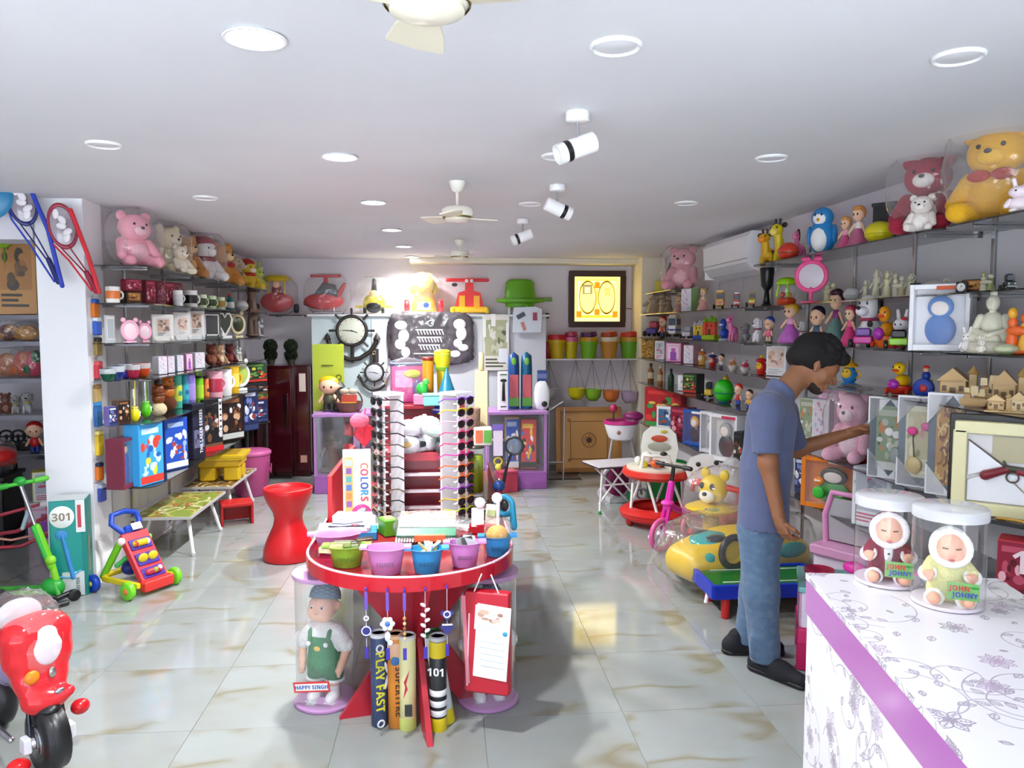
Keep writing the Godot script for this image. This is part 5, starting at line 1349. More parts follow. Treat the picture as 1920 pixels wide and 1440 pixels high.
func cases():
	case("purple edged display case, left of the sunglasses racks", Vector3(-1.1, 0, -7.95), 0.42, 0.5)
	case("purple edged display case, right of the sunglasses racks", Vector3(0.72, 0, -8.0), 0.62, 0.5)
	case("purple edged display case hidden in the middle behind the red stand", Vector3(-0.35, 0, -7.98), 0.98, 0.45)
	var y := 0.19
	put("fire_flask", "flask", "red and black flask inside the left display case", Vector3(-0.97, y, -7.85), 0, "body|c|0 0 0 .07 .07 .3|b81c24;band|c|0 .3 0 .071 .071 .08|181418;cap|c|0 .38 0 .07 .05 .12|b82028")
	put("figurine", "figurine", "brown figurine inside the left display case", Vector3(-1.16, y, -7.9), 0, fill("statue", "5a4438"), Vector3.ONE * 0.42)
	put("guitar_box", "toy box", "red and blue printed tall box inside the right display case", Vector3(0.86, y, -7.9), -10, fill("carton", "c02c30 @bats"), Vector3(0.16, 0.52, 0.1))
	var bx := put("bat_box", "toy box", "yellow and grey printed tall box inside the right display case", Vector3(0.68, y, -7.92), 6, fill("carton", "d8a020 @blue"), Vector3(0.14, 0.54, 0.1))
	put("toy_drum", "toy", "dark blue toy drum inside the right display case", Vector3(0.53, y, -7.88), 0, "drum|c|0 0 0 .08 .08 .3|23304a;rim|t|0 .3 0 .08 .008|c8c8ccc|90 0 0;skin|c|0 .3 0 .075 .075 .01|b8c0c8")
	# on top of the cases
	var t := 0.802
	put("doll", "toy", "small yellow haired toy standing before the lime green board", spot_z(617, 7.95, t), 0, fill("boy", "50503c 30302c e8a818"), Vector3.ONE * 0.36)
	put("gift_basket", "basket", "brown basket with a red and yellow parcel on the left display case", spot_z(655, 7.9, t), 0, "basket|l|0 0 0 0 0 .1 0 .14 .1 .13 .1 .1 .02 0 .02|6a4a30;parcel|b|0 .12 0 .15 .1 .1|c84028;parcel/band|b|0 .08 .052 .15 .04 .01|e8c030;handle|t|0 .1 0 .13 .008|5a3c24;bow|e|-.04 .21 .04 .05 .03 .03|b8a890;bow|e|.04 .21 .04 .05 .03 .03|b8a890")
	put("black_lantern", "lantern", "dark small lantern beside the yellow haired toy", spot_z(636, 8.05, t), 0, "base|b|0 .02 0 .1 .04 .1|242420;body|b|0 .14 0 .08 .2 .08|343830;roof|c|0 .24 0 .07 .01 .08|242420;handle|t|0 .34 0 .025 .005|242420")
	var tb := [[963, 0.6, "1f4a88 @torch", "tall blue and green toothed toy box on the right display case"], [987, 0.62, "0f5a80 @torch", "second tall blue toy box beside the first one"]]
	for q in tb: put("toy_box", "toy box", q[3], spot_z(q[0], 8.05, t), 0, "carton|l|0 0 0 0 0 .06 0 .062 .02 .06 .44 .055 .56 0 .6|%s;print|b|0 .24 .06 .09 .24 .01|c05860;leaf|e|0 .5 .056 .025 .04 .01|70b038;foot|b|0 .08 .058 .1 .1 .01|5aa03c" % q[2].split(" ")[0])
	var wb := put("opener_box", "box", "white box with a black corkscrew print on the right display case", spot_z(943, 7.9, t), 4, "box|b|0 .2 0 .1 .4 .08|f0f0ee;print|c|0 .1 .041 .018 .012 .2|141414;print|e|0 .31 .042 .035 .016 .006|141414;print|b|0 .04 .042 .06 .012 .004|303030;print|b|0 .37 .042 .07 .01 .004|303030")
	put("white_bag", "bag", "white printed bag on the right display case corner", spot_z(1016, 7.95, t), 0, "bag|g|0 .14 0 .08 .15 .05|eef0f2;spot|e|.02 .06 .05 .03 .03 .01|202020")
	put("blue_box", "box", "small blue box behind the white bag", spot_z(1016, 8.12, t), 0, "box|b|0 .2 0 .1 .4 .06|3858a0;band|b|0 .34 .032 .1 .05 .004|8090c8;band|b|0 .24 .032 .1 .02 .004|c8d0e8")

# ---------------------------------------------------------------- the red display stand in the middle
const TT := 0.668      # height of its table top
func basket(label: String, u: float, v: float, wpx: float, hpx: float, c: String, turn := 0.0) -> Node3D:
	var p := on_y(u, v, TT)
	p.z -= 0.05
	var k := deep(p) / F
	var w := wpx * k / 2
	var h := hpx * k
	var o := put("plastic_basket", "basket", label, p + Vector3(0, 0.001, 0), turn, "shell|l|0 0 0 0 0 .66 0 .7 .04 .86 .8 1 .98 1.04 1 .97 1 .82 .8 .66 .08 0 .08|%s" % c, Vector3(w, h, w * 0.78))
	for k2 in 7:
		var a := PI / 2 + (k2 - 3) * 0.16
		parts(o, "slot|b|%f %f %f .005 %f .004|%s" % [cos(a) * w * 0.8, h * 0.45, sin(a) * w * 0.79 * 0.8, h * 0.16, Color(c.substr(0, 6)).darkened(0.35).to_html(false)])
	parts(o, "ear|b|%f %f 0 .03 .01 .05|%s;ear|b|%f %f 0 .03 .01 .05|%s" % [-w * 1.05, h, c, w * 1.05, h, c])
	return o
func middle():
	var red := "b81c30"
	var o := thing("display_stand", "display stand", "long red display stand with a half round front in the middle of the shop", Vector3(-0.155, 0, -3.345), 0)
	var p := PackedVector2Array()
	for k in 25: p.append(Vector2(-cos(PI * k / 24.0) * 0.435, -sin(PI * k / 24.0) * 0.435))
	p.append(Vector2(0.435, 1.9))
	p.append(Vector2(-0.435, 1.9))
	mesh_node("table_top", m_slab(p, TT - 0.025, 0.025), mat("8c1828g"), o, Transform3D(Basis.from_euler(Vector3(-PI / 2, 0, 0)), Vector3.ZERO))
	# the rim is bent from two strips that meet on the right
	for part in [[0.0, 0.775], [0.785, 1.0]]:
		var st := PackedVector2Array()
		var n := 26
		for k in n + 1:
			var a: float = PI * lerpf(part[0], part[1], k / float(n))
			st.append(Vector2(-cos(a), -sin(a)) * 0.448)
		if part[0] == 0.0: st.insert(0, Vector2(-0.448, 1.9))
		else: st.append(Vector2(0.448, 1.9))
		var q := st.duplicate()
		for k in range(st.size() - 1, -1, -1):
			var e := st[k]
			q.append(Vector2(e.x * 0.435 / 0.448, e.y * 0.435 / 0.448) if e.y < 0.01 else Vector2(signf(e.x) * 0.435, e.y))
		mesh_node("rim", m_slab(q, 0.642, 0.055), mat("c0202eg"), o, Transform3D(Basis.from_euler(Vector3(-PI / 2, 0, 0)), Vector3.ZERO))
		var tr := PackedVector3Array()
		var rr := PackedFloat32Array()
		for e in st:
			tr.append(Vector3(e.x * 0.985, 0.698, e.y * -1.0 * -0.985 if e.y < 0.01 else e.y))
			rr.append(0.006)
		for k in tr.size(): tr[k].z = -st[k].y * (0.985 if st[k].y < 0.01 else 1.0)
		mesh_node("rim_edging", m_tube(tr, rr), mat("e8b8c0"), o)
	# crossed hourglass panels carry it, front and back
	for z in [0.08, -1.5]:
		for k in 2:
			var hg := PackedVector2Array([Vector2(-0.33, 0), Vector2(-0.29, 0), Vector2(-0.05, 0.33), Vector2(0.05, 0.33), Vector2(0.29, 0), Vector2(0.33, 0), Vector2(0.085, 0.37), Vector2(0.32, 0.64), Vector2(-0.32, 0.64), Vector2(-0.085, 0.37)])
			hg = PackedVector2Array([Vector2(-0.33, 0), Vector2(-0.2, 0), Vector2(-0.03, 0.22), Vector2(0.03, 0.22), Vector2(0.2, 0), Vector2(0.33, 0), Vector2(0.09, 0.35), Vector2(0.32, 0.64), Vector2(-0.32, 0.64), Vector2(-0.09, 0.35)])
			mesh_node("leg_panel", m_slab(hg, -0.012, 0.024), mat("b41a2e" if k == 0 else "bc2034"), o, Transform3D(Basis.from_euler(Vector3(0, 0.2 + PI / 2 * k, 0)), Vector3(0.02, 0, z)))
	# risers
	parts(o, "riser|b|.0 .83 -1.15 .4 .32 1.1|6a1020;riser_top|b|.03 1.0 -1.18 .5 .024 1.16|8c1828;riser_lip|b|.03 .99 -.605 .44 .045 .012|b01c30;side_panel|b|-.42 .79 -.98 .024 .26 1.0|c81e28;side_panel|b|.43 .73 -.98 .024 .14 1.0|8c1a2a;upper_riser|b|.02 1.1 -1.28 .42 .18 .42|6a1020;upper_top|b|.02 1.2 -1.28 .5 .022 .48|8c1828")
	for k in 3:
		parts(o, "slat|b|.02 %f -.535 .3 .014 .03|d8ccd0" % [0.74 + 0.085 * k])
	# baskets round the rim
	basket("lilac basket at the left rear of the half round table", 630, 1040, 92, 36, "c888c8", 10)
	basket("lime green basket holding wooden clips", 648, 1068, 74, 40, "86b838")
	basket("lilac basket holding small pale packets, front left of the table", 722, 1082, 78, 50, "cc8cc8")
	basket("bright blue basket holding ivory holders, front of the table", 800, 1080, 66, 46, "2a92cc")
	basket("lilac basket holding grey packets, front right of the table", 872, 1068, 64, 46, "c884c8")
	basket("blue basket holding a bag of amber snacks at the right", 934, 1048, 58, 38, "2888c4")
	var q := on_y(648, 1066, TT)
	q.z -= 0.05
	for k in 6:
		put("clip_bundle", "clip", ["pale wooden clip bundle at the left of the lime basket", "second pale clip bundle lying in the lime basket", "olive clip bundle in the lime basket", "grey green clip bundle in the lime basket", "dark striped clip bundle at the right of the lime basket", "small brown clip bundle behind the others in the lime basket"][k], q + Vector3(-0.075 + 0.028 * k, 0.07 + 0.008 * (k % 3), 0.02 - 0.014 * k), 8 * k - 14, "bundle|b|0 0 0 .07 .022 .03|%s;strip|b|0 .012 .006 .07 .004 .004|%s;strip|b|0 .012 -.006 .07 .004 .004|%s" % [["d8cc9c", "d4c690", "a8a878", "98987c", "7c7a68", "6c5040"][k], ["b8a870", "b0a068", "808060", "787860", "5a5848", "4a3428"][k], ["b8a870", "b0a068", "808060", "787860", "5a5848", "4a3428"][k]])
	q = on_y(722, 1080, TT) + Vector3(0, 0, -0.05)
	var o2 := thing("packet_heap", "packets", "heap of small pale packets in the front left lilac basket", q, 0)
	for k in 12: parts(o2, "packet|b|%f %f %f .03 .008 .02|%s|%d %d 0" % [rng.randf_range(-0.05, 0.05), 0.05 + rng.randf() * 0.012, rng.randf_range(-0.035, 0.035), ["e8e2d0", "d8d2b0", "f2eeea"][k % 3], rng.randi_range(-20, 20), rng.randi_range(0, 90)])
	q = on_y(800, 1078, TT) + Vector3(0, 0, -0.05)
	o2 = thing("holder_bundle", "holders", "ivory bent plastic holders in the front blue basket", q, 0)
	for k in 8: parts(o2, "holder|k|%f .05 %f %f .115 %f .009 .006|%s" % [rng.randf_range(-0.06, 0.03), rng.randf_range(-0.03, 0.03), rng.randf_range(-0.03, 0.06), rng.randf_range(-0.03, 0.02), ["e8e0c8", "f0ecdc", "c8a868"][k % 3]])
	q = on_y(872, 1066, TT) + Vector3(0, 0, -0.05)
	o2 = thing("packet_heap", "packets", "grey and black printed packets in the front right lilac basket", q, 0)
	for k in 8: parts(o2, "packet|b|%f %f %f .05 .06 .006|%s|%d %d %d" % [rng.randf_range(-0.05, 0.05), 0.075 + rng.randf() * 0.02, rng.randf_range(-0.03, 0.03), ["d8d8d8", "484848", "a8a8ac", "f0f0f0"][k % 4], rng.randi_range(-40, 0), rng.randi_range(-40, 40), rng.randi_range(-20, 20)])
	parts(o2, "lettering|T|-.01 .088 .05 .02|202020|GS")
	q = on_y(934, 1046, TT) + Vector3(0, 0, -0.05)
	put("snack_bag", "bag", "clear bag of amber coloured snacks in the right blue basket", q, 0, "filling|e|0 .085 0 .05 .045 .04|d8a040f;plastic_bag|g|.005 .1 0 .06 .06 .05|f4f4f4b")
	# trays and packs behind the baskets
	put("jewellery_tray", "tray", "blue tray of clear jewellery packets behind the lilac rear basket", on_y(655, 1008, TT), 4, "tray|b|0 .02 0 .26 .04 .13|2f86c0;packet|b|-.02 .05 0 .24 .02 .12|b4b8c4;chain|p|.004 -.09 .064 .03 -.04 .066 .05 .02 .064 .03 .07 .066 .05|3a3a4a;chain|p|.003 -.08 .066 -.02 -.02 .066 .0 .06 .066 -.03|585868;pendant|e|.03 .066 .03 .02 .006 .012|8a4050")
	put("card_pack", "cards", "white card pack lying behind the blue tray", on_y(668, 985, TT) + Vector3(0, 0.0, 0), -8, "stack|b|0 .03 0 .22 .06 .1|f2eef0;print|b|0 .062 0 .16 .004 .06|d8c8d0")
	put("green_box", "box", "small bright green box beside the bag of striped sticks", on_y(728, 1002, TT), 24, "box|b|0 .04 0 .07 .08 .1|5ca028;label|b|0 .081 0 .05 .002 .07|a8d070")
	var tc := thing("stick_pack", "pack", "clear pack of white sticks with orange and green ends", on_y(800, 1020, TT), -4)
	for k in 22:
		var x := -0.135 + 0.0125 * k
		parts(tc, "stick|k|%f .02 .03 %f .115 -.14 .005 .005|f2f0ec;stick_end|k|%f .036 0 %f .054 -.034 .0062 .0062|2f8a64" % [x, x * 0.95, x, x])
	for k in 20:
		var x := -0.12 + 0.0125 * k
		parts(tc, "flag|k|%f .085 -.09 %f .112 -.135 .007 .007|e8a088" % [x, x])
	parts(tc, "band|b|.02 .04 .045 .14 .03 .02|e07848;green_band|b|0 .052 .0 .27 .014 .05|2f8a64|30 0 0;orange_band|b|.02 .105 -.1 .22 .014 .05|e8a088|30 0 0;white_band|b|0 .08 -.055 .26 .012 .05|dcdad6|30 0 0;plastic_bag|g|0 .07 -.055 .155 .065 .1|f4f4f4b")
	put("round_tin", "tin", "round clear tin with a white knob on the left of the stand", on_y(668, 968, TT), 0, "tin|l|0 0 0 0 0 .05 0 .055 .01 .055 .05 .05 .06 0 .06|c8c8ccj;rim|t|0 .055 0 .053 .005|b8b8bc|90 0 0;knob|e|0 .06 .03 .024 .02 .02|f4f4f2")
	var sp := [[700, 962, "8a8a8e", "heap of silver jewellery packets beside the round tin"], [738, 950, "4a4a50", "heap of dark jewellery packets at the foot of the left rack"], [905, 952, "58544c", "heap of dark hair clips at the foot of the right rack"], [880, 948, "8a8078", "heap of grey hair clips beside the striped stick pack"]]
	for s in sp:
		var n := thing("trinket_heap", "trinkets", s[3], on_y(s[0], s[1] + 16, TT), 0)
		for k in 14: parts(n, "trinket|%s|%s|%s|%d %d 0" % [["b", "t"][k % 2], ("%f %f %f .05 .012 .03" if k % 2 == 0 else "%f %f %f .02 .004") % [rng.randf_range(-0.06, 0.06), 0.012 + rng.randf() * 0.06, rng.randf_range(-0.05, 0.05)], [s[2], "d8d8dc", "28282c", "b8b0a0"][k % 4], rng.randi_range(-60, 60), rng.randi_range(0, 180)])
	put("card_holder", "holder", "red card holder with white cards at the right of the table", on_y(908, 1000, TT), -10, "holder|b|0 .025 0 .14 .05 .05|b81c28;card|b|-.03 .08 .01 .06 .09 .006|ece8e0|-16 6 0;card|b|.035 .09 -.005 .06 .1 .006|d8d4c0|-14 -8 0;print|b|.035 .1 .004 .04 .03 .004|a8b078|-14 -8 0;badge|c|-.02 .15 0 .026 .026 .012|f6f6f6|90 0 0;badge|c|.06 .17 -.02 .026 .026 .012|f6f6f6|90 0 0;spoon|k|.07 .04 .03 .07 .16 .02 .008 .009|f2f2f2")
	put("scoop", "scoop", "turquoise blue curved handle scoop at the right edge of the stand", on_y(946, 985, TT), -30, "handle|t|0 .1 0 .045 .014|2a9cc4;stem|k|.045 .1 0 .05 0 0 .014 .02|2a9cc4;core|e|0 .1 0 .022 .03 .016|242428")
	put("crayon_box", "box", "tall cream box with rainbow sideways lettering leaning on the left rack", on_y(672, 978, TT) + Vector3(0, 0.01, 0.03), 6, "box|b|0 .18 0 .14 .37 .03|ece4cc;band|b|-.04 .18 .016 .04 .3 .002|d8a860;sun|c|.02 .04 .016 .05 .05 .004|b03070|90 0 0;sun/core|c|.02 .04 .018 .028 .028 .004|b8a8b0|90 0 0;print|b|-.04 .3 .017 .03 .03 .002|a8d0b8")
	var cbx: Node3D = get_node("crayon_box")
	for k in 6: parts(cbx, "letter|T|.035 %f .017 .04|%s|%s|0 0 -90" % [0.285 - 0.034 * k, ["d06858", "c83a58", "3a6ab0", "2a4a98", "3a90c0", "d0405a"][k], "COLORS"[k]])
	for k in 5: parts(cbx, "printed_mark|b|-.04 %f .0175 .026 .03 .002|%s" % [0.26 - 0.042 * k, ["7a4a98", "4a9a9a", "4a70b0", "e08848", "8a58a0"][k]])
	# racks of sunglasses
	rack("white sunglasses rack on the left of the stand", 716, 3.78, -58, ["18181c", "202024", "48484c", "141416", "585040", "6a6050", "1c1c20", "303034", "705c40", "202020", "8a7c60"], ["white rack", "left"])
	rack("white sunglasses rack full of coloured frames on the right of the stand", 868, 3.78, 48, ["7a3cb0", "e8c020", "f0a8d0", "e8487c", "e02868", "d82890", "e85a20", "f07018", "9a3ab8", "f0a818", "c8d020"], ["rack of coloured frames", "right"])
	var g := thing("goggle_stand", "display stand", "cream pole with white slats that carries goggles in the middle", on_y(795, 962, TT) + Vector3(0, 0, -0.26), 0)
	parts(g, "pole|c|0 0 0 .013 .012 .5|e8deb8;base|c|0 0 0 .07 .06 .015|e0d8c0;slat|b|0 .08 .0 .22 .02 .012|e4dcdc;slat|b|0 .19 0 .22 .014 .012|f0eaea;slat|b|0 .28 0 .22 .014 .012|f0eaea;slat|b|0 .37 0 .22 .014 .012|f0eaea")
	var gy := [0.355, 0.265, 0.175]
	for k in 3:
		var b := g.position + Vector3(0, gy[k], 0.03)
		shades(b, 0, [["2a2c88", "1c1c3c"], ["6a5a30", "8a7a40"], ["5a3018", "3a2010"]][k], ["blue lensed goggles on the top slat of the cream pole", "olive lensed goggles on the middle slat of the cream pole", "brown lensed goggles on the lowest slat of the cream pole"][k], 1.3)
	# foil packs and toys on the risers
	var heap := [[762, 800, "c0bec4", 0.07], [785, 812, "c8ccd0", 0.06], [808, 806, "d0ced4", 0.075], [828, 800, "484c50", 0.05], [770, 780, "c8c6cc", 0.07], [798, 778, "d4d0d8", 0.08], [822, 776, "a8b8b0", 0.06], [752, 818, "98a0a0", 0.05], [840, 815, "6a7a70", 0.05]]
	for k in heap.size():
		var h: Array = heap[k]
		var b := spot_z(h[0], 3.92 + 0.05 * (k % 3), 1.013)
		b.y = 1.013 + (0.0 if h[1] >= 800 else 0.08)
		put("foil_pack", "pack", "%s foil wrapped pack in the red stand heap, %s" % [["white", "silver", "bright", "black", "pearl", "ivory white", "sage", "grey", "green grey"][k], ["lower left", "lower middle", "lower right of the middle", "right of the cream pole", "upper left", "upper middle", "upper right", "far lower left", "far lower right"][k]], b, 30 * k, "pack|g|0 %f 0 %f %f %f|%sg;mask|e|0 %f %f .03 .016 .006|%s" % [h[3] * 0.6, h[3], h[3] * 0.62, h[3] * 0.6, h[2], h[3] * 0.7, h[3] * 0.6, ["c8a868", "303438", "7aa890"][k % 3]])
	var y2 := 1.212
	put("doll_case", "toy box", "magenta and violet packed doll set on top of the red stand", spot_z(765, 4.6, y2), 10, "box|b|0 .11 0 .2 .22 .1|b02878;print|b|-.03 .14 .052 .1 .1 .004|e080b0;doll|e|.05 .08 .06 .03 .06 .02|503a7a;lid|b|0 .225 0 .21 .012 .11|2a3a6a;leaf|e|.02 .17 .056 .05 .025 .01|a8b030;plastic_bag|g|0 .12 0 .13 .14 .09|f4f4f4b")
	put("foil_tube", "tube", "shiny amber foil tube standing on the red stand", spot_z(803, 4.5, y2), 0, "tube|c|0 0 0 .032 .032 .25|c8801cg;cap|c|0 .25 0 .034 .034 .02|8a2a18")
	put("green_toy", "toy", "small green toy on a pink box before the amber foil tube", spot_z(792, 4.42, y2), 0, "box|b|0 .03 0 .1 .06 .08|d07898;ball|e|0 .09 0 .035 .04 .035|28a038;leaf|e|.02 .13 0 .02 .02 .014|50b848")
	put("party_tube", "tube", "yellow and lime party tube behind the blue paper cone", spot_z(830, 4.62, y2), 0, "tube|l|0 0 0 .03 0 .035 .2 .05 .24 .05 .3 .03 .31 0 .31|d8c820;band|c|0 .18 0 .038 .042 .03|88b830;band|c|0 .27 0 .051 .05 .02|b8d040")
	put("paper_cone", "party hat", "blue paper cone hat with a striped foot", spot_z(838, 4.42, y2 - 0.05), 0, "cone|c|0 .04 0 .075 .004 .22|1a7090;brim|c|0 0 0 .085 .078 .05|2840b0;stripe|t|0 .025 0 .083 .006|c8d0f0|90 0 0")
	put("mint_box", "box", "mint green flat box under the amber foil tube", spot_z(815, 4.36, y2), 6, "box|b|0 .03 0 .13 .06 .08|78c8bc;lid|b|0 .064 0 .136 .01 .086|98d8cc")
	put("red_heart", "ornament", "shiny red heart ornament with pink wrapping left of the white rack", on_z(682, 815, 3.9), 20, "heart|x|-.02 .04 0 -.06 .05 0 .04 .04 .02 .055 0 .04 -.02 .055 -.04 .04 -.05 0|c02838g;wrap|e|-.02 .07 0 .05 .04 .03|d85a70f;ribbon|k|0 .05 0 .01 .13 0 .004 .004|c84058;stem|k|0 -.06 0 0 -.3 -.08 .004 .004|c8c8ccc")
	# right end of the stand
	put("wooden_bat", "bat", "pale wooden bat with a blue band standing on the stand", spot_z(903, 4.3, 1.013), 0, "blade|b|0 .2 0 .075 .4 .03 .01|dcc898;band|b|0 .04 0 .08 .03 .036|1c3a8a;grip|c|0 .4 0 .016 .014 .1|d8c490")
	put("fruit_box", "box", "small box with an orange and green print under the wooden bat", spot_z(905, 4.16, 1.013), 0, "box|b|0 .05 0 .1 .1 .06|ece8dc;print|b|-.02 .05 .031 .04 .07 .003|d86830;print|b|.025 .05 .031 .04 .07 .003|58a828")
	put("clear_canister", "canister", "tall clear canister with a lime green filling on the right of the stand", on_y(893, 935, TT) + Vector3(0, 0, -0.1), 0, "filling|c|0 .02 0 .045 .045 .22|a8c010;core|b|0 .12 .044 .025 .2 .006|c8e028;glass|c|0 0 0 .052 .052 .28|e0e8e0w;lid|c|0 .28 0 .055 .05 .02|4a4434")
	put("cloth_roll", "cloth", "brown flowered cloth roll above the clear canister", spot_z(884, 4.2, 1.013), 0, "roll|c|0 0 0 .045 .05 .2|8a6a58f;flower|e|-.02 .12 .04 .02 .02 .01|c05878;flower|e|.02 .06 .042 .02 .02 .01|d8a8b0;base|c|0 0 0 .06 .06 .012|c8a088")
	put("hair_brush", "brush", "purple and grey long handled brush hanging on the right side", on_z(934, 830, 4.0), 0, "head|b|0 0 0 .05 .14 .02|b8a8b8;cap|b|0 .08 0 .06 .03 .024|503088;loop|t|0 -.1 0 .02 .006|b8a030;tip|e|0 -.13 0 .018 .02 .012|c8b040")
	put("blue_bauble", "bauble", "shiny dark blue bauble hanging below the brush", on_z(936, 912, 4.0), 0, "ball|e|0 0 0 .032 .032 .032|1c3c78g;cap|c|0 .03 0 .01 .01 .012|c8c8ccc;ball|e|.01 -.05 .01 .024 .02 .024|141c48g")
	put("toy_racket", "racket", "black toy racket leaning on the right display case", spot_z(945, 7.45, 0.0), -8, "frame|t|.1 .5 0 .085 .012|303438|0 0 0;netting|c|.1 .5 -.004 .08 .08 .006|8090a0j|90 0 0;throat|k|.07 .42 0 .03 .3 0 .014 .012|1c1c20;grip|k|.03 .3 0 -.02 .06 0 .014 .018|141418")
	put("pink_box", "box", "rose red box lying low behind the black racket", on_y(952, 925, 0.0) + Vector3(0, 0, -0.1), 20, "box|b|0 .1 0 .18 .2 .14|b83c54;lid|b|0 .205 0 .19 .02 .15|c04860")
	under_table()

func shades(p: Vector3, yaw: float, c: Array, label: String, k := 1.0):
	put("sunglasses", "sunglasses", label, p, yaw, "lens|e|-.033 0 0 .028 .021 .006|%sg;lens|e|.033 0 0 .028 .021 .006|%sg;bridge|k|-.012 .006 0 .012 .006 0 .003 .003|%s;brow|p|.0035 -.064 .012 -.004 -.033 .021 .001 0 .012 .002 .033 .021 .001 .064 .012 -.004|%s;temple|p|.003 -.064 .012 -.004 -.068 .01 -.08 -.066 -.01 -.12|%s;temple|p|.003 .064 .012 -.004 .068 .01 -.08 .066 -.01 -.12|%s" % [c[0], c[0], c[1], c[1], c[1], c[1]], Vector3.ONE * k)

func rack(label: String, u: float, d: float, yaw: float, cols: Array, say: Array):
	var p := spot_z(u, d, TT)
	var o := thing("sunglasses_rack", "rack", label, p, yaw)
	var top := 0.66
	parts(o, "post|b|-.03 %f 0 .012 %f .012|f4f4f4;post|b|.03 %f 0 .012 %f .012|f4f4f4;back_panel|b|0 %f -.09 .12 %f .012|f0f0f2;base|b|0 .01 0 .16 .02 .2|e8e8ea;cap|b|0 %f -.045 .12 .014 .11|f2f2f2" % [top / 2, top, top / 2, top, top / 2, top, top])
	for k in 11:
		var y := 0.625 - 0.055 * k
		parts(o, "rung|b|0 %f .0 .12 .006 .02|e8e8e8" % (y - 0.012))
		var fwd := Vector3(sin(deg_to_rad(yaw)), 0, cos(deg_to_rad(yaw)))
		var ord: String = ["topmost", "second", "third", "fourth", "fifth", "sixth", "seventh", "eighth", "ninth", "tenth", "lowest"][k]
		var tone: String = {"7a3cb0": "violet", "e8c020": "yellow", "f0a8d0": "pale pink", "e8487c": "rose", "e02868": "crimson pink", "d82890": "magenta", "e85a20": "orange red", "f07018": "orange", "9a3ab8": "purple", "f0a818": "amber", "c8d020": "lime", "585040": "olive", "6a6050": "khaki", "705c40": "tan", "8a7c60": "sand", "48484c": "grey"}.get(cols[k], "black")
		shades(p + Vector3(0, y, 0) + fwd * 0.022, yaw, ["17171a" if say[1] == "left" else "2a1c20", cols[k]], "%s %s sunglasses, the %s pair on the %s" % [tone, "plastic" if say[1] == "right" else "framed", ord, say[0]])

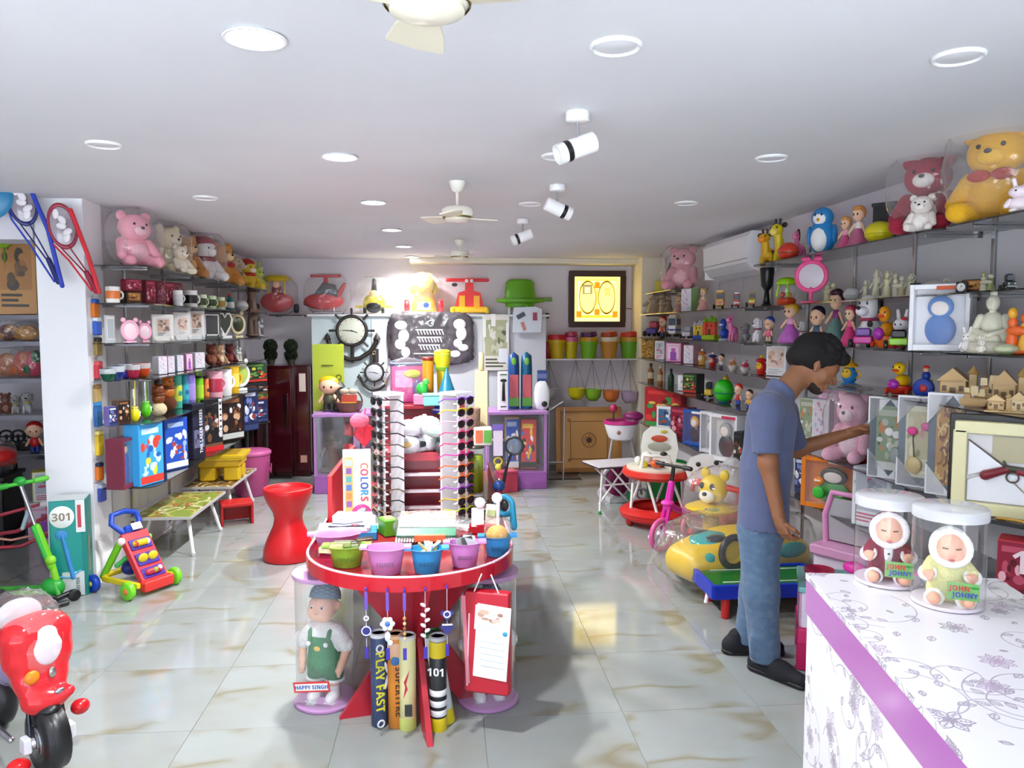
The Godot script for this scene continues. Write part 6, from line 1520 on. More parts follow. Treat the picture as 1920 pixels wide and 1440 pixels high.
func under_table():
	# tubes of shuttlecocks standing on the floor under the table
	var tubes := [[712, 1358, "3a4a70", "e8e8ea", "navy shuttlecock tube with yellow sideways lettering"], [744, 1360, "d8862c", "e8b888", "orange shuttlecock tube with dark sideways lettering"], [765, 1364, "e4dca0", "d8d4cc", "pale cream shuttlecock tube with a red flash and lime foot"], [838, 1352, "d8e0e0", "186838", "white and green shuttlecock tube leaning behind the black one"], [822, 1366, "26282c", "c8c8cc", "black and yellow striped shuttlecock tube"]]
	for k in 5:
		var t: Array = tubes[k]
		var p := on_y(t[0], t[1], 0)
		var o := thing("shuttlecock_tube", "tube", t[4], p, [30, 10, -6, 0, -12][k])
		if k == 3: o.rotation_degrees.z = 9
		parts(o, "tube|c|0 0 0 .035 .035 .39|%s;lid|l|0 .38 0 .0 0 .036 0 .037 .014 .03 .018 .028 .01 0 .01|%s" % [t[2], t[3]])
		if k == 0: parts(o, "letters|T|-.012 .2 .036 .04|e0dc40|PLAY FAST|0 0 -90;ring|t|-.01 .02 .036 .014 .004|f0f0f0;ring|t|-.012 .34 .036 .014 .004|f0f0f0;wing|e|.02 .25 .03 .009 .03 .006|dfe2ea|0 30 20;wing|e|.02 .19 .03 .009 .03 .006|dfe2ea|0 30 -20")
		if k == 1: parts(o, "letters|T|.006 .16 .036 .03|4a2c18|SUPERTYRE|0 0 -90;photo|l|0 0 0 .0352 .3 .0358 .302 .0358 .36 .0352 .362|e0b090;badge|e|-.006 .29 .033 .02 .02 .006|3a70a8")
		if k == 2: parts(o, "flash|x|.034 .003 -.012 .14 .006 .18 0 .2 .014 .26 -.01 .21 -.004 .19|c03048;foot|l|0 0 0 .0352 0 .0358 .002 .0358 .05 .0352 .052|c8d070;patch|b|.008 .09 .034 .03 .05 .006|3a3a3a")
		if k == 3: parts(o, "foot|l|0 0 0 .0352 0 .0358 .002 .0358 .06 .0352 .062|d8c81c;ring|t|0 .12 .036 .014 .003|1c8a48")
		if k == 4: parts(o, "band|l|0 0 0 .0352 .31 .0358 .312 .0358 .375 .0352 .377|dcc41c;band|l|0 0 0 .0352 .0 .0358 .002 .0358 .055 .0352 .057|dcc41c;stripe|l|0 0 0 .0352 .065 .0358 .066 .0358 .09 .0352 .091|f0f0f0;stripe|l|0 0 0 .0352 .105 .0358 .106 .0358 .13 .0352 .131|f0f0f0;stripe|l|0 0 0 .0352 .15 .0358 .151 .0358 .175 .0352 .176|f0f0f0;letters|T|0 .255 .0365 .034|f4f4f4|101")
	# charms on strings from the rim
	var ch := [[686, "lilac ribbon charm with a violet heart pendant, leftmost under the rim", "heart"], [726, "charm of white and blue flowers hanging under the rim", "flower"], [758, "violet ribbon charm with amber beads", "bead"], [797, "charm of white petals on a string under the rim", "petal"], [838, "charm with two violet hearts, rightmost under the rim", "hearts"]]
	for c in ch:
		var a := on_z(c[0], 1108, 2.9)
		var x: float = a.x + 0.155
		a.z = -3.345 + sqrt(maxf(0, 0.452 * 0.452 - x * x)) + 0.008
		a.x = on_z(c[0], 1108, -a.z).x
		a.y = 0.655
		var o := thing("charm", "charm", c[1], a, 0)
		parts(o, "knot|e|0 0 0 .006 .008 .006|4a2c9a;string|k|0 0 0 0 -.24 0 .0014 .0014|c8c0d0;tassel|b|0 -.25 0 .014 .045 .008|3a2aa0")
		if c[2] in ["heart", "bead", "flower"]: parts(o, "ribbon|b|0 -.045 0 .012 .07 .004|6a48b0")
		if c[2] == "heart": parts(o, "ring|t|0 -.115 0 .008 .003|e8e4f0;pendant|x|-.005 .01 0 -.19 .024 -.16 .018 -.145 0 -.153 -.018 -.145 -.024 -.16|2a2a78;outline|t|0 -.163 .004 .017 .003|d8d4e8")
		if c[2] == "hearts": parts(o, "pendant|x|-.005 .01 0 -.135 .026 -.105 .018 -.092 0 -.1 -.018 -.092 -.026 -.105|30307c;outline|t|0 -.108 .005 .012 .003|e0dcec;pendant|x|-.005 .01 0 -.19 .026 -.16 .018 -.147 0 -.155 -.018 -.147 -.026 -.16|30307c;brow|b|0 -.148 .006 .04 .006 .004|e0dcec")
		if c[2] == "flower":
			for k in 6: parts(o, "petal|e|%f %f .004 .011 .011 .005|e4e8f0" % [cos(TAU * k / 6.0) * 0.018, -0.13 + sin(TAU * k / 6.0) * 0.018])
			parts(o, "core|e|0 -.13 .008 .009 .009 .005|3a70c0;petal|e|0 -.18 .004 .012 .02 .005|d8e0ea;petal|e|.01 -.205 .004 .01 .012 .005|dfe6f0")
		if c[2] == "bead":
			for k in 5: parts(o, "bead|e|0 %f 0 .007 .007 .007|%s" % [-0.11 - 0.02 * k, ["c89048", "e0c080", "8a5a28"][k % 3]])
		if c[2] == "petal":
			for k in 7: parts(o, "petal|e|%f %f .004 .012 .007 .005|e8e8f0|0 0 %d" % [0.008 * (1 if k % 2 else -1), -0.06 - 0.02 * k, 30 * (1 if k % 2 else -1)])
	# the two standing dolls in clear cylinders
	big_doll("standing baby doll in green dungarees in a clear cylinder left of the table", on_y(603, 1338, 0) + Vector3(0, 0, -0.12), true)
	big_doll("standing doll in a clear cylinder behind the red calendar bag", on_y(918, 1338, 0) + Vector3(0, 0, -0.13), false)
	var cb := thing("calendar_bag", "calendar", "red bag with a white calendar sheet hanging before the right doll", on_z(912, 1110, 2.985), -20)
	parts(cb, "bag|b|0 -.21 -.02 .19 .42 .05 .01|bc1c30;fold|b|-.085 -.2 .006 .016 .36 .006|e08090|0 0 3;fold|b|-.075 -.24 .006 .006 .3 .006|f0c0c8|0 0 -2;sheet|b|.025 -.2 .008 .14 .3 .004|f4f4f6|0 0 -4;picture|b|.02 -.105 .011 .13 .1 .003|@baby|0 0 -4;dot|e|.08 -.16 .012 .01 .01 .003|3a98c8;strap|k|-.05 0 0 -.02 .07 0 .003 .003|f0e8e8;strap|k|.05 0 0 .02 .07 0 .003 .003|f0e8e8")
	for k in 5: parts(cb, "date_line|b|%f %f .011 .1 .003 .002|c8d0d8|0 0 -4" % [0.025, -0.2 - 0.025 * k])

func big_doll(label: String, p: Vector3, face: bool):
	var skin := "ecb498s"
	var o := thing("doll", "doll", label, p, -18 if face else 10)
	var sk := "f0bca0s"
	# skin: one smooth body
	var b := []
	var V := func(x, y, z): return Vector3(x, y, z)
	b.append([V.call(0, 0.435, 0.0), V.call(0, 0.43, 0.015), 0.062, 0.06])
	b.append([V.call(-0.02, 0.41, 0.035), V.call(0.02, 0.41, 0.035), 0.036, 0.036])
	b.append([V.call(0, 0.37, 0), V.call(0, 0.33, 0), 0.026, 0.03])
	for s in [-1, 1]:
		b.append([V.call(s * 0.07, 0.315, 0), V.call(s * 0.105, 0.25, 0.0), 0.025, 0.022])
		b.append([V.call(s * 0.105, 0.25, 0), V.call(s * 0.095, 0.19, 0.03), 0.021, 0.016])
		b.append([V.call(s * 0.093, 0.185, 0.033), V.call(s * 0.09, 0.165, 0.038), 0.017, 0.014])
		b.append([V.call(s * 0.04, 0.14, 0), V.call(s * 0.042, 0.05, 0.0), 0.026, 0.02])
		b.append([V.call(s * 0.061, 0.43, -0.008), V.call(s * 0.063, 0.44, -0.01), 0.014, 0.012])
		for k in 4: b.append([V.call(s * (0.088 + 0.004 * k - 0.006), 0.163, 0.034 + 0.006 * k), V.call(s * (0.086 + 0.004 * k - 0.006), 0.145 - 0.002 * (k % 2), 0.04 + 0.006 * k), 0.0055, 0.0045])
		b.append([V.call(s * 0.085, 0.178, 0.045), V.call(s * 0.078, 0.163, 0.052), 0.006, 0.005])
	b.append([V.call(0, 0.432, 0.074), V.call(0, 0.428, 0.078), 0.009, 0.008])
	mesh_node("body", m_net(b, 0.0055, 0.012), mat(sk), o)
	parts(o, "eye|e|-.024 .445 .066 .009 .008 .006|f4f2f0g;eye|e|.024 .445 .066 .009 .008 .006|f4f2f0g;pupil|e|-.024 .445 .071 .005 .005 .003|3a4a5ag;pupil|e|.024 .445 .071 .005 .005 .003|3a4a5ag;mouth|e|0 .402 .066 .011 .007 .005|c8605c")
	var sh := []
	sh.append([V.call(0, 0.31, 0), V.call(0, 0.2, 0), 0.062, 0.07])
	for s in [-1, 1]: sh.append([V.call(s * 0.055, 0.322, 0), V.call(s * 0.1, 0.265, 0.0), 0.036, 0.036])
	var shirt := mesh_node("shirt", m_net(sh, 0.007, 0.02), mat("f2f0eef"), o)
	var du := []
	du.append([V.call(0, 0.275, 0.012), V.call(0, 0.19, 0.004), 0.062, 0.078])
	for s in [-1, 1]: du.append([V.call(s * 0.036, 0.17, 0), V.call(s * 0.044, 0.125, 0), 0.046, 0.04])
	mesh_node("dungarees", m_net(du, 0.007, 0.015), mat("1c7a44f" if face else "e8e4eaf"), o)
	parts(o, "strap|p|.01 -.04 .28 .062 -.045 .33 .045 -.04 .345 0|%s;strap|p|.01 .04 .28 .062 .045 .33 .045 .04 .345 0|%s;button|e|-.04 .285 .074 .011 .011 .006|f4f4f4;button|e|.04 .285 .074 .011 .011 .006|f4f4f4;patch|e|-.0 .265 .074 .016 .011 .004|d8b030;hem|t|-.044 .105 0 .039 .007|f2f2f0|90 0 0;hem|t|.044 .105 0 .039 .007|f2f2f0|90 0 0" % ["1c7a44" if face else "d8d4da", "1c7a44" if face else "d8d4da"])
	parts(o, "sock|c|-.042 .03 0 .024 .022 .05|f4f2f0f;sock|c|.042 .03 0 .024 .022 .05|f4f2f0f;shoe|e|-.044 .03 .022 .028 .026 .05|f0eef0;shoe|e|.044 .03 .022 .028 .026 .05|f0eef0;sole|b|-.044 .014 .022 .05 .012 .09 .005|dcdadc;sole|b|.044 .014 .022 .05 .012 .09 .005|dcdadc")
	var cap := m_lathe(PackedVector2Array([Vector2(0.07, 0.0), Vector2(0.069, 0.014), Vector2(0.064, 0.034), Vector2(0.05, 0.055), Vector2(0.028, 0.068), Vector2(0, 0.072)]))
	mesh_node("cap", cap, mat("@cap"), o, Transform3D(Basis.from_euler(Vector3(-0.3, 0, 0.0)), Vector3(0, 0.462, -0.01)))
	parts(o, "stand|l|0 0 0 0 0 .13 0 .135 .004 .135 .014 .12 .018 0 .018|cc98cc;cylinder|l|0 .018 0 .126 0 .126 .55 .124 .55 .124 0|eef2f4w;cover|l|0 .568 0 0 0 .13 0 .135 .004 .135 .02 .125 .024 0 .024|d0a0d0")
	if face:
		parts(o, "banner|b|0 .12 .128 .17 .045 .003|d03838|0 0 8;banner|b|0 .12 .1285 .155 .03 .004|f0e8e0|0 0 8;letters|T|0 .12 .131 .018|2a68b0|HAPPY SINGH|0 0 8;ticket|b|-.03 .0195 .08 .04 .002 .025|f6f6f6")

# ---------------------------------------------------------------- the right wall
func right_wall():
	for k in 6:
		var y: float = HR[k]
		glass(1, y, 0.6, -1.2, 0.335, "%s glass shelf of the right wall, bay at the edge of the picture" % ORD[k])
		if k != 4:
			glass(1, y, -1.2, -3.25, 0.335, "%s glass shelf of the right wall, bay nearest the counter" % ORD[k])
			glass(1, y, -3.25, -5.35, 0.335, "%s glass shelf of the right wall, bay behind the standing man" % ORD[k])
		else:
			glass(1, y, -1.2, -3.25, 0.335, "fifth glass shelf of the right wall, under the framed pictures")
			glass(1, y, -3.25, -4.9, 0.335, "fifth glass shelf of the right wall, under the bagged pink plush")
		if k > 0: glass(1, 1.045 if k == 4 else y, -5.4, -8.55, 0.335, "%s glass shelf of the right wall, far bay under the air conditioner" % ORD[k])
	glass(1, 2.02, -7.15, -8.3, 0.335, "short glass shelf by the corner that carries the pink plush")
	stock(1, HR[0], """1440|66|giraffe|e0b010 e88a20 3a2a1c|1|.14|10|giraffe_toy|toy|yellow cow shaped toy with dark ears, first on the right top shelf
1466|84|giraffe|e8d020 f0d860 28241c|.8|.2|0|giraffe_toy|toy|taller yellow toy with dark horns behind the first one
1498|62|pony|e878a8 2a2024|.7|.2|0|pony_toy|toy|pink and black toy pony on the right top shelf
1478|34|egg|d83a28 2a6a30|1.2|.1|0|toy_melon|toy|small red and green round toy before the pink pony
1541|90|penguin|2a86c8|.95|.14|10|penguin_toy|toy|blue and white round toy in a clear bag on the right top shelf
1584|66|doll|d85888 e8a0b8 d89850|.8|.17|0|packed_doll|toy|small packed doll in a rose dress on the right top shelf
1608|82|doll|c8688c f0e8ea d08840|.8|.17|0|packed_doll|toy|larger packed doll in a pink dress beside the yellow dome
1648|42|egg|d8cc1c c8b818|1.3|.12|0|dome_toy|toy|yellow dome shaped toy under the red plush""")
	var rp := spot(1738, 2.3, HR[0])
	one("0|150|bear+|9c2038 e6dcd4|1.05|0|0|plush_bear|plush toy|big dark red plush in a shiny clear bag on the right top shelf".split("|"), rp, -48)
	one("0|70|bear|e6dcd4 f2ece6|1.1|0|0|plush_bear|plush toy|small greyish white plush sitting before the dark red plush".split("|"), spot(1728, 2.19, HR[0]), -48)
	put("black_box", "box", "black tilted box top behind the dark red plush", spot(1662, 2.36, HR[0]), -50, "box|b|0 .11 0 .12 .2 .1|181a1a;lid|b|0 .215 0 .13 .02 .11|28302c")
	one("0|180|bearbow+|e0a81c e8b428 a82818|1.1|0|0|plush_bear|plush toy|large golden yellow plush bear with a red bow in a clear bag".split("|"), spot(1866, 2.32, HR[0]), -52)
	one("0|66|rabbit|ecdce2 e8dcd8|1.5|0|0|plush_rabbit|plush toy|white and pink plush rabbit at the right edge of the picture".split("|"), spot(1912, 2.2, HR[0]), -40)
	stock(1, HR[1], """1437|84|goblet|101212 d8b890 3a2a20|.8|.12|0|trophy_cup|figurine|black goblet shaped figurine with a small head
1474|52|gumball|9ad010 d84a18|.85|.1|0|sweet_jar|toy|lime and orange gumball jar toy
1520|86|ovalmirror|e8508c|1.05|.06|20|hand_mirror|mirror|pink oval hand mirror standing on the second right shelf
1556|44|couple|d0c8a0 b8b090|1.1|.16|0|figurine|figurine|ivory ring shaped pair figurine beside the pink mirror
1596|26|egg|c0c0bc a0a09c|1.2|.16|0|trinket_box|trinket box|small pale grey dish on the second right shelf
1622|40|statue|cfcab0|.8|.18|0|statuette|figurine|ivory statuette, first of the cream row
1642|58|statue|d8d2b4|.7|.2|0|statuette|figurine|tall ivory statuette, second of the cream row
1662|54|statue|cdc5a0|.8|.16|0|statuette|figurine|ivory statuette, third of the cream row
1684|50|couple|d6d0b4 c8c09a|.9|.18|0|statuette|figurine|ivory pair statuette, fourth of the cream row
1706|46|statue|d2ccae|.9|.2|0|statuette|figurine|ivory statuette, fifth of the cream row
1716|24|clock|202428|.9|.06|0|table_clock|clock|small dark table clock before the cream statuettes
1748|30|egg|d8d8cc b8c060|1.2|.18|0|trinket_box|trinket box|pale green white egg dish on the second right shelf
1772|34|statue|d0d0bc|1|.2|0|statuette|figurine|short pale statuette past the dark table clock
1803|22|clock|24282c|1|.1|0|table_clock|clock|small dark table clock above the window box
1828|26|carton|5a4430 @brownbox|1.6,.8|.16|0|gift_box|box|small brown box on the second right shelf
1850|40|couple|d0ccb0 a0a870|1.2|.16|0|figurine|figurine|cream and green figurine near the dark model car
1892|36|car|30383c 28303a c0c8cc|.9|.14|40|model_car|model car|dark grey model car at the right edge of the second shelf""")
	stock(1, HR[1], """1226|44|statue|a89480|1.6|.2|0|figurine|figurine|grey brown carved figurine in the far corner of the second right shelf
1248|40|couple|b09c80 a08c74|1.4|.2|0|figurine|figurine|tan carved figurine beside the grey brown one
1272|34|doll|c89c90 d8a898 a89060|1|.18|0|toy_doll|toy|small dusty pink doll on the far second shelf
1294|44|carton|90b070 @pastel|.6,.5|.16|0|gift_box|box|green white packed box beneath the pink plush
1318|44|doll|e0a09c e8c8b0 c8a070|.8|.14|0|toy_doll|toy|pale pink doll before the air conditioner
1350|36|bus|e0a83c e06040 e8c860|.7|.14|40|toy_bus|toy vehicle|yellow toy bus under the air conditioner
1381|30|bus|d83a38 e8e8e8 f0f0f0|.6|.12|40|toy_bus|toy vehicle|red and white toy van under the air conditioner
1410|32|car|e8c818 e0b010 a01c20|.8|.12|40|toy_car|toy vehicle|yellow toy car next to the black goblet figurine""")
	stock(1, HR[2], """1226|32|minicar|5a4a9a c8485c|.7|.16|30|toy_car|toy vehicle|purple toy car with a red top in the far corner
1242|42|boy|d04830 302c6a b83020|.7|.16|0|toy_figure|toy|small red toy figure beside the purple car
1264|44|bus|e8e4da 3048a0 e8d8b0|.6|.14|30|toy_bus|toy vehicle|white and blue toy police van
1290|26|minicar|c8c8cc a0a4b0|.7|.1|30|toy_car|toy vehicle|small silver white toy car
1312|38|castle|3454b0 e8c848 d0d0e0|.7|.15|0|toy_castle|toy|blue and yellow toy castle
1334|48|castle|a8c81c d8482c 88b828|.75|.15|0|toy_castle|toy|green toy castle with a red keep
1357|44|duck|2448b8 d8e0f0|.7|.13|0|toy_bird|toy|blue toy bird on the third right shelf
1373|54|pony|f07cb8 f0a0d0|.7|.1|0|toy_pony|toy|pink toy pony on the third right shelf
1398|38|dog|9a9c9c 707474 c050a0|.8|.18|0|toy_dog|toy|small grey toy dog behind the pink pony
1420|52|dog|ece8ee d8d0dc 9c3868|.7|.1|0|toy_dog|toy|white toy dog with a dark pink collar
1441|50|boy|e86a90 e8c8a8 2848a8|.75|.1|0|toy_figure|toy|cream toy figure with a blue cap
1481|76|doll|c868c8 e8a8d8 e8b830|.95|.12|0|toy_doll|toy|toy doll in a tiered lilac gown
1504|48|dog|e4e4e2 a8a8a8 b02838|.7|.18|0|toy_dog|toy|white toy dog with a red collar beside the lilac gown
1531|74|boy|385878 283048 241c34|.7|.1|0|toy_boy|toy|large headed toy boy with dark hair
1566|106|doll|6a9088 8a2878 3c2030|.7|.14|0|mermaid_doll|toy|tall doll with a purple top and outspread arms
1592|78|doll|e83888 f0688c b83850|.7|.09|0|toy_doll|toy|doll in a bright pink gown with red hair
1628|108|dog|f2f0f2 2c2830 a83058|.85|.14|0|toy_dog|toy|big white toy dog with dark ears and a pink collar
1618|40|minicar|c83090 7a4aa8|.9|.04|30|toy_car|toy vehicle|pink and purple toy car under the big white dog
1660|80|duckride|e89818 e84818 e86818|.7|.1|0|toy_duck|toy|orange toy duck with a violet ball
1690|76|rabbit|e8e4e8 d83040|1|.12|0|toy_rabbit|toy|white toy rabbit with a red bow and red feet
1684|40|minicar|88c020 181420|.9|.04|30|toy_car|toy vehicle|green and black toy car under the white rabbit""")
	stock(1, HR[2], """1764|124|window|ecebee 2a70c0 2a78c8 d86030|.82,.4|.1|14|toy_box|toy box|white window box with a blue and white penguin toy
1812|50|rabbit|e8e4de d8d0c8|1|.05|14|figurine|figurine|cream rabbit figurine before the window box
1858|118|buddha|ddd9c2|.9|.12|10|figurine|figurine|large cream seated meditating figurine
1840|34|rabbit|e6e0d2 d6c8b8|1|.03|14|figurine|figurine|small cream rabbit at the foot of the seated figurine
1908|92|couple|e86828 e8a830|.9|.1|0|figurine|figurine|orange and cream pair figurine at the right edge of the third shelf
1886|20|egg|c8d0a8 8a9a50|2.2|.06|0|leaf_dish|dish|green and cream leaf dish beside the seated figurine""")
	stock(1, HR[3], """1222|38|carton|b89858 @gold|.9,.6|.16|0|gift_box|box|gold and green box in the far corner of the fourth right shelf
1244|36|carton|e8e0e4 @white|.7,.6|.14|0|gift_box|box|white box with a dark square print
1270|36|carton|c87890 @pinkbox|1.1,.6|.14|0|gift_box|box|wide rose box on the fourth right shelf
1298|36|carton|d09aa0 @pastel|.7,.6|.14|0|gift_box|box|dusty pink clear box on the fourth right shelf
1316|34|gift|e0a850 e8d8c8 d87838|.8|.14|0|money_box|toy|cream and amber money box toy
1336|30|gift|b82828 e8c0b0 203c80|.9|.13|0|money_box|toy|red money box toy with a blue lid
1352|28|boy|c8c8c8 484848 202020|.8|.12|0|toy_figure|toy|small black and white toy figure
1374|24|boat|e8dcd0 e0a858 d06838|.8|.11|0|toy_boat|toy|white and amber toy boat
1397|24|boat|e4d8d8 d83850 d0286a|.8|.11|0|toy_boat|toy|white and red toy boat
1427|40|gift|c82018 f0b818 c01818|.9|.1|0|money_box|toy|red and yellow round money box toy
1460|58|carton|dcd8e2 @baby|.8,.3|.16|0|gift_box|box|pale lilac printed box behind the man's neck
1592|58|gift|2a84c8 f0c020 e8b018|.9|.16|0|toy_bucket|toy|blue and yellow toy before the man's face
1688|62|duckride|f0c010 e03818 d83020|.95|.12|0|toy_duck|toy|yellow toy duck on a red boat with a violet ball
1732|60|drumride|ecc81c 1c3ca0 c82828|.95|.12|20|drum_toy|toy|yellow and blue drum riding toy
1794|70|hut|cfa868 d8b478|.9|.15|20|model_house|wooden model|pale wooden model house, nearest the drum toy
1826|44|ship|c8a060 b88c50 e0c890|.8|.08|20|model_ship|wooden model|small wooden model ship
1862|66|ship|d0a868 b89058 e4cc98|.7|.16|20|model_ship|wooden model|wooden model ship with tall sails
1888|78|hut|c8a060 d4b070|.7|.18|20|model_house|wooden model|tall wooden model tower house
1872|36|hut|d6b47c c8a468|1.1|.05|20|model_house|wooden model|low wooden model bench house at the front edge
1914|44|hut|d2b078 dcc088|.8|.1|20|model_house|wooden model|wooden model house at the right edge of the picture""")
	stock(1, 1.045, """1220|34|bottle|8a5a30 181410 d8c8a8|.9|.16|0|bottle|bottle|brown bottle, first on the far fifth shelf
1238|34|bottle|b06a30 e8d8c0 d0b890|.8|.16|0|bottle|bottle|amber bottle with a pale label
1258|34|bottle|1c4a30 101410 183c28|.9|.16|0|bottle|bottle|dark green bottle on the far fifth shelf
1280|30|clock|e8e8ea|.8|.12|0|table_clock|clock|white cased clock on the far fifth shelf
1300|36|carton|202420 @game|1.0,.6|.16|0|toy_box|toy box|black and green box on the far fifth shelf
1330|34|car|e8c818 383028 c8b010|.8|.13|30|toy_car|toy vehicle|yellow and black toy truck
1357|44|egg|28b818 1c6a80|.9|.1|0|green_toy|toy|bright green bulb shaped toy
1362|50|duck|e8b818 c83828|.6|.18|0|toy_duck|toy|yellow and red toy duck behind the green bulb toy
1384|42|boy|c83028 3050b0 d83020|.7|.12|0|toy_figure|toy|red and blue toy rider figure
1404|38|boy|e8a818 2848a8 40202c|.7|.1|0|toy_figure|toy|amber toy figure beside the man's shoulder""")
	stock(1, HR[5], """1246|76|carton|b81c24 @redgame|1.0,.25|.15|18|game_box|toy box|large red game board box on the lowest far shelf
1216|60|carton|a8c8a0 @scenery|.6,.3|.22|0|game_box|toy box|pale green box at the corner of the lowest shelf
1234|40|carton|e8e8ec @pad|.9,.3|.12|10|tablet_box|toy box|white tablet shaped toy box, the farther one
1253|50|carton|f0f2f4 @pad|.9,.3|.07|10|tablet_box|toy box|white and blue tablet shaped toy box, the nearer one
1281|58|carton|7a1c28 @crimson|.8,.4|.12|0|toy_box|toy box|dark red toy box beside the tablet boxes
1307|66|window|1c58b0 28283c e0b018 f0f0f0|.75,.4|.1|0|torch_box|toy box|blue box with a yellow and black torch toy
1338|78|window|dadae0 a8a8b0 8a8a94 e8e8ea|.55,.4|.1|0|toy_box|toy box|silver white box beside the torch box
1366|88|window|e8e8ec 28282c 9a9aa0 c83a5c|.75,.4|.08|0|hairdryer_box|box|white box with a black appliance and a pink label
1392|70|carton|1c1c20 @black|.3,.4|.06|0|toy_box|toy box|narrow black box next to the man's back""")
	stock(1, HR[4], """1520|86|carton|c8d0c8 @scenery|.4,.3|.2|0|toy_packet|toy box|clear pack with a grey green print beside the man's chin
1545|92|carton|d8d0e4 @pastel|.4,.3|.2|0|toy_packet|toy box|clear pack with a violet print
1560|110|carton|f0d8e4 @pinkbox|.4,.3|.26|0|doll_box|toy box|pale pink doll box behind the bagged plush
1600|136|bear+|f0b8cc f8dce6|.85|.12|0|plush_bear|plush toy|pale pink plush bear in a clear bag by the man's hand
1636|92|horn|b82c1c e0a030|1.6|.24|0|trophy|trophy|dark red flared trophy beside the framed pictures""")
	# wrapped framed pictures and the gun clock
	var pics := [[1668, 150, "scenery", 0.5, "first wrapped picture with white corner guards, showing white blossoms"], [1724, 168, "roses", 0.46, "middle wrapped picture with white corner guards, showing pink roses in a vase"], [1783, 190, "gold", 0.44, "last wrapped picture with white corner guards, showing a wooden panel"]]
	for k in 3:
		var q: Array = pics[k]
		var p := spot(q[0], 2.2 + 0.02 * k, HR[4])
		var h: float = q[1] * deep(p) / F
		var w: float = h * q[3]
		var o := thing("wrapped_picture", "picture", q[4], p + Vector3(0, 0.002, 0), -52)
		o.rotation_degrees.x = 0
		parts(o, "frame|b|0 %f 0 %f %f .03|66727e;picture|b|0 %f .016 %f %f .004|@%s" % [h / 2, w, h, h / 2, w * 0.66, h * 0.8, q[2]])
		for c in [[-1, 0], [1, 0], [-1, 1], [1, 1]]:
			var x: float = c[0] * (w / 2 + 0.004)
			var y: float = -0.002 if c[1] == 0 else h + 0.004
			var sy: float = 1 if c[1] == 0 else -1
			parts(o, "corner_guard|x|-.018 .042 %f %f %f %f %f %f|fafafc" % [x, y, x - c[0] * w * 0.56, y, x, y + sy * w * 0.7])
		parts(o, "wrap|b|0 %f .022 %f %f .004|f0f2f4w" % [h / 2, w * 0.98, h * 0.98])
		if q[2] == "roses":
			parts(o, "vase|e|-.02 %f .03 .035 .04 .012|d0bc88;rose|e|-.03 %f .03 .024 .02 .01|e04890;rose|e|.03 %f .03 .024 .02 .01|e07aa8;stem|k|-.02 %f .026 -.03 %f .026 .003 .003|6a5a48" % [h * 0.24, h * 0.62, h * 0.68, h * 0.3, h * 0.6])
		if q[2] == "scenery":
			parts(o, "blossom|e|.0 %f .026 .022 .022 .008|f0ece8;blossom|e|.035 %f .026 .02 .02 .008|f0ece8;vase|e|.03 %f .026 .026 .04 .01|a8b0ac" % [h * 0.58, h * 0.55, h * 0.3])
	var gp := spot(1890, 2.2, HR[4])
	var g := thing("gun_clock", "picture", "square cream framed wall piece with an antique pistol over white dials", gp + Vector3(-0.02, 0.005, 0.04), -40)
	parts(g, "backing|b|0 .2 -.03 .44 .4 .03|1e1c1a;frame|b|0 .03 0 .4 .05 .04|e6dfae;frame|b|0 .35 0 .4 .05 .04|e6dfae;frame|b|-.18 .19 0 .05 .3 .04|e6dfae;frame|b|.18 .19 0 .05 .3 .04|e6dfae;ground|b|0 .19 -.01 .32 .28 .01|dcd8d8;map|b|.04 .27 -.002 .22 .1 .006|b8ae8c;dial|x|.0 .004 -.15 .3 -.03 .2 -.15 .16|f0f0f4;dial|x|.0 .004 -.15 .06 .06 .06 .05 .17 -.06 .18 -.15 .14|eeeef2;rim|k|-.15 .3 .006 -.02 .2 .006 .003 .003|5a5048;line|k|.06 .06 .006 .05 .18 .006 .003 .003|5a5048")
	parts(g, "pistol_barrel|k|-.02 .2 .012 .14 .19 .012 .012 .009|4a4438;pistol_grip|k|-.02 .195 .012 -.09 .165 .012 .014 .02|7a1c28;pistol_stock|k|.02 .19 .012 .1 .17 .012 .014 .008|8a2030;guard|t|.0 .165 .012 .02 .003|4a4438;hammer|k|-.02 .2 .012 -.03 .225 .012 .006 .004|4a4438;chain|p|.002 .0 .15 .012 .03 .12 .012 .05 .1 .012 .07 .13 .012|8a7a50")
	put("gilt_trinket", "ornament", "gilt and black trinket lying below the pistol wall piece", spot(1885, 2.17, HR[4] - 0.0) + Vector3(-0.03, 0.001, 0.12), -60, "tray|b|0 .008 0 .2 .016 .06|242426;chain|p|.006 -.08 .02 0 -.02 .026 .01 .05 .02 0 .09 .03 .01|b88a30;dish|e|.05 .022 .01 .04 .008 .02|c8c0a8")
	# lowest front shelf
	var low := stock(1, HR[5], """1512|70|carton|5a3a6a @navy|.4,.5|.14|0|toy_box|toy box|dark violet box beside the orange truck box
1566|96|window|e07c1c 38a838 2a2420 f0e0c8|1.25,.4|.1|8|truck_box|toy box|orange window box with a green wheeled truck
1644|112|carton|d4dce6 @white|.7,.4|.12|0|toy_box|toy box|pale blue white box behind the jarred dolls
1905|128|carton|b02838 @crimson|.5,.4|.0|20|doll_box|toy box|red doll box at the right edge of the picture""")
	parts(low[1], "badge|e|-.075 .165 .06 .03 .022 .006|e8801c;badge_mark|b|-.08 .165 .066 .036 .01 .004|f4ece0;white_label|b|.06 .1 .062 .02 .035 .004|f0ece8
".strip_edges())
	parts(low[1], "wheel|c|%s|38b838|90 0 0;wheel|c|%s|38b838|90 0 0" % ["-.06 .1 .075 .035 .035 .02", ".07 .06 .075 .035 .035 .02"])
	write(low[3], "1", 0.1, 0.2, 0.35, "e8d0d4")
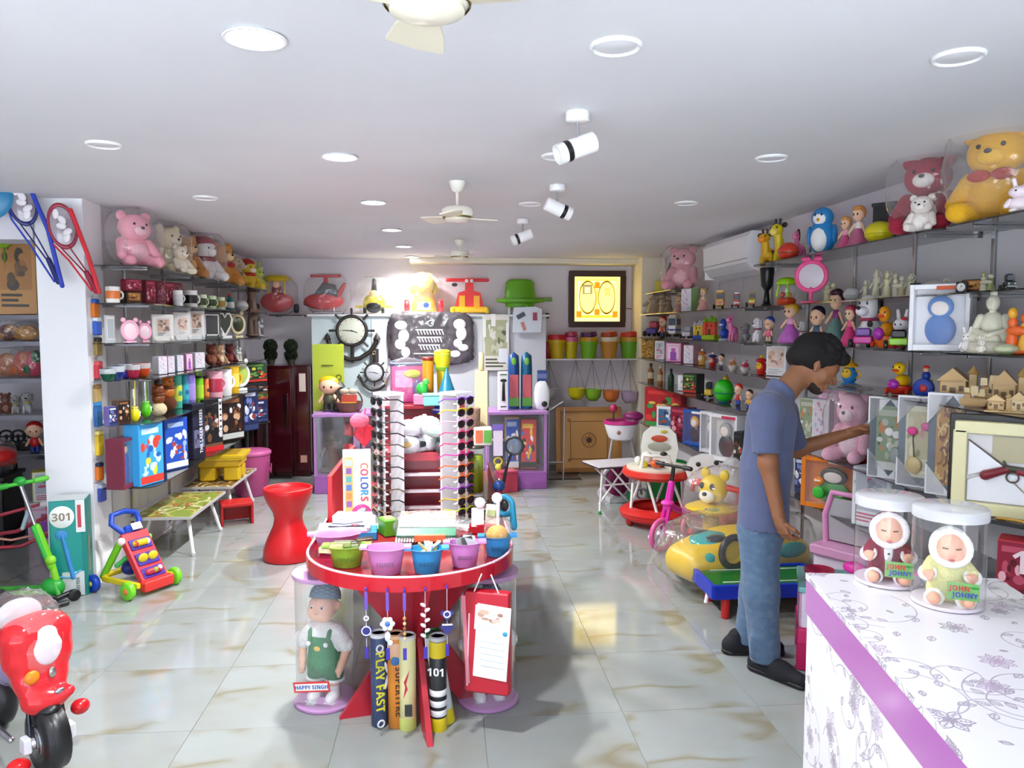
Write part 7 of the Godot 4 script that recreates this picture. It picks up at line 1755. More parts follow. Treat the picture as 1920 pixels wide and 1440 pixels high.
	# air conditioner, pink plush
	var ac := thing("air_conditioner", "air conditioner", "white wall air conditioner high on the right wall", Vector3(2.49, 2.06, -6.15), -90)
	var pr := PackedVector2Array([Vector2(0, 0.02), Vector2(0.08, 0.0), Vector2(0.17, 0.03), Vector2(0.225, 0.1), Vector2(0.23, 0.28), Vector2(0.2, 0.32), Vector2(0, 0.32)])
	mesh_node("body", m_slab(pr, -0.5, 1.0), mat("e9e9ec"), ac, Transform3D(Basis.from_euler(Vector3(0, -PI / 2, 0)), Vector3(0, 0, 0)))
	parts(ac, "louvre|b|0 .055 .2 .9 .012 .07|c8c8cc|-50 0 0;slot|b|0 .07 .206 .86 .006 .02|505054|-50 0 0;seam|b|0 .115 .229 .98 .006 .006|9a9a9e;side_cap|b|-.505 .16 .11 .012 .3 .2|f2f2f4;pipe|p|.012 -.5 .04 .06 -.6 .0 .05 -.66 -.1 .04|d8d8d8")
	var pp := spot(1281, 2.3, 2.02)
	one("0|80|bear+|e09aa4 ecb4bc|1.15|0|0|plush_bear|plush toy|pink plush bear in a bag on the short corner shelf beside the air conditioner".split("|"), pp, -40)
	put("yellow_box", "box", "small yellow and grey box beside the corner pink plush", spot(1238, 2.25, 2.02), -30, "box|b|0 .06 0 .1 .12 .08|c8b820;grip|k|.04 .12 0 .1 .3 0 .01 .012|4a3a30;side|b|.07 .05 0 .05 .1 .07|9a9488")

# ---------------------------------------------------------------- things on the floor at the left
func floor_left():
	# the red hourglass stool
	put("stool", "stool", "glossy red plastic hourglass stool standing on the tiles", Vector3(-1.13, 0, -5.55), 0, "shell|l|0 0 0 0 0 .16 0 .178 .006 .182 .03 .176 .08 .15 .15 .108 .24 .098 .29 .108 .34 .15 .42 .168 .47 .172 .505 .166 .515 .158 .51 .15 .49 0 .485|c8161e;rim|t|0 .508 0 .165 .008|d01c24|90 0 0;seat|c|0 .47 0 .15 .15 .02|b41018")
	# two low folding tables with printed tops
	for k in 2:
		var z: float = [-6.0, -7.05][k]
		var o := thing("folding_table", "folding table", ["low folding table with a green and brown printed top and white legs, the nearer one", "low folding table with a brown printed top under the yellow tub"][k], Vector3(-2.02, 0, z), 0)
		var h := 0.3
		var t := m_box(Vector3(0.4, 0.014, 0.86), 0.004)
		mesh_node("top", t, mat(["@meadow", "@autumn"][k]), o, at(0, h, 0))
		parts(o, "edging|b|.203 %f 0 .012 .02 .87|b8b8b4;edging|b|-.203 %f 0 .012 .02 .87|b8b8b4;edging|b|0 %f .433 .41 .02 .012|b8b8b4;edging|b|0 %f -.433 .41 .02 .012|b8b8b4" % [h, h, h, h])
		for c in [[-1, -1], [1, -1], [-1, 1], [1, 1]]:
			parts(o, "leg|k|%f %f %f %f .016 %f .014 .013|eceaea;rubber_foot|c|%f 0 %f .018 .016 .03|c8c8cc" % [c[0] * 0.13, h - 0.01, c[1] * 0.26, c[0] * 0.185, c[1] * 0.34, c[0] * 0.186, c[1] * 0.342])
	put("storage_tub", "tub", "yellow plastic tub with sturdy feet on the farther folding table", Vector3(-1.99, 0.309, -7.0), 4, "lid|b|0 .22 0 .42 .03 .4 .012|d8b414;body|b|0 .17 0 .36 .1 .34 .02|d0a810;rim|b|0 .2 0 .4 .02 .38|e0c020;foot|b|-.1 .065 .1 .14 .13 .12 .02|d4ae10;foot|b|.1 .065 .1 .14 .13 .12 .02|d4ae10;foot|b|-.1 .065 -.1 .14 .13 .12 .02|d4ae10;foot|b|.1 .065 -.1 .14 .13 .12 .02|d4ae10;tray|b|0 .238 0 .3 .006 .26|b08c20")
	put("bucket", "bucket", "mauve pink lidded bucket beside the dark fridge", Vector3(-1.93, 0, -7.75), 0, "body|l|0 0 0 0 0 .15 0 .16 .01 .185 .4 0 .4|b84c84;lid|l|0 .4 0 .19 0 .196 .006 .196 .03 .18 .045 .08 .055 0 .055|c45c94;handle|p|.006 .18 .34 .05 .2 .26 .08 .2 .22 .04 .19 .3 -.03|a84078")
	put("step_stool", "stool", "small red plastic step seat under the folding tables", Vector3(-1.78, 0, -6.62), 20, "seat|b|0 .17 0 .26 .03 .22 .01|c41c20;side|b|-.12 .085 0 .02 .17 .2|b81820;side|b|.12 .085 0 .02 .17 .2|b81820;back|b|0 .09 -.09 .24 .16 .02|b01418")
	# teal scooter carton by the pillar
	var bx := put("scooter_carton", "carton", "tall teal carton with a white disc and a scooter picture against the pillar", Vector3(-2.33, 0, -4.93), 14, "box|b|0 .3 0 .2 .6 .17 .003|0f8078;face|b|-.01 .3 .087 .17 .59 .004|14928a;flap|b|0 .602 0 .19 .006 .16|c8d0d0;disc|c|-.03 .5 .089 .068 .068 .004|eef0ee|90 0 0;red_strip|b|.065 .5 .091 .02 .14 .003|c04048;white_strip|b|.07 .5 .089 .05 .2 .003|e8eaea;panel|b|.02 .08 .09 .12 .15 .003|d8dcdc;scooter_print|k|-.03 .38 .09 .02 .12 .09 .012 .014|3a8ac8;scooter_print|e|-.035 .39 .091 .034 .03 .003|3a8ac8;scooter_print|p|.006 -.07 .13 .091 0 .12 .091 .06 .16 .091|5ab0e0;side_text|b|.101 .25 .02 .002 .22 .02|b8a060;letters|T|-.03 .5 .093 .05|8a7a60|301;letters|T|.045 .06 .093 .02|607070|SCOOTER|0 0 90")
	# the green scooter
	var s := thing("kick_scooter", "scooter", "bright green kick scooter in front of the teal carton", Vector3(-2.47, 0, -4.76), 0)
	parts(s, "deck|b|-.12 .075 .0 .42 .025 .11 .008|3ca838;rear_guard|e|-.34 .09 0 .08 .075 .05|1c9a30;rear_wheel|c|-.34 .045 -.02 .045 .045 .04|202020|90 0 0;front_block|e|.1 .09 0 .07 .06 .05|22a034;stem_base|k|.13 .1 0 .1 .24 0 .02 .02|80c828;sleeve|k|.1 .22 0 .02 .46 -.01 .024 .02|6cc41c;sleeve_trim|k|.085 .25 .012 .01 .46 .01 .016 .014|2ca838;tube|k|.02 .44 -.01 -.07 .72 -.02 .012 .011|b8b8bcc;handlebar|k|-.14 .715 .05 .02 .735 -.08 .012 .012|3cb030;clamp|e|-.07 .735 -.02 .035 .03 .03|1c9a30;grip|k|-.16 .712 .06 -.12 .718 .03 .018 .018|2c9c2c;grip|k|.0 .732 -.06 .04 .738 -.1 .018 .018|58b838;clamp|e|.1 .26 .01 .03 .03 .03|8ad028;fork|k|.13 .12 .03 .15 .045 .03 .012 .012|5ab850;axle|k|.12 .03 .1 .2 .05 -.02 .018 .018|18181c;front_wheel|c|.13 .035 .09 .035 .035 .025|141416|90 40 0;front_wheel|c|.21 .035 -.02 .035 .035 .025|141416|90 40 0;brake|b|-.06 .09 0 .12 .006 .08|2c9a30")
	# red and white walker frame behind the scooter
	put("walker_frame", "walker frame", "red tube frame with white joints behind the green scooter", Vector3(-2.75, 0, -5.25), 0, "tube|p|.013 -.42 .3 .05 -.2 .42 .05 .12 .5 .0 .14 .4 0|a83040;tube|p|.013 -.4 .26 -.05 -.1 .3 -.05 .14 .42 -.05|b03848;tube|p|.012 -.4 .22 .1 .0 .24 .1 .15 .3 .0|a83040;leg|k|.14 .4 0 .16 .02 0 .012 .012|a03040;leg|k|-.22 .3 .06 -.28 .02 .08 .012 .012|a83040;joint|k|-.24 .24 .07 -.2 .34 .06 .02 .02|e8e4e4;joint|k|.1 .49 0 .15 .5 0 .022 .02|e8e6e6;hanger|k|.02 .46 .02 -.02 .34 .03 .016 .014|b8d0d8;strap|p|.008 -.4 .3 .0 -.1 .26 .02 .14 .3 -.02|d09080")
	# activity walker toy
	var w := thing("push_walker", "push toy", "red and blue activity push walker with lime wheels on the tiles", Vector3(-1.97, 0, -4.93), 58)
	parts(w, "panel|b|.06 .2 .03 .19 .36 .05 .016|d8303c|-34 0 0;window|b|.06 .285 .0 .15 .07 .02|3a2490|-34 0 0;window|b|.06 .2 .058 .15 .08 .02|3a2490|-34 0 0;window|b|.06 .12 .108 .15 .07 .02|4a2a98|-34 0 0;foot_bar|b|.06 .055 .15 .22 .07 .06 .02|e03a34;roller|k|.02 .295 .01 .1 .295 .01 .022 .022|d8c020;roller_end|e|.02 .295 .012 .02 .022 .022|d83030;roller_end|e|.1 .295 .012 .02 .022 .022|f0f0f0;disc|e|.025 .212 .07 .034 .03 .016|d8c420;disc|e|.095 .212 .07 .034 .03 .016|d8c420;roller|k|.02 .13 .12 .1 .13 .12 .02 .02|c03848;bead|e|.065 .135 .13 .016 .018 .016|88c030;bead|e|.1 .14 .125 .016 .018 .016|f0f0f0")
	parts(w, "handle|p|.018 -.0 .36 -.08 -.05 .42 -.12 -.03 .47 -.14 .06 .48 -.14 .13 .46 -.13 .14 .41 -.11 .1 .36 -.08|1c48b8;handle_neck|b|.06 .37 -.08 .1 .05 .04 .012|2450c0;price_tag|b|.08 .39 -.055 .07 .045 .004|ecf0f4|-34 0 0;knob|e|-.05 .32 -.03 .024 .026 .024|f0dcd8;side_post|k|-.05 .3 -.05 -.06 .08 -.2 .022 .022|7cd020;side_post|k|.16 .3 -.05 .16 .08 -.2 .022 .022|7cd020;base_bar|b|-.07 .07 -.02 .03 .035 .34 .01|e8d018;base_bar|b|.17 .07 -.02 .03 .035 .34 .01|e8d018;cross_bar|k|-.06 .09 -.18 .16 .09 -.18 .02 .02|e0c418;gear|e|.06 .12 -.1 .06 .05 .05|20308a;lever|k|.0 .22 -.03 -.05 .16 -.08 .014 .014|38b048")
	parts(w, "wheel|c|-.115 .055 .13 .055 .055 .035|78d828|0 0 90;wheel|c|.22 .055 .13 .055 .055 .035|78d828|0 0 90;hub|e|-.15 .055 .13 .01 .02 .02|e07838;wheel|c|-.115 .055 -.2 .055 .055 .035|1c44b4|0 0 90;wheel|c|.22 .055 -.2 .055 .055 .035|1c44b4|0 0 90;hub|e|-.15 .055 -.2 .01 .016 .016|d8d040")
	# the red toy motorbike in the left foreground
	var m := thing("toy_motorbike", "ride-on toy", "glossy red toy motorbike with a black wheel in the left foreground", Vector3(-1.56, 0, -2.98), 46)
	var fb := []
	var P := func(x, y, z): return Vector3(x, y, z)
	fb.append([P.call(-0.05, 0.5, 0.02), P.call(0.05, 0.5, 0.02), 0.075, 0.075])
	fb.append([P.call(-0.06, 0.42, 0.03), P.call(0.06, 0.42, 0.03), 0.06, 0.06])
	fb.append([P.call(-0.045, 0.34, 0.05), P.call(0.045, 0.34, 0.05), 0.05, 0.05])
	fb.append([P.call(-0.03, 0.27, 0.08), P.call(0.03, 0.27, 0.08), 0.05, 0.045])
	fb.append([P.call(0.0, 0.26, 0.1), P.call(0.07, 0.29, 0.13), 0.03, 0.018])
	fb.append([P.call(0.0, 0.5, -0.02), P.call(0, 0.44, -0.3), 0.07, 0.08])
	fb.append([P.call(0.0, 0.36, -0.1), P.call(0, 0.3, -0.34), 0.06, 0.07])
	mesh_node("fairing", m_net(fb, 0.01, 0.04), mat("d8262eg"), m)
	parts(m, "front_plate|e|.015 .47 .087 .052 .075 .014|e6d8e0g;windscreen|e|-.04 .58 -.02 .08 .06 .03|e8eaf0j;indicator|e|-.045 .37 .1 .026 .026 .014|e88418g;indicator|e|.085 .42 .06 .02 .03 .016|e88418g;badge|e|.02 .37 .11 .014 .022 .008|b0b0a8c;badge|e|.035 .3 .13 .02 .012 .01|a8a8b0c;tyre|t|0 .125 .1 .078 .047|1c1c1e|0 90 0;tread|c|-.04 .125 .1 .12 .12 .08|18181a|0 0 -90;rim|c|-.05 .125 .1 .062 .062 .1|8a8c90c|0 0 -90;hub|c|-.065 .125 .1 .024 .024 .13|c8c8ccc|0 0 -90;crank|b|-.075 .125 .1 .03 .06 .05 .01|e8e8ec;crank|b|.075 .125 .1 .03 .06 .05 .01|e8e8ec;pedal|e|-.115 .075 .14 .04 .03 .035|d81c20g;pedal|e|.13 .18 .06 .035 .03 .03|d01c24g;fork|k|-.055 .3 .07 -.06 .125 .1 .008 .008|484a50c;fork|k|.055 .3 .07 .06 .125 .1 .008 .008|484a50c;guard|e|0 .24 .07 .05 .03 .09|181818;handlebar|k|-.16 .56 -.06 .14 .56 -.06 .012 .012|181818;grip|k|-.2 .55 -.07 -.14 .56 -.06 .018 .018|101012;body_panel|e|-.05 .34 -.16 .04 .07 .1|8a70b0;seat|b|0 .52 -.4 .14 .05 .24 .02|202024;rear_wheel|t|0 .125 -.42 .078 .047|1c1c1e|0 90 0;rear_hub|c|-.05 .125 -.42 .06 .06 .1|8a8c90c|0 0 -90;chrome_bar|k|-.06 .07 -.1 -.07 .07 -.4 .014 .014|d0d0d4c;plastic_bag|g|0 .46 -.1 .12 .17 .2|f4f4f4b")

# ---------------------------------------------------------------- things on the floor at the right
func floor_right():
	# folding table with white legs
	put("folding_table", "folding table", "small folding table with a grey top and crossed white legs by the carrom board", Vector3(1.55, 0, -6.85), 14, "top|b|0 .42 0 .52 .014 .36 .004|d8d2d6;edging|b|0 .412 0 .53 .012 .37|303034;leg|k|-.2 .41 .12 -.24 .02 .16 .01 .01|f0f0f0;leg|k|.2 .41 .12 .1 .02 .14 .01 .01|f0f0f0;leg|k|-.12 .41 .12 .22 .02 .14 .01 .01|f0f0f0;leg|k|.2 .41 -.12 -.1 .02 -.14 .01 .01|f0f0f0;leg|k|-.2 .41 -.12 .2 .02 -.14 .01 .01|f0f0f0;bar|k|-.21 .25 .13 .18 .25 .13 .008 .008|e8e8e8;foot|c|-.24 0 .16 .014 .014 .03|28a050;foot|c|.22 0 .14 .014 .014 .03|28a050")
	put("toy_booster", "toy seat", "dark pink ribbed round seat back under the folding table", Vector3(1.62, 0, -7.12), 10, "disc|e|0 .2 0 .12 .18 .03|8a1858;rim|t|0 .2 0 .15 .02|dcd4dc;rib|b|-.04 .2 .026 .006 .26 .01|6a1044;rib|b|.0 .2 .03 .006 .28 .01|6a1044;rib|b|.04 .2 .026 .006 .26 .01|6a1044;foot|b|0 .03 0 .2 .06 .12|c8c8c8;clamp|b|.1 .06 .1 .06 .1 .06|28a058")
	put("baby_bathtub", "tub", "green plastic tub behind the folding table", Vector3(2.05, 0, -7.0), 0, "tub|l|0 0 0 0 0 .14 0 .16 .02 .19 .38 .2 .4 .18 .4 .15 .04 0 .04|1c8a3c")
	# sewing-kit style white and pink pot hanging before the carrom board: a toy push chair basket
	put("doll_pram", "toy pram", "toy pram with a white and pink tub beside the carrom board", Vector3(1.68, 0, -7.25), -8, "basket|l|0 .58 0 0 0 .1 0 .12 .02 .16 .15 .15 .15 .11 .03 0 .03|f0eef2;rim|l|0 .73 0 .15 0 .17 .005 .168 .035 .15 .035|c0287a;hood|e|.12 .8 -.02 .1 .05 .1|8a2068;ball|e|-.07 .88 0 .036 .04 .036|c02858;stem|k|-.07 .76 0 -.07 .85 0 .008 .008|30402c;frame|k|.1 .58 0 .2 .06 .05 .012 .012|a8a4ac;frame|k|-.08 .58 0 -.16 .06 .05 .012 .012|a8a4ac;wheel|t|.2 .06 .05 .05 .014|c8b8c8;wheel|t|-.16 .06 .05 .05 .014|c8b8c8;decal|e|-.03 .66 .14 .02 .02 .008|9a6a58")
	# baby walker with a round white back
	var bw := thing("baby_walker", "baby walker", "red baby walker with a white printed back rest and toy tray", Vector3(1.78, 0, -6.3), -20)
	parts(bw, "base|t|0 .09 0 .27 .045|c81c1c|90 0 0;base_tray|l|0 .05 0 .2 0 .3 .02 .32 .06 .26 .1 .22 .1|cc2420;tray|l|0 .4 0 .18 0 .27 .0 .3 .03 .29 .07 .2 .075|d83426;tray_top|l|0 .47 .0 .1 0 .2 .01 .26 .0 .26 .02 .2 .03 .1 .02|e8e2d0")
	for k in 6:
		var x := TAU * k / 6.0 + 0.4
		parts(bw, "wheel|e|%f .035 %f .03 .035 .03|a01818;leg|k|%f .1 %f %f .42 %f .012 .012|ececec" % [cos(x) * 0.27, sin(x) * 0.27, cos(x) * 0.26, sin(x) * 0.26, cos(x + 0.5) * 0.2, sin(x + 0.5) * 0.2])
	parts(bw, "back_rest|x|-.2 .05 -.14 .5 .14 .5 .16 .62 .14 .74 .08 .8 -.08 .8 -.14 .74 -.16 .62|eeeee6;back_print|e|0 .7 -.145 .07 .03 .006|c84828;back_print|e|0 .63 -.145 .1 .04 .006|a8a898;back_print|e|.04 .76 -.145 .03 .014 .006|c8b830;toy_knob|e|-.1 .53 .16 .035 .04 .035|e8d030;toy_knob|e|.0 .54 .2 .05 .035 .04|e06028;toy_knob|e|.1 .53 .16 .035 .04 .035|e8e4d4;toy_knob|e|-.16 .54 .06 .03 .035 .03|f0f0e8;toy_arch|p|.018 -.12 .5 .18 -.1 .6 .18 .1 .6 .18 .12 .5 .18|f0ece0;sheep|e|-.08 .58 .14 .05 .05 .05|f2eee4;bee|e|.06 .62 .18 .03 .02 .02|2a2418")
	put("toy_booster", "toy seat", "white baby seat back with black and gold spots beside the walker tray", Vector3(2.1, 0, -5.95), -24, "back|x|-.03 .06 -.14 .38 .14 .38 .18 .5 .15 .6 .06 .64 -.06 .64 -.15 .6 -.18 .5|eeeee8;spot|e|-.08 .56 .034 .02 .02 .006|282828;spot|e|.06 .58 .034 .02 .02 .006|282828;spot|e|.1 .48 .034 .024 .02 .006|c8a850;spot|e|-.02 .48 .034 .03 .02 .006|707070;spot|e|.02 .43 .034 .06 .02 .006|202020;pole|k|0 .38 0 0 .03 0 .02 .02|d02820;base|c|0 0 0 .16 .15 .04|d83428;arch|p|.02 -.12 .36 .06 -.1 .44 .1 .1 .44 .1 .12 .36 .06|d83428")
	# pink tricycle
	var t := thing("tricycle", "tricycle", "pink tricycle with a white spoked front wheel", Vector3(1.68, 0, -5.52), -58)
	parts(t, "tyre|t|0 .13 .12 .108 .02|e060a0|0 90 0;rim|t|0 .13 .12 .082 .012|f2e8f0|0 90 0;hub|c|-.03 .13 .12 .03 .03 .06|e8e0ec|0 0 -90;fork|k|-.028 .13 .12 -.02 .34 .06 .014 .016|d820a0;fork|k|.028 .13 .12 .02 .34 .06 .014 .016|d820a0;head|k|0 .33 .06 0 .5 .02 .03 .026|e02cb0;collar|e|0 .36 .06 .05 .024 .05|f040b8;stem|k|0 .5 .02 0 .62 .0 .016 .014|1c1c1c;handlebar|k|-.14 .63 0 .14 .63 0 .012 .012|202020;grip|k|-.16 .63 0 -.1 .63 0 .018 .018|303030;grip|k|.1 .63 0 .16 .63 0 .018 .018|303030;frame|k|0 .34 .04 0 .16 -.34 .022 .022|d828a4;axle|k|-.14 .09 -.36 .14 .09 -.36 .014 .014|c0c0c8c;rear_wheel|t|-.15 .09 -.36 .07 .018|e060a0|0 90 0;rear_wheel|t|.15 .09 -.36 .07 .018|e060a0|0 90 0;seat|b|0 .26 -.3 .16 .05 .2 .02|e838b0;pedal|b|-.07 .1 .14 .06 .02 .04|f0f0f0;pedal|b|.07 .16 .1 .06 .02 .04|f0f0f0")
	for k in 6:
		var a := TAU * k / 6.0
		parts(t, "spoke|k|0 %f %f 0 %f %f .01 .008|f2ecf4" % [0.13 + sin(a) * 0.025, 0.12 + cos(a) * 0.025, 0.13 + sin(a) * 0.08, 0.12 + cos(a) * 0.08])
	# yellow bear-headed swing car
	var sc := thing("swing_car", "ride-on toy", "yellow and red swing car with an animal head over its steering wheel", Vector3(1.95, 0, -5.2), -52)
	parts(sc, "body|b|0 .17 -.12 .26 .12 .56 .05|d8b80c;seat|e|0 .27 -.2 .14 .05 .2|cc1c1c;back|p|.035 -.08 .28 -.34 -.1 .4 -.4 -.06 .5 -.38 .06 .5 -.38 .1 .4 -.4 .08 .28 -.34|cc1c20;steering_disc|l|0 .38 .16 .0 0 .12 0 .17 .02 .18 .035 .12 .06 0 .06|e8c414;neck|c|0 .22 .16 .06 .05 .17|d8b010;head|e|0 .54 .14 .1 .1 .09|ecc80c;ear|e|-.075 .64 .12 .035 .04 .024|ecc80c;ear|e|.075 .64 .12 .035 .04 .024|ecc80c;muzzle|e|0 .5 .215 .06 .045 .04|f4f0e0;nose|e|0 .52 .25 .02 .015 .012|201810;eye|e|-.04 .57 .22 .02 .024 .012|181410g;eye|e|.04 .57 .22 .02 .024 .012|181410g;grip|k|.1 .56 .12 .17 .55 .1 .022 .02|cc2424;grip|k|-.1 .56 .12 -.17 .55 .1 .022 .02|cc2424;decal|e|.08 .43 .26 .04 .01 .03|28a060;wheel|c|.12 .07 .1 .07 .07 .05|181818|0 0 -90;wheel|c|-.17 .07 .1 .07 .07 .05|181818|0 0 -90;wheel|c|.12 .07 -.32 .07 .07 .05|181818|0 0 -90;wheel|c|-.17 .07 -.32 .07 .07 .05|181818|0 0 -90;plastic_bag|g|0 .44 .06 .22 .24 .24|f4f4f4b")
	put("balloon_bag", "bag", "puffed clear plastic bag standing behind the animal headed swing car", Vector3(2.2, 0, -5.55), 20, "bag|g|0 .48 0 .16 .2 .12|eef0f2j;base|c|0 .0 0 .12 .1 .3|d83870")
	# yellow toy car with teal flashes in a bag
	var yc := thing("ride_on_car", "ride-on toy", "yellow bagged ride-on car with teal flashes and a big black ring", Vector3(1.86, 0, -4.72), -70)
	var cb := []
	var P := func(x, y, z): return Vector3(x, y, z)
	for k in 7:
		var t2 := k / 6.0
		var z := lerpf(0.38, -0.4, t2)
		var rr := 0.085 + 0.05 * sin(PI * minf(1.0, t2 * 0.8 + 0.12))
		cb.append([P.call(-0.1 + 0.03 * (1 - t2), rr + 0.09, z), P.call(0.1 - 0.03 * (1 - t2), rr + 0.09, z), rr, rr])
	mesh_node("body", m_net(cb, 0.014, 0.08), mat("e0b810"), yc)
	parts(yc, "windscreen|e|0 .29 .2 .15 .075 .16|1c9a98g;window|e|-.06 .335 .22 .06 .03 .08|28343cg;window|e|.06 .335 .22 .06 .03 .08|28343cg;ring|t|.2 .29 .2 .09 .022|1c1a18|0 90 0;disc|e|.19 .29 .2 .02 .08 .08|d8b424;flash|e|.215 .25 -.26 .03 .05 .12|1c8a88;side_flash|e|.13 .24 .33 .05 .05 .07|1ca098;nose_flash|e|-.06 .17 .42 .06 .03 .03|1ca098;bonnet_line|p|.012 -.12 .3 .3 0 .3 .36 .12 .3 .3|28a8a0;headlamp|e|.08 .22 .42 .03 .03 .02|f0f0e0g;wheel|c|-.2 .08 .26 .08 .08 .07|1c1c1c|0 0 -90;wheel|c|.13 .08 .26 .08 .08 .07|1c1c1c|0 0 -90;wheel|c|-.2 .08 -.3 .08 .08 .07|1c1c1c|0 0 -90;wheel|c|.13 .08 -.3 .08 .08 .07|1c1c1c|0 0 -90;plastic_bag|g|0 .25 .0 .27 .24 .56|f4f4f4b")
	# table-top pool game on red legs
	var pt := thing("pool_table", "toy table", "small blue rimmed pool table with a green cloth on red legs", Vector3(1.84, 0, -4.3), 0)
	pt.scale = Vector3(1, 0.82, 1)
	parts(pt, "bed|b|0 .225 0 .66 .02 .34|0e6a24;rim|b|0 .2 .18 .7 .1 .03 .01|1430b0;rim|b|0 .2 -.18 .7 .1 .03 .01|1430b0;rim|b|-.345 .2 0 .03 .1 .38 .01|1430b0;rim|b|.345 .2 0 .03 .1 .38 .01|1430b0;line|b|.02 .237 .1 .56 .004 .008|e8f0e8;line|b|.02 .237 -.12 .56 .004 .008|e8f0e8;catch|k|-.35 .17 .1 -.36 .1 .1 .01 .012|f0f0f0;catch|k|-.2 .17 .2 -.2 .1 .21 .01 .012|f0f0f0")
	for c in [[-0.26, 0.14], [0.28, 0.14], [-0.26, -0.14], [0.28, -0.14]]:
		parts(pt, "leg|c|%f 0 %f .024 .026 .16|d82420" % [c[0], c[1]])
	# little desk and vanity under the shelf
	put("kids_desk", "toy desk", "mint topped little desk with a printed drawer and red legs behind the counter", Vector3(1.93, 0, -3.55), -24, "top|b|0 .4 0 .4 .03 .36 .012|80c4c4;body|b|0 .3 0 .37 .18 .33|e8dcec;drawer|b|0 .3 .168 .3 .15 .012|f2eef2;print|e|-.06 .33 .176 .04 .02 .004|c04058;print|e|.03 .28 .176 .05 .03 .004|b87890;print|b|-.05 .27 .176 .08 .01 .003|504848;side_panel|b|-.187 .3 0 .012 .18 .3|e0a0c8;skirt|b|0 .17 0 .4 .08 .36 .01|d02468;leg|b|-.17 .08 .15 .06 .16 .05 .01|c82060;leg|b|.17 .08 .15 .06 .16 .05 .01|c82060;leg|b|-.17 .08 -.15 .06 .16 .05 .01|c82060;leg|b|.17 .08 -.15 .06 .16 .05 .01|c82060;bowl|l|-.1 .416 .02 0 0 .04 0 .07 .03 .072 .05 .06 .04 0 .02|c81c50")
	put("toy_vanity", "toy mirror", "pink framed toy vanity mirror below the orange truck box", Vector3(2.22, 0, -4.0), -58, "mirror|x|-.01 .014 -.12 .46 .12 .46 .13 .6 .1 .7 -.1 .7 -.13 .6|b4b0b4g;frame|p|.018 -.14 .44 0 -.15 .6 0 -.11 .73 0 .11 .73 0 .15 .6 0 .14 .44 0|e898c8;base|b|0 .42 .04 .34 .06 .18 .02|e8a8d0;table|b|0 .2 0 .32 .4 .2 .01|f0e4f0;leg_panel|b|0 .1 .104 .3 .18 .012|e88cc0")
	put("pink_toy", "toy", "bright pink cow shaped toy seat beside the vanity mirror", Vector3(2.0, 0, -3.3), -40, "body|e|0 .46 0 .13 .1 .13|e028a0;head|b|0 .48 .1 .14 .1 .1 .03|e430a8;leg|k|-.07 .4 0 -.08 .04 0 .04 .05|d82494;leg|k|.07 .4 0 .08 .04 0 .04 .05|d82494;base|b|0 .03 0 .28 .06 .22 .02|d02090;eye|e|.04 .5 .152 .014 .012 .006|201818;ear|e|-.12 .54 .04 .05 .03 .03|e838a8;ear|e|.12 .54 .04 .05 .03 .03|e838a8")

# ---------------------------------------------------------------- the counter with two jarred dolls
func counter():
	# the counter runs from its far left corner towards the camera, turned eleven degrees
	var h := 0.9
	var yaw := -10.8
	var c0 := on_y(1510, 1073, h)
	var fw := Vector3(sin(deg_to_rad(10.8)), 0, -cos(deg_to_rad(10.8)))
	var rt := Vector3(fw.z * -1, 0, fw.x)
	var w := 0.56
	var l := 1.75
	var o := thing("shop_counter", "counter", "white counter with a grey flower print and a mauve band at the lower right", c0 + rt * w / 2 - fw * l / 2 - Vector3(0, h, 0), yaw)
	parts(o, "top|B|0 %f 0 %f .02 %f .002|@laminate;band|b|0 %f 0 %f .105 %f .002|b870b8g;body|B|0 %f 0 %f %f %f|@laminate;plinth|b|0 .04 0 %f .08 %f|8a8088" % [h - 0.01, w, l, h - 0.0725, w - 0.004, l - 0.004, (h - 0.125) / 2 + 0.04, w - 0.012, h - 0.205, l - 0.012, w - 0.06, l - 0.06])
	jar("clear jar with a baby doll in a dark pink hooded suit, the farther one", on_y(1677, 1098, h), 0.105, 0.3, "8a1c3a", "f4eef2", h)
	jar("clear jar with a baby doll in a yellow and white hooded suit, the nearer one", on_y(1793, 1140, h), 0.105, 0.31, "e8e4a0", "fafaf4", h)
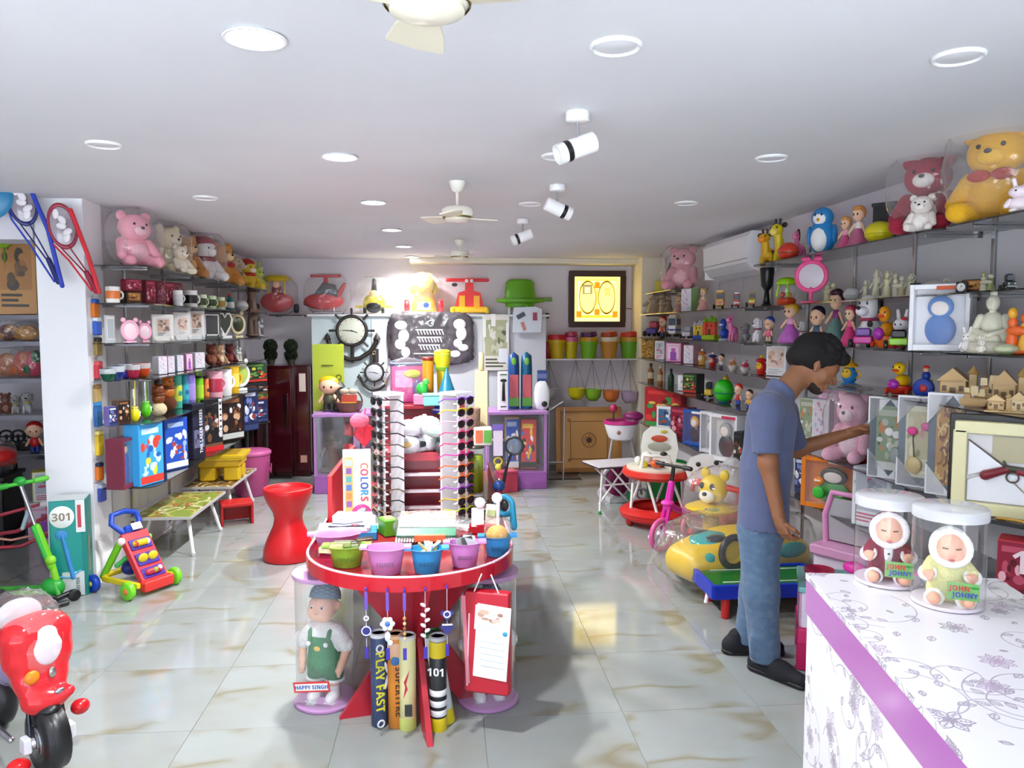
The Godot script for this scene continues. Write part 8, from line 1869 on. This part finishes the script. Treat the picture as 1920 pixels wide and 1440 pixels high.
func jar(label: String, p: Vector3, r: float, h: float, suit: String, trim: String, y: float):
	p.y = y + 0.001
	p.z -= 0.04
	var o := thing("doll_jar", "boxed doll", label, p, -28)
	o.scale = Vector3.ONE * 0.87
	parts(o, "jar|l|0 0 0 0 0 %f 0 %f .004 %f %f|eef2f4w;base|l|0 .002 0 0 0 %f 0 %f .01 0 .012|f0e4f0;lid|l|0 %f 0 0 0.035 %f .035 %f .03 %f 0 %f 0|f2f2f4h" % [r, r, r, h - 0.02, r * 0.97, r * 0.97, h - 0.036, r * 0.98, r * 1.03, r * 1.03, r * 0.99])
	var sk := "f0b498s"
	var P := func(x, y2, z): return Vector3(x, y2, z)
	var b := []
	b.append([P.call(0, 0.19, 0.02), P.call(0, 0.18, 0.03), 0.045, 0.043])
	b.append([P.call(-0.016, 0.168, 0.045), P.call(0.016, 0.168, 0.045), 0.026, 0.026])
	b.append([P.call(0, 0.174, 0.072), P.call(0, 0.171, 0.075), 0.007, 0.006])
	for s in [-1, 1]:
		b.append([P.call(s * 0.05, 0.12, 0.02), P.call(s * 0.062, 0.1, 0.05), 0.016, 0.014])
		for k in 4: b.append([P.call(s * 0.062, 0.098 + 0.006 * (k - 1.5), 0.056), P.call(s * (0.056 - 0.002 * k), 0.096 + 0.007 * (k - 1.5), 0.071), 0.0048, 0.004])
		b.append([P.call(s * 0.055, 0.106, 0.05), P.call(s * 0.045, 0.108, 0.062), 0.005, 0.0045])
		b.append([P.call(s * 0.04, 0.03, 0.05), P.call(s * 0.046, 0.036, 0.085), 0.017, 0.019])
	mesh_node("body", m_net(b, 0.0042, 0.01), mat(sk), o)
	parts(o, "eye|k|-.024 .19 .068 -.012 .189 .071 .0022 .0022|5a3828;eye|k|.012 .189 .071 .024 .19 .068 .0022 .0022|5a3828;mouth|e|0 .155 .07 .009 .005 .004|c86060")
	var su := []
	su.append([P.call(0, 0.12, 0), P.call(0, 0.06, 0.0), 0.046, 0.056])
	for s in [-1, 1]:
		su.append([P.call(s * 0.04, 0.125, 0), P.call(s * 0.058, 0.108, 0.035), 0.024, 0.022])
		su.append([P.call(s * 0.03, 0.04, 0.0), P.call(s * 0.042, 0.033, 0.06), 0.028, 0.024])
	mesh_node("suit", m_net(su, 0.006, 0.015), mat(suit + "f"), o)
	var hd := m_lathe(PackedVector2Array([Vector2(0.046, 0.03), Vector2(0.056, 0.012), Vector2(0.057, -0.015), Vector2(0.047, -0.042), Vector2(0.025, -0.056), Vector2(0, -0.06)]))
	mesh_node("hood", hd, mat((trim if suit == "e8e4a0" else suit) + "f"), o, Transform3D(Basis.from_euler(Vector3(PI / 2 - 0.35, 0, 0)), Vector3(0, 0.19, 0.02)))
	parts(o, "hood_trim|t|0 .186 .046 .05 .012|%sf|-18 0 0;cuff|t|-.061 .103 .046 .02 .008|%sf|-40 -20 0;cuff|t|.061 .103 .046 .02 .008|%sf|-40 20 0;cuff|t|-.043 .033 .066 .021 .008|%sf;cuff|t|.043 .033 .066 .021 .008|%sf" % [trim, trim, trim, trim, trim])
	if suit != "e8e4a0": parts(o, "bib|e|0 .12 .05 .014 .05 .01|f4f0f2f;button|e|0 .11 .062 .004 .004 .003|303030")
	parts(o, "badge|b|%f .07 .1 .085 .052 .003 .001|78b860;letters|T|%f .08 .103 .016|d03030|JOHN;letters|T|%f .06 .103 .016|3a48b0|JOHNY;leaf|e|%f .085 .103 .012 .004 .002|2a8a38" % [0.03, 0.02, 0.035, 0.06])

# ---------------------------------------------------------------- the man at the right shelf
func shopper():
	var o := thing("person", "person", "young man in a grey blue T-shirt and jeans reaching towards the shelf", Vector3(1.55, 0, -3.6), 0)
	var J := func(u, v, d): return on_z(u, v, d) - Vector3(1.55, 0, -3.6)
	var skin := "94603f"
	# head axes: looking right, down and a little towards the shop front
	var fw := Vector3(0.84, -0.5, 0.22).normalized()
	var up := (Vector3(0.42, 0.9, 0) - fw * fw.dot(Vector3(0.42, 0.9, 0))).normalized()
	var sd := fw.cross(up)
	var hc: Vector3 = J.call(1527, 684, 3.6)
	var H := func(f, u, s): return hc + fw * f + up * u + sd * s
	var b := []
	b.append([H.call(-0.03, 0.03, 0), H.call(0.005, 0.035, 0), 0.088, 0.086])
	b.append([H.call(0.035, 0.025, 0), H.call(0.042, -0.02, 0), 0.066, 0.058])
	b.append([H.call(0.02, -0.065, 0), H.call(0.062, -0.085, 0), 0.048, 0.034])
	b.append([H.call(0.078, -0.092, 0), H.call(0.08, -0.094, 0), 0.02, 0.018])
	for s in [-1, 1]:
		b.append([H.call(0.09, 0.024, s * 0.012), H.call(0.078, 0.022, s * 0.045), 0.013, 0.012])
		b.append([H.call(0.075, -0.025, s * 0.035), H.call(0.06, -0.04, s * 0.045), 0.02, 0.02])
	var head := m_net(b + [[H.call(-0.035, -0.06, 0), J.call(1466, 742, 3.6), 0.056, 0.062]], 0.006, 0.02)
	var n := [[H.call(0.102, 0.012, 0), H.call(0.122, -0.03, 0), 0.008, 0.013], [H.call(0.108, -0.036, -0.012), H.call(0.108, -0.036, 0.012), 0.009, 0.009], [H.call(0.096, -0.062, -0.016), H.call(0.096, -0.062, 0.016), 0.009, 0.009], [H.call(0.093, -0.074, -0.012), H.call(0.093, -0.074, 0.012), 0.01, 0.01], [H.call(0.06, 0.0, 0), H.call(0.06, -0.06, 0), 0.045, 0.04]]
	for s in [-1, 1]:
		n.append([H.call(-0.012, 0.012, s * 0.082), H.call(0.0, -0.034, s * 0.078), 0.014, 0.009])
		n.append([H.call(-0.02, 0.0, s * 0.074), H.call(0.0, -0.01, s * 0.074), 0.016, 0.014])
	# trunk and limbs in one surface
	var t := b.duplicate()
	t.append([H.call(-0.035, -0.06, 0), J.call(1466, 742, 3.6), 0.056, 0.062])
	t.append([J.call(1444, 780, 3.5), J.call(1456, 780, 3.7), 0.062, 0.062])
	t.append([J.call(1442, 800, 3.6), J.call(1430, 960, 3.6), 0.09, 0.08])
	t.append([J.call(1440, 768, 3.42), J.call(1440, 868, 3.40), 0.046, 0.041])
	t.append([J.call(1440, 868, 3.40), J.call(1461, 974, 3.36), 0.042, 0.028])
	t.append([J.call(1468, 768, 3.78), J.call(1494, 842, 3.82), 0.05, 0.042])
	t.append([J.call(1494, 842, 3.82), J.call(1590, 813, 3.76), 0.043, 0.028])
	for q in [[1425, 1000, 3.52, 1428, 1112, 3.48, 1437, 1240, 3.46], [1430, 1000, 3.68, 1418, 1112, 3.68, 1397, 1205, 3.7]]:
		t.append([J.call(q[0], q[1], q[2]), J.call(q[3], q[4], q[5]), 0.075, 0.055])
		t.append([J.call(q[3], q[4], q[5]), J.call(q[6], q[7], q[8]), 0.055, 0.04])
	var st := SurfaceTool.new()
	st.append_from(m_net(t, 0.012, 0.03), 0, Transform3D())
	st.append_from(head, 0, Transform3D())
	st.append_from(m_net(n, 0.0035, 0.012), 0, Transform3D())
	# hanging right hand: palm, four fingers curled a little, thumb at the side
	var w: Vector3 = J.call(1461, 974, 3.36)
	var k0: Vector3 = J.call(1469, 998, 3.355)
	st.append_from(hand(w, k0, Vector3(0.28, -0.2, 0.9), Vector3(0.9, 0.1, -0.25), 0.75), 0, Transform3D())
	# left hand reaching for the shelf, fingers bent towards the picture
	w = J.call(1590, 813, 3.76)
	k0 = J.call(1614, 806, 3.74)
	st.append_from(hand(w, k0, Vector3(0.1, 0.75, 0.65), Vector3(0.2, -0.7, 0.6), 0.5), 0, Transform3D())
	mesh_node("body", st.commit(), mat(skin + "s"), o)
	# hair, stubble, eyes, brows
	var hr := [[H.call(-0.035, 0.045, 0), H.call(0.0, 0.06, 0), 0.105, 0.1], [H.call(0.02, 0.085, -0.03), H.call(0.02, 0.085, 0.03), 0.058, 0.058], [H.call(0.07, 0.095, -0.035), H.call(0.095, 0.085, 0.03), 0.042, 0.034], [H.call(-0.085, 0.0, -0.02), H.call(-0.085, 0.0, 0.02), 0.056, 0.056], [H.call(-0.03, 0.12, 0), H.call(0.02, 0.125, 0), 0.03, 0.03]]
	for s in [-1, 1]: hr.append([H.call(-0.02, 0.03, s * 0.07), H.call(0.018, 0.0, s * 0.072), 0.022, 0.01])
	for k in 110:
		var a := rng.randf() * TAU
		var e := rng.randf_range(0.1, 1.5)
		var d := fw * cos(a) * cos(e) + sd * sin(a) * cos(e) + up * sin(e)
		var root: Vector3 = hc + fw * -0.01 + up * 0.05 + d * 0.088
		hr.append([root, root + d * 0.022 + fw * 0.012, 0.013, 0.006])
	var hair := m_net(hr, 0.006, 0.012, [[H.call(0.105, -0.015, 0), (fw * 0.75 - up * 0.66).normalized(), 0.075]])
	mesh_node("hair", hair, mat("0e0a0am"), o)
	var bd := [[H.call(0.018, -0.07, 0), H.call(0.06, -0.089, 0), 0.0485, 0.0355], [H.call(0.079, -0.093, 0), H.call(0.08, -0.095, 0), 0.021, 0.019]]
	mesh_node("beard", m_net(bd, 0.005, 0.02), mat("2c1c16m"), o)
	for s in [-1, 1]:
		mesh_node("eyebrow", m_tube(PackedVector3Array([H.call(0.1, 0.03, s * 0.014), H.call(0.094, 0.034, s * 0.034), H.call(0.078, 0.028, s * 0.05)]), PackedFloat32Array([0.005, 0.005, 0.003])), mat("100c0cm"), o)
		mesh_node("eye", m_ell(Vector3(0.012, 0.008, 0.012)), mat("e8e0d8g"), o, Transform3D(Basis(), H.call(0.086, 0.006, s * 0.03)))
		mesh_node("pupil", m_ell(Vector3(0.006, 0.006, 0.006)), mat("181010g"), o, Transform3D(Basis(), H.call(0.095, 0.003, s * 0.031)))
	mesh_node("lips", m_tube(PackedVector3Array([H.call(0.09, -0.067, -0.022), H.call(0.104, -0.067, 0), H.call(0.09, -0.067, 0.022)]), PackedFloat32Array([0.005, 0.0065, 0.005])), mat("7a3c38"), o)
	# clothes
	var sh := []
	sh.append([J.call(1440, 766, 3.47), J.call(1460, 762, 3.73), 0.082, 0.08])
	for z in [3.53, 3.6, 3.67]:
		sh.append([J.call(1446, 790, z), J.call(1436, 880, z), 0.114, 0.112])
		sh.append([J.call(1436, 880, z), J.call(1430, 985, z), 0.112, 0.116])
	var sl := [[J.call(1442, 768, 3.47), J.call(1438, 772, 3.42), 0.08, 0.074], [J.call(1436, 772, 3.42), J.call(1438, 870, 3.395), 0.073, 0.063]]
	var sr := [[J.call(1462, 768, 3.72), J.call(1468, 772, 3.79), 0.078, 0.07], [J.call(1468, 772, 3.79), J.call(1501, 862, 3.825), 0.068, 0.057]]
	sh.append([J.call(1460, 745, 3.6), J.call(1466, 728, 3.6), 0.07, 0.071])
	var hem: Vector3 = J.call(1431, 982, 3.6)
	var s1: Vector3 = J.call(1438, 850, 3.396)
	var s2: Vector3 = J.call(1490, 838, 3.818)
	var d1: Vector3 = (J.call(1438, 860, 3.395) - J.call(1436, 772, 3.42)).normalized()
	var d2: Vector3 = (J.call(1498, 852, 3.825) - J.call(1468, 772, 3.79)).normalized()
	var nk: Vector3 = J.call(1466, 722, 3.6)
	var nd: Vector3 = (H.call(-0.035, -0.06, 0) - J.call(1466, 742, 3.6)).normalized()
	var ts := SurfaceTool.new()
	ts.append_from(m_net(sh, 0.011, 0.04, [[hem, Vector3.DOWN, 0.3], [nk, nd, 0.1]]), 0, Transform3D())
	ts.append_from(m_net(sl, 0.009, 0.03, [[s1, d1, 0.2]]), 0, Transform3D())
	ts.append_from(m_net(sr, 0.009, 0.03, [[s2, d2, 0.2]]), 0, Transform3D())
	mesh_node("t_shirt", ts.commit(), mat("@jersey"), o)
	var je := []
	je.append([J.call(1427, 985, 3.54), J.call(1430, 985, 3.66), 0.11, 0.11])
	je.append([J.call(1424, 1000, 3.53), J.call(1427, 1112, 3.48), 0.1, 0.082])
	je.append([J.call(1427, 1112, 3.48), J.call(1435, 1255, 3.46), 0.082, 0.066])
	je.append([J.call(1430, 1000, 3.67), J.call(1418, 1112, 3.68), 0.1, 0.08])
	je.append([J.call(1418, 1112, 3.68), J.call(1397, 1222, 3.7), 0.08, 0.062])
	for k in 5: je.append([J.call(1410, 1195 + 9 * k, 3.43), J.call(1456, 1199 + 9 * k, 3.43), 0.006, 0.006])
	mesh_node("jeans", m_net(je, 0.011, 0.03, [[J.call(1430, 972, 3.6), Vector3.UP, 0.3], [J.call(1434, 1238, 3.46), Vector3.DOWN, 0.16], [J.call(1398, 1203, 3.7), Vector3.DOWN, 0.11]]), mat("@denim"), o)
	var org := Vector3(1.55, 0, -3.6)
	for q in [[Vector3(1.49, 0, -3.50), Vector3(1.635, 0, -3.275)], [Vector3(1.435, 0, -3.70), Vector3(1.70, 0, -3.665)]]:
		var a: Vector3 = q[0] - org
		var c: Vector3 = q[1] - org
		var up2 := Vector3(0, 0.04, 0)
		var so := [[a + up2, a.lerp(c, 0.55) + up2, 0.043, 0.047], [a.lerp(c, 0.5) + up2 * 0.9, c + up2 * 0.8 - (c - a).normalized() * 0.03, 0.046, 0.034], [a + Vector3(0, 0.06, 0) + (c - a) * 0.08, a + Vector3(0, 0.085, 0) + (c - a) * 0.12, 0.042, 0.042], [a + Vector3(0, 0.06, 0) + (c - a) * 0.3, a + Vector3(0, 0.05, 0) + (c - a) * 0.5, 0.038, 0.036]]
		mesh_node("shoe", m_net(so, 0.007, 0.02, [[a.lerp(c, 0.5) + Vector3(0, 0.012, 0), Vector3.DOWN, 0.3]]), mat("15151cm"), o)
		var dir := (c - a).normalized()
		mesh_node("sole", m_net([[a + Vector3(0, 0.012, 0), c - dir * 0.03 + Vector3(0, 0.012, 0), 0.044, 0.038]], 0.006, 0.01, [[a.lerp(c, 0.5) + Vector3(0, 0.022, 0), Vector3.UP, 0.3], [a.lerp(c, 0.5) + Vector3(0, 0.001, 0), Vector3.DOWN, 0.3]]), mat("101016"), o)
	var toe: Vector3 = Vector3(1.635, 0.03, -3.275) - org
	mesh_node("toe_mark", m_ell(Vector3(0.012, 0.006, 0.012)), mat("e0dcd4"), o, Transform3D(Basis(), toe + Vector3(-0.002, 0.012, 0.004)))
	mesh_node("neck_cord", m_tube(PackedVector3Array([J.call(1457, 716, 3.6), J.call(1462, 728, 3.545), J.call(1474, 742, 3.54), J.call(1482, 748, 3.57)]), PackedFloat32Array([0.004, 0.004, 0.004, 0.004])), mat("c8b888"), o)
	var lg: Vector3 = J.call(1483, 790, 3.475)
	mesh_node("chest_print", m_ell(Vector3(0.006, 0.008, 0.018)), mat("c8c8d4"), o, Transform3D(Basis(), lg + Vector3(0.012, 0, 0.0)))

func hand(w: Vector3, k: Vector3, side: Vector3, curl: Vector3, bend: float) -> ArrayMesh:
	# wrist, knuckle line, the direction across the knuckles and the way the fingers bend
	var d := (k - w).normalized()
	side = (side - d * side.dot(d)).normalized()
	curl = (curl - d * curl.dot(d) - side * curl.dot(side)).normalized()
	var b := [[w - d * 0.02, w + d * 0.02, 0.027, 0.026]]
	for i in 4:
		var s := side * (0.027 - 0.018 * i)
		b.append([w + s * 0.6 + d * 0.01, k + s, 0.015, 0.0125])
	var palm := m_net(b, 0.004, 0.014)
	var st := SurfaceTool.new()
	st.append_from(palm, 0, Transform3D())
	var fing := []
	for i in 4:
		var s := side * (0.027 - 0.018 * i)
		var l: float = [0.9, 1.0, 0.95, 0.75][i]
		var p := k + s
		var q := p
		var a := bend * 0.5
		for j in 3:
			var e: Vector3 = q + (d * cos(a) + curl * sin(a)) * [0.036, 0.025, 0.02][j] * l
			fing.append([q, e, [0.0095, 0.0088, 0.008][j], [0.0088, 0.008, 0.0068][j]])
			q = e
			a += bend * (0.8 + 0.12 * i)
	var th := w + side * 0.03 + d * 0.03 + curl * 0.008
	var t2 := th + (side * 0.55 + d * 0.7 + curl * 0.45).normalized() * 0.038
	fing.append([w + side * 0.014 + d * 0.015, th, 0.016, 0.012])
	fing.append([th, t2, 0.0115, 0.0098])
	fing.append([t2, t2 + (d * 0.8 + curl * 0.6 - side * 0.1).normalized() * 0.03, 0.0098, 0.0075])
	st.append_from(m_net(fing, 0.0033, 0.004), 0, Transform3D())
	return st.commit()
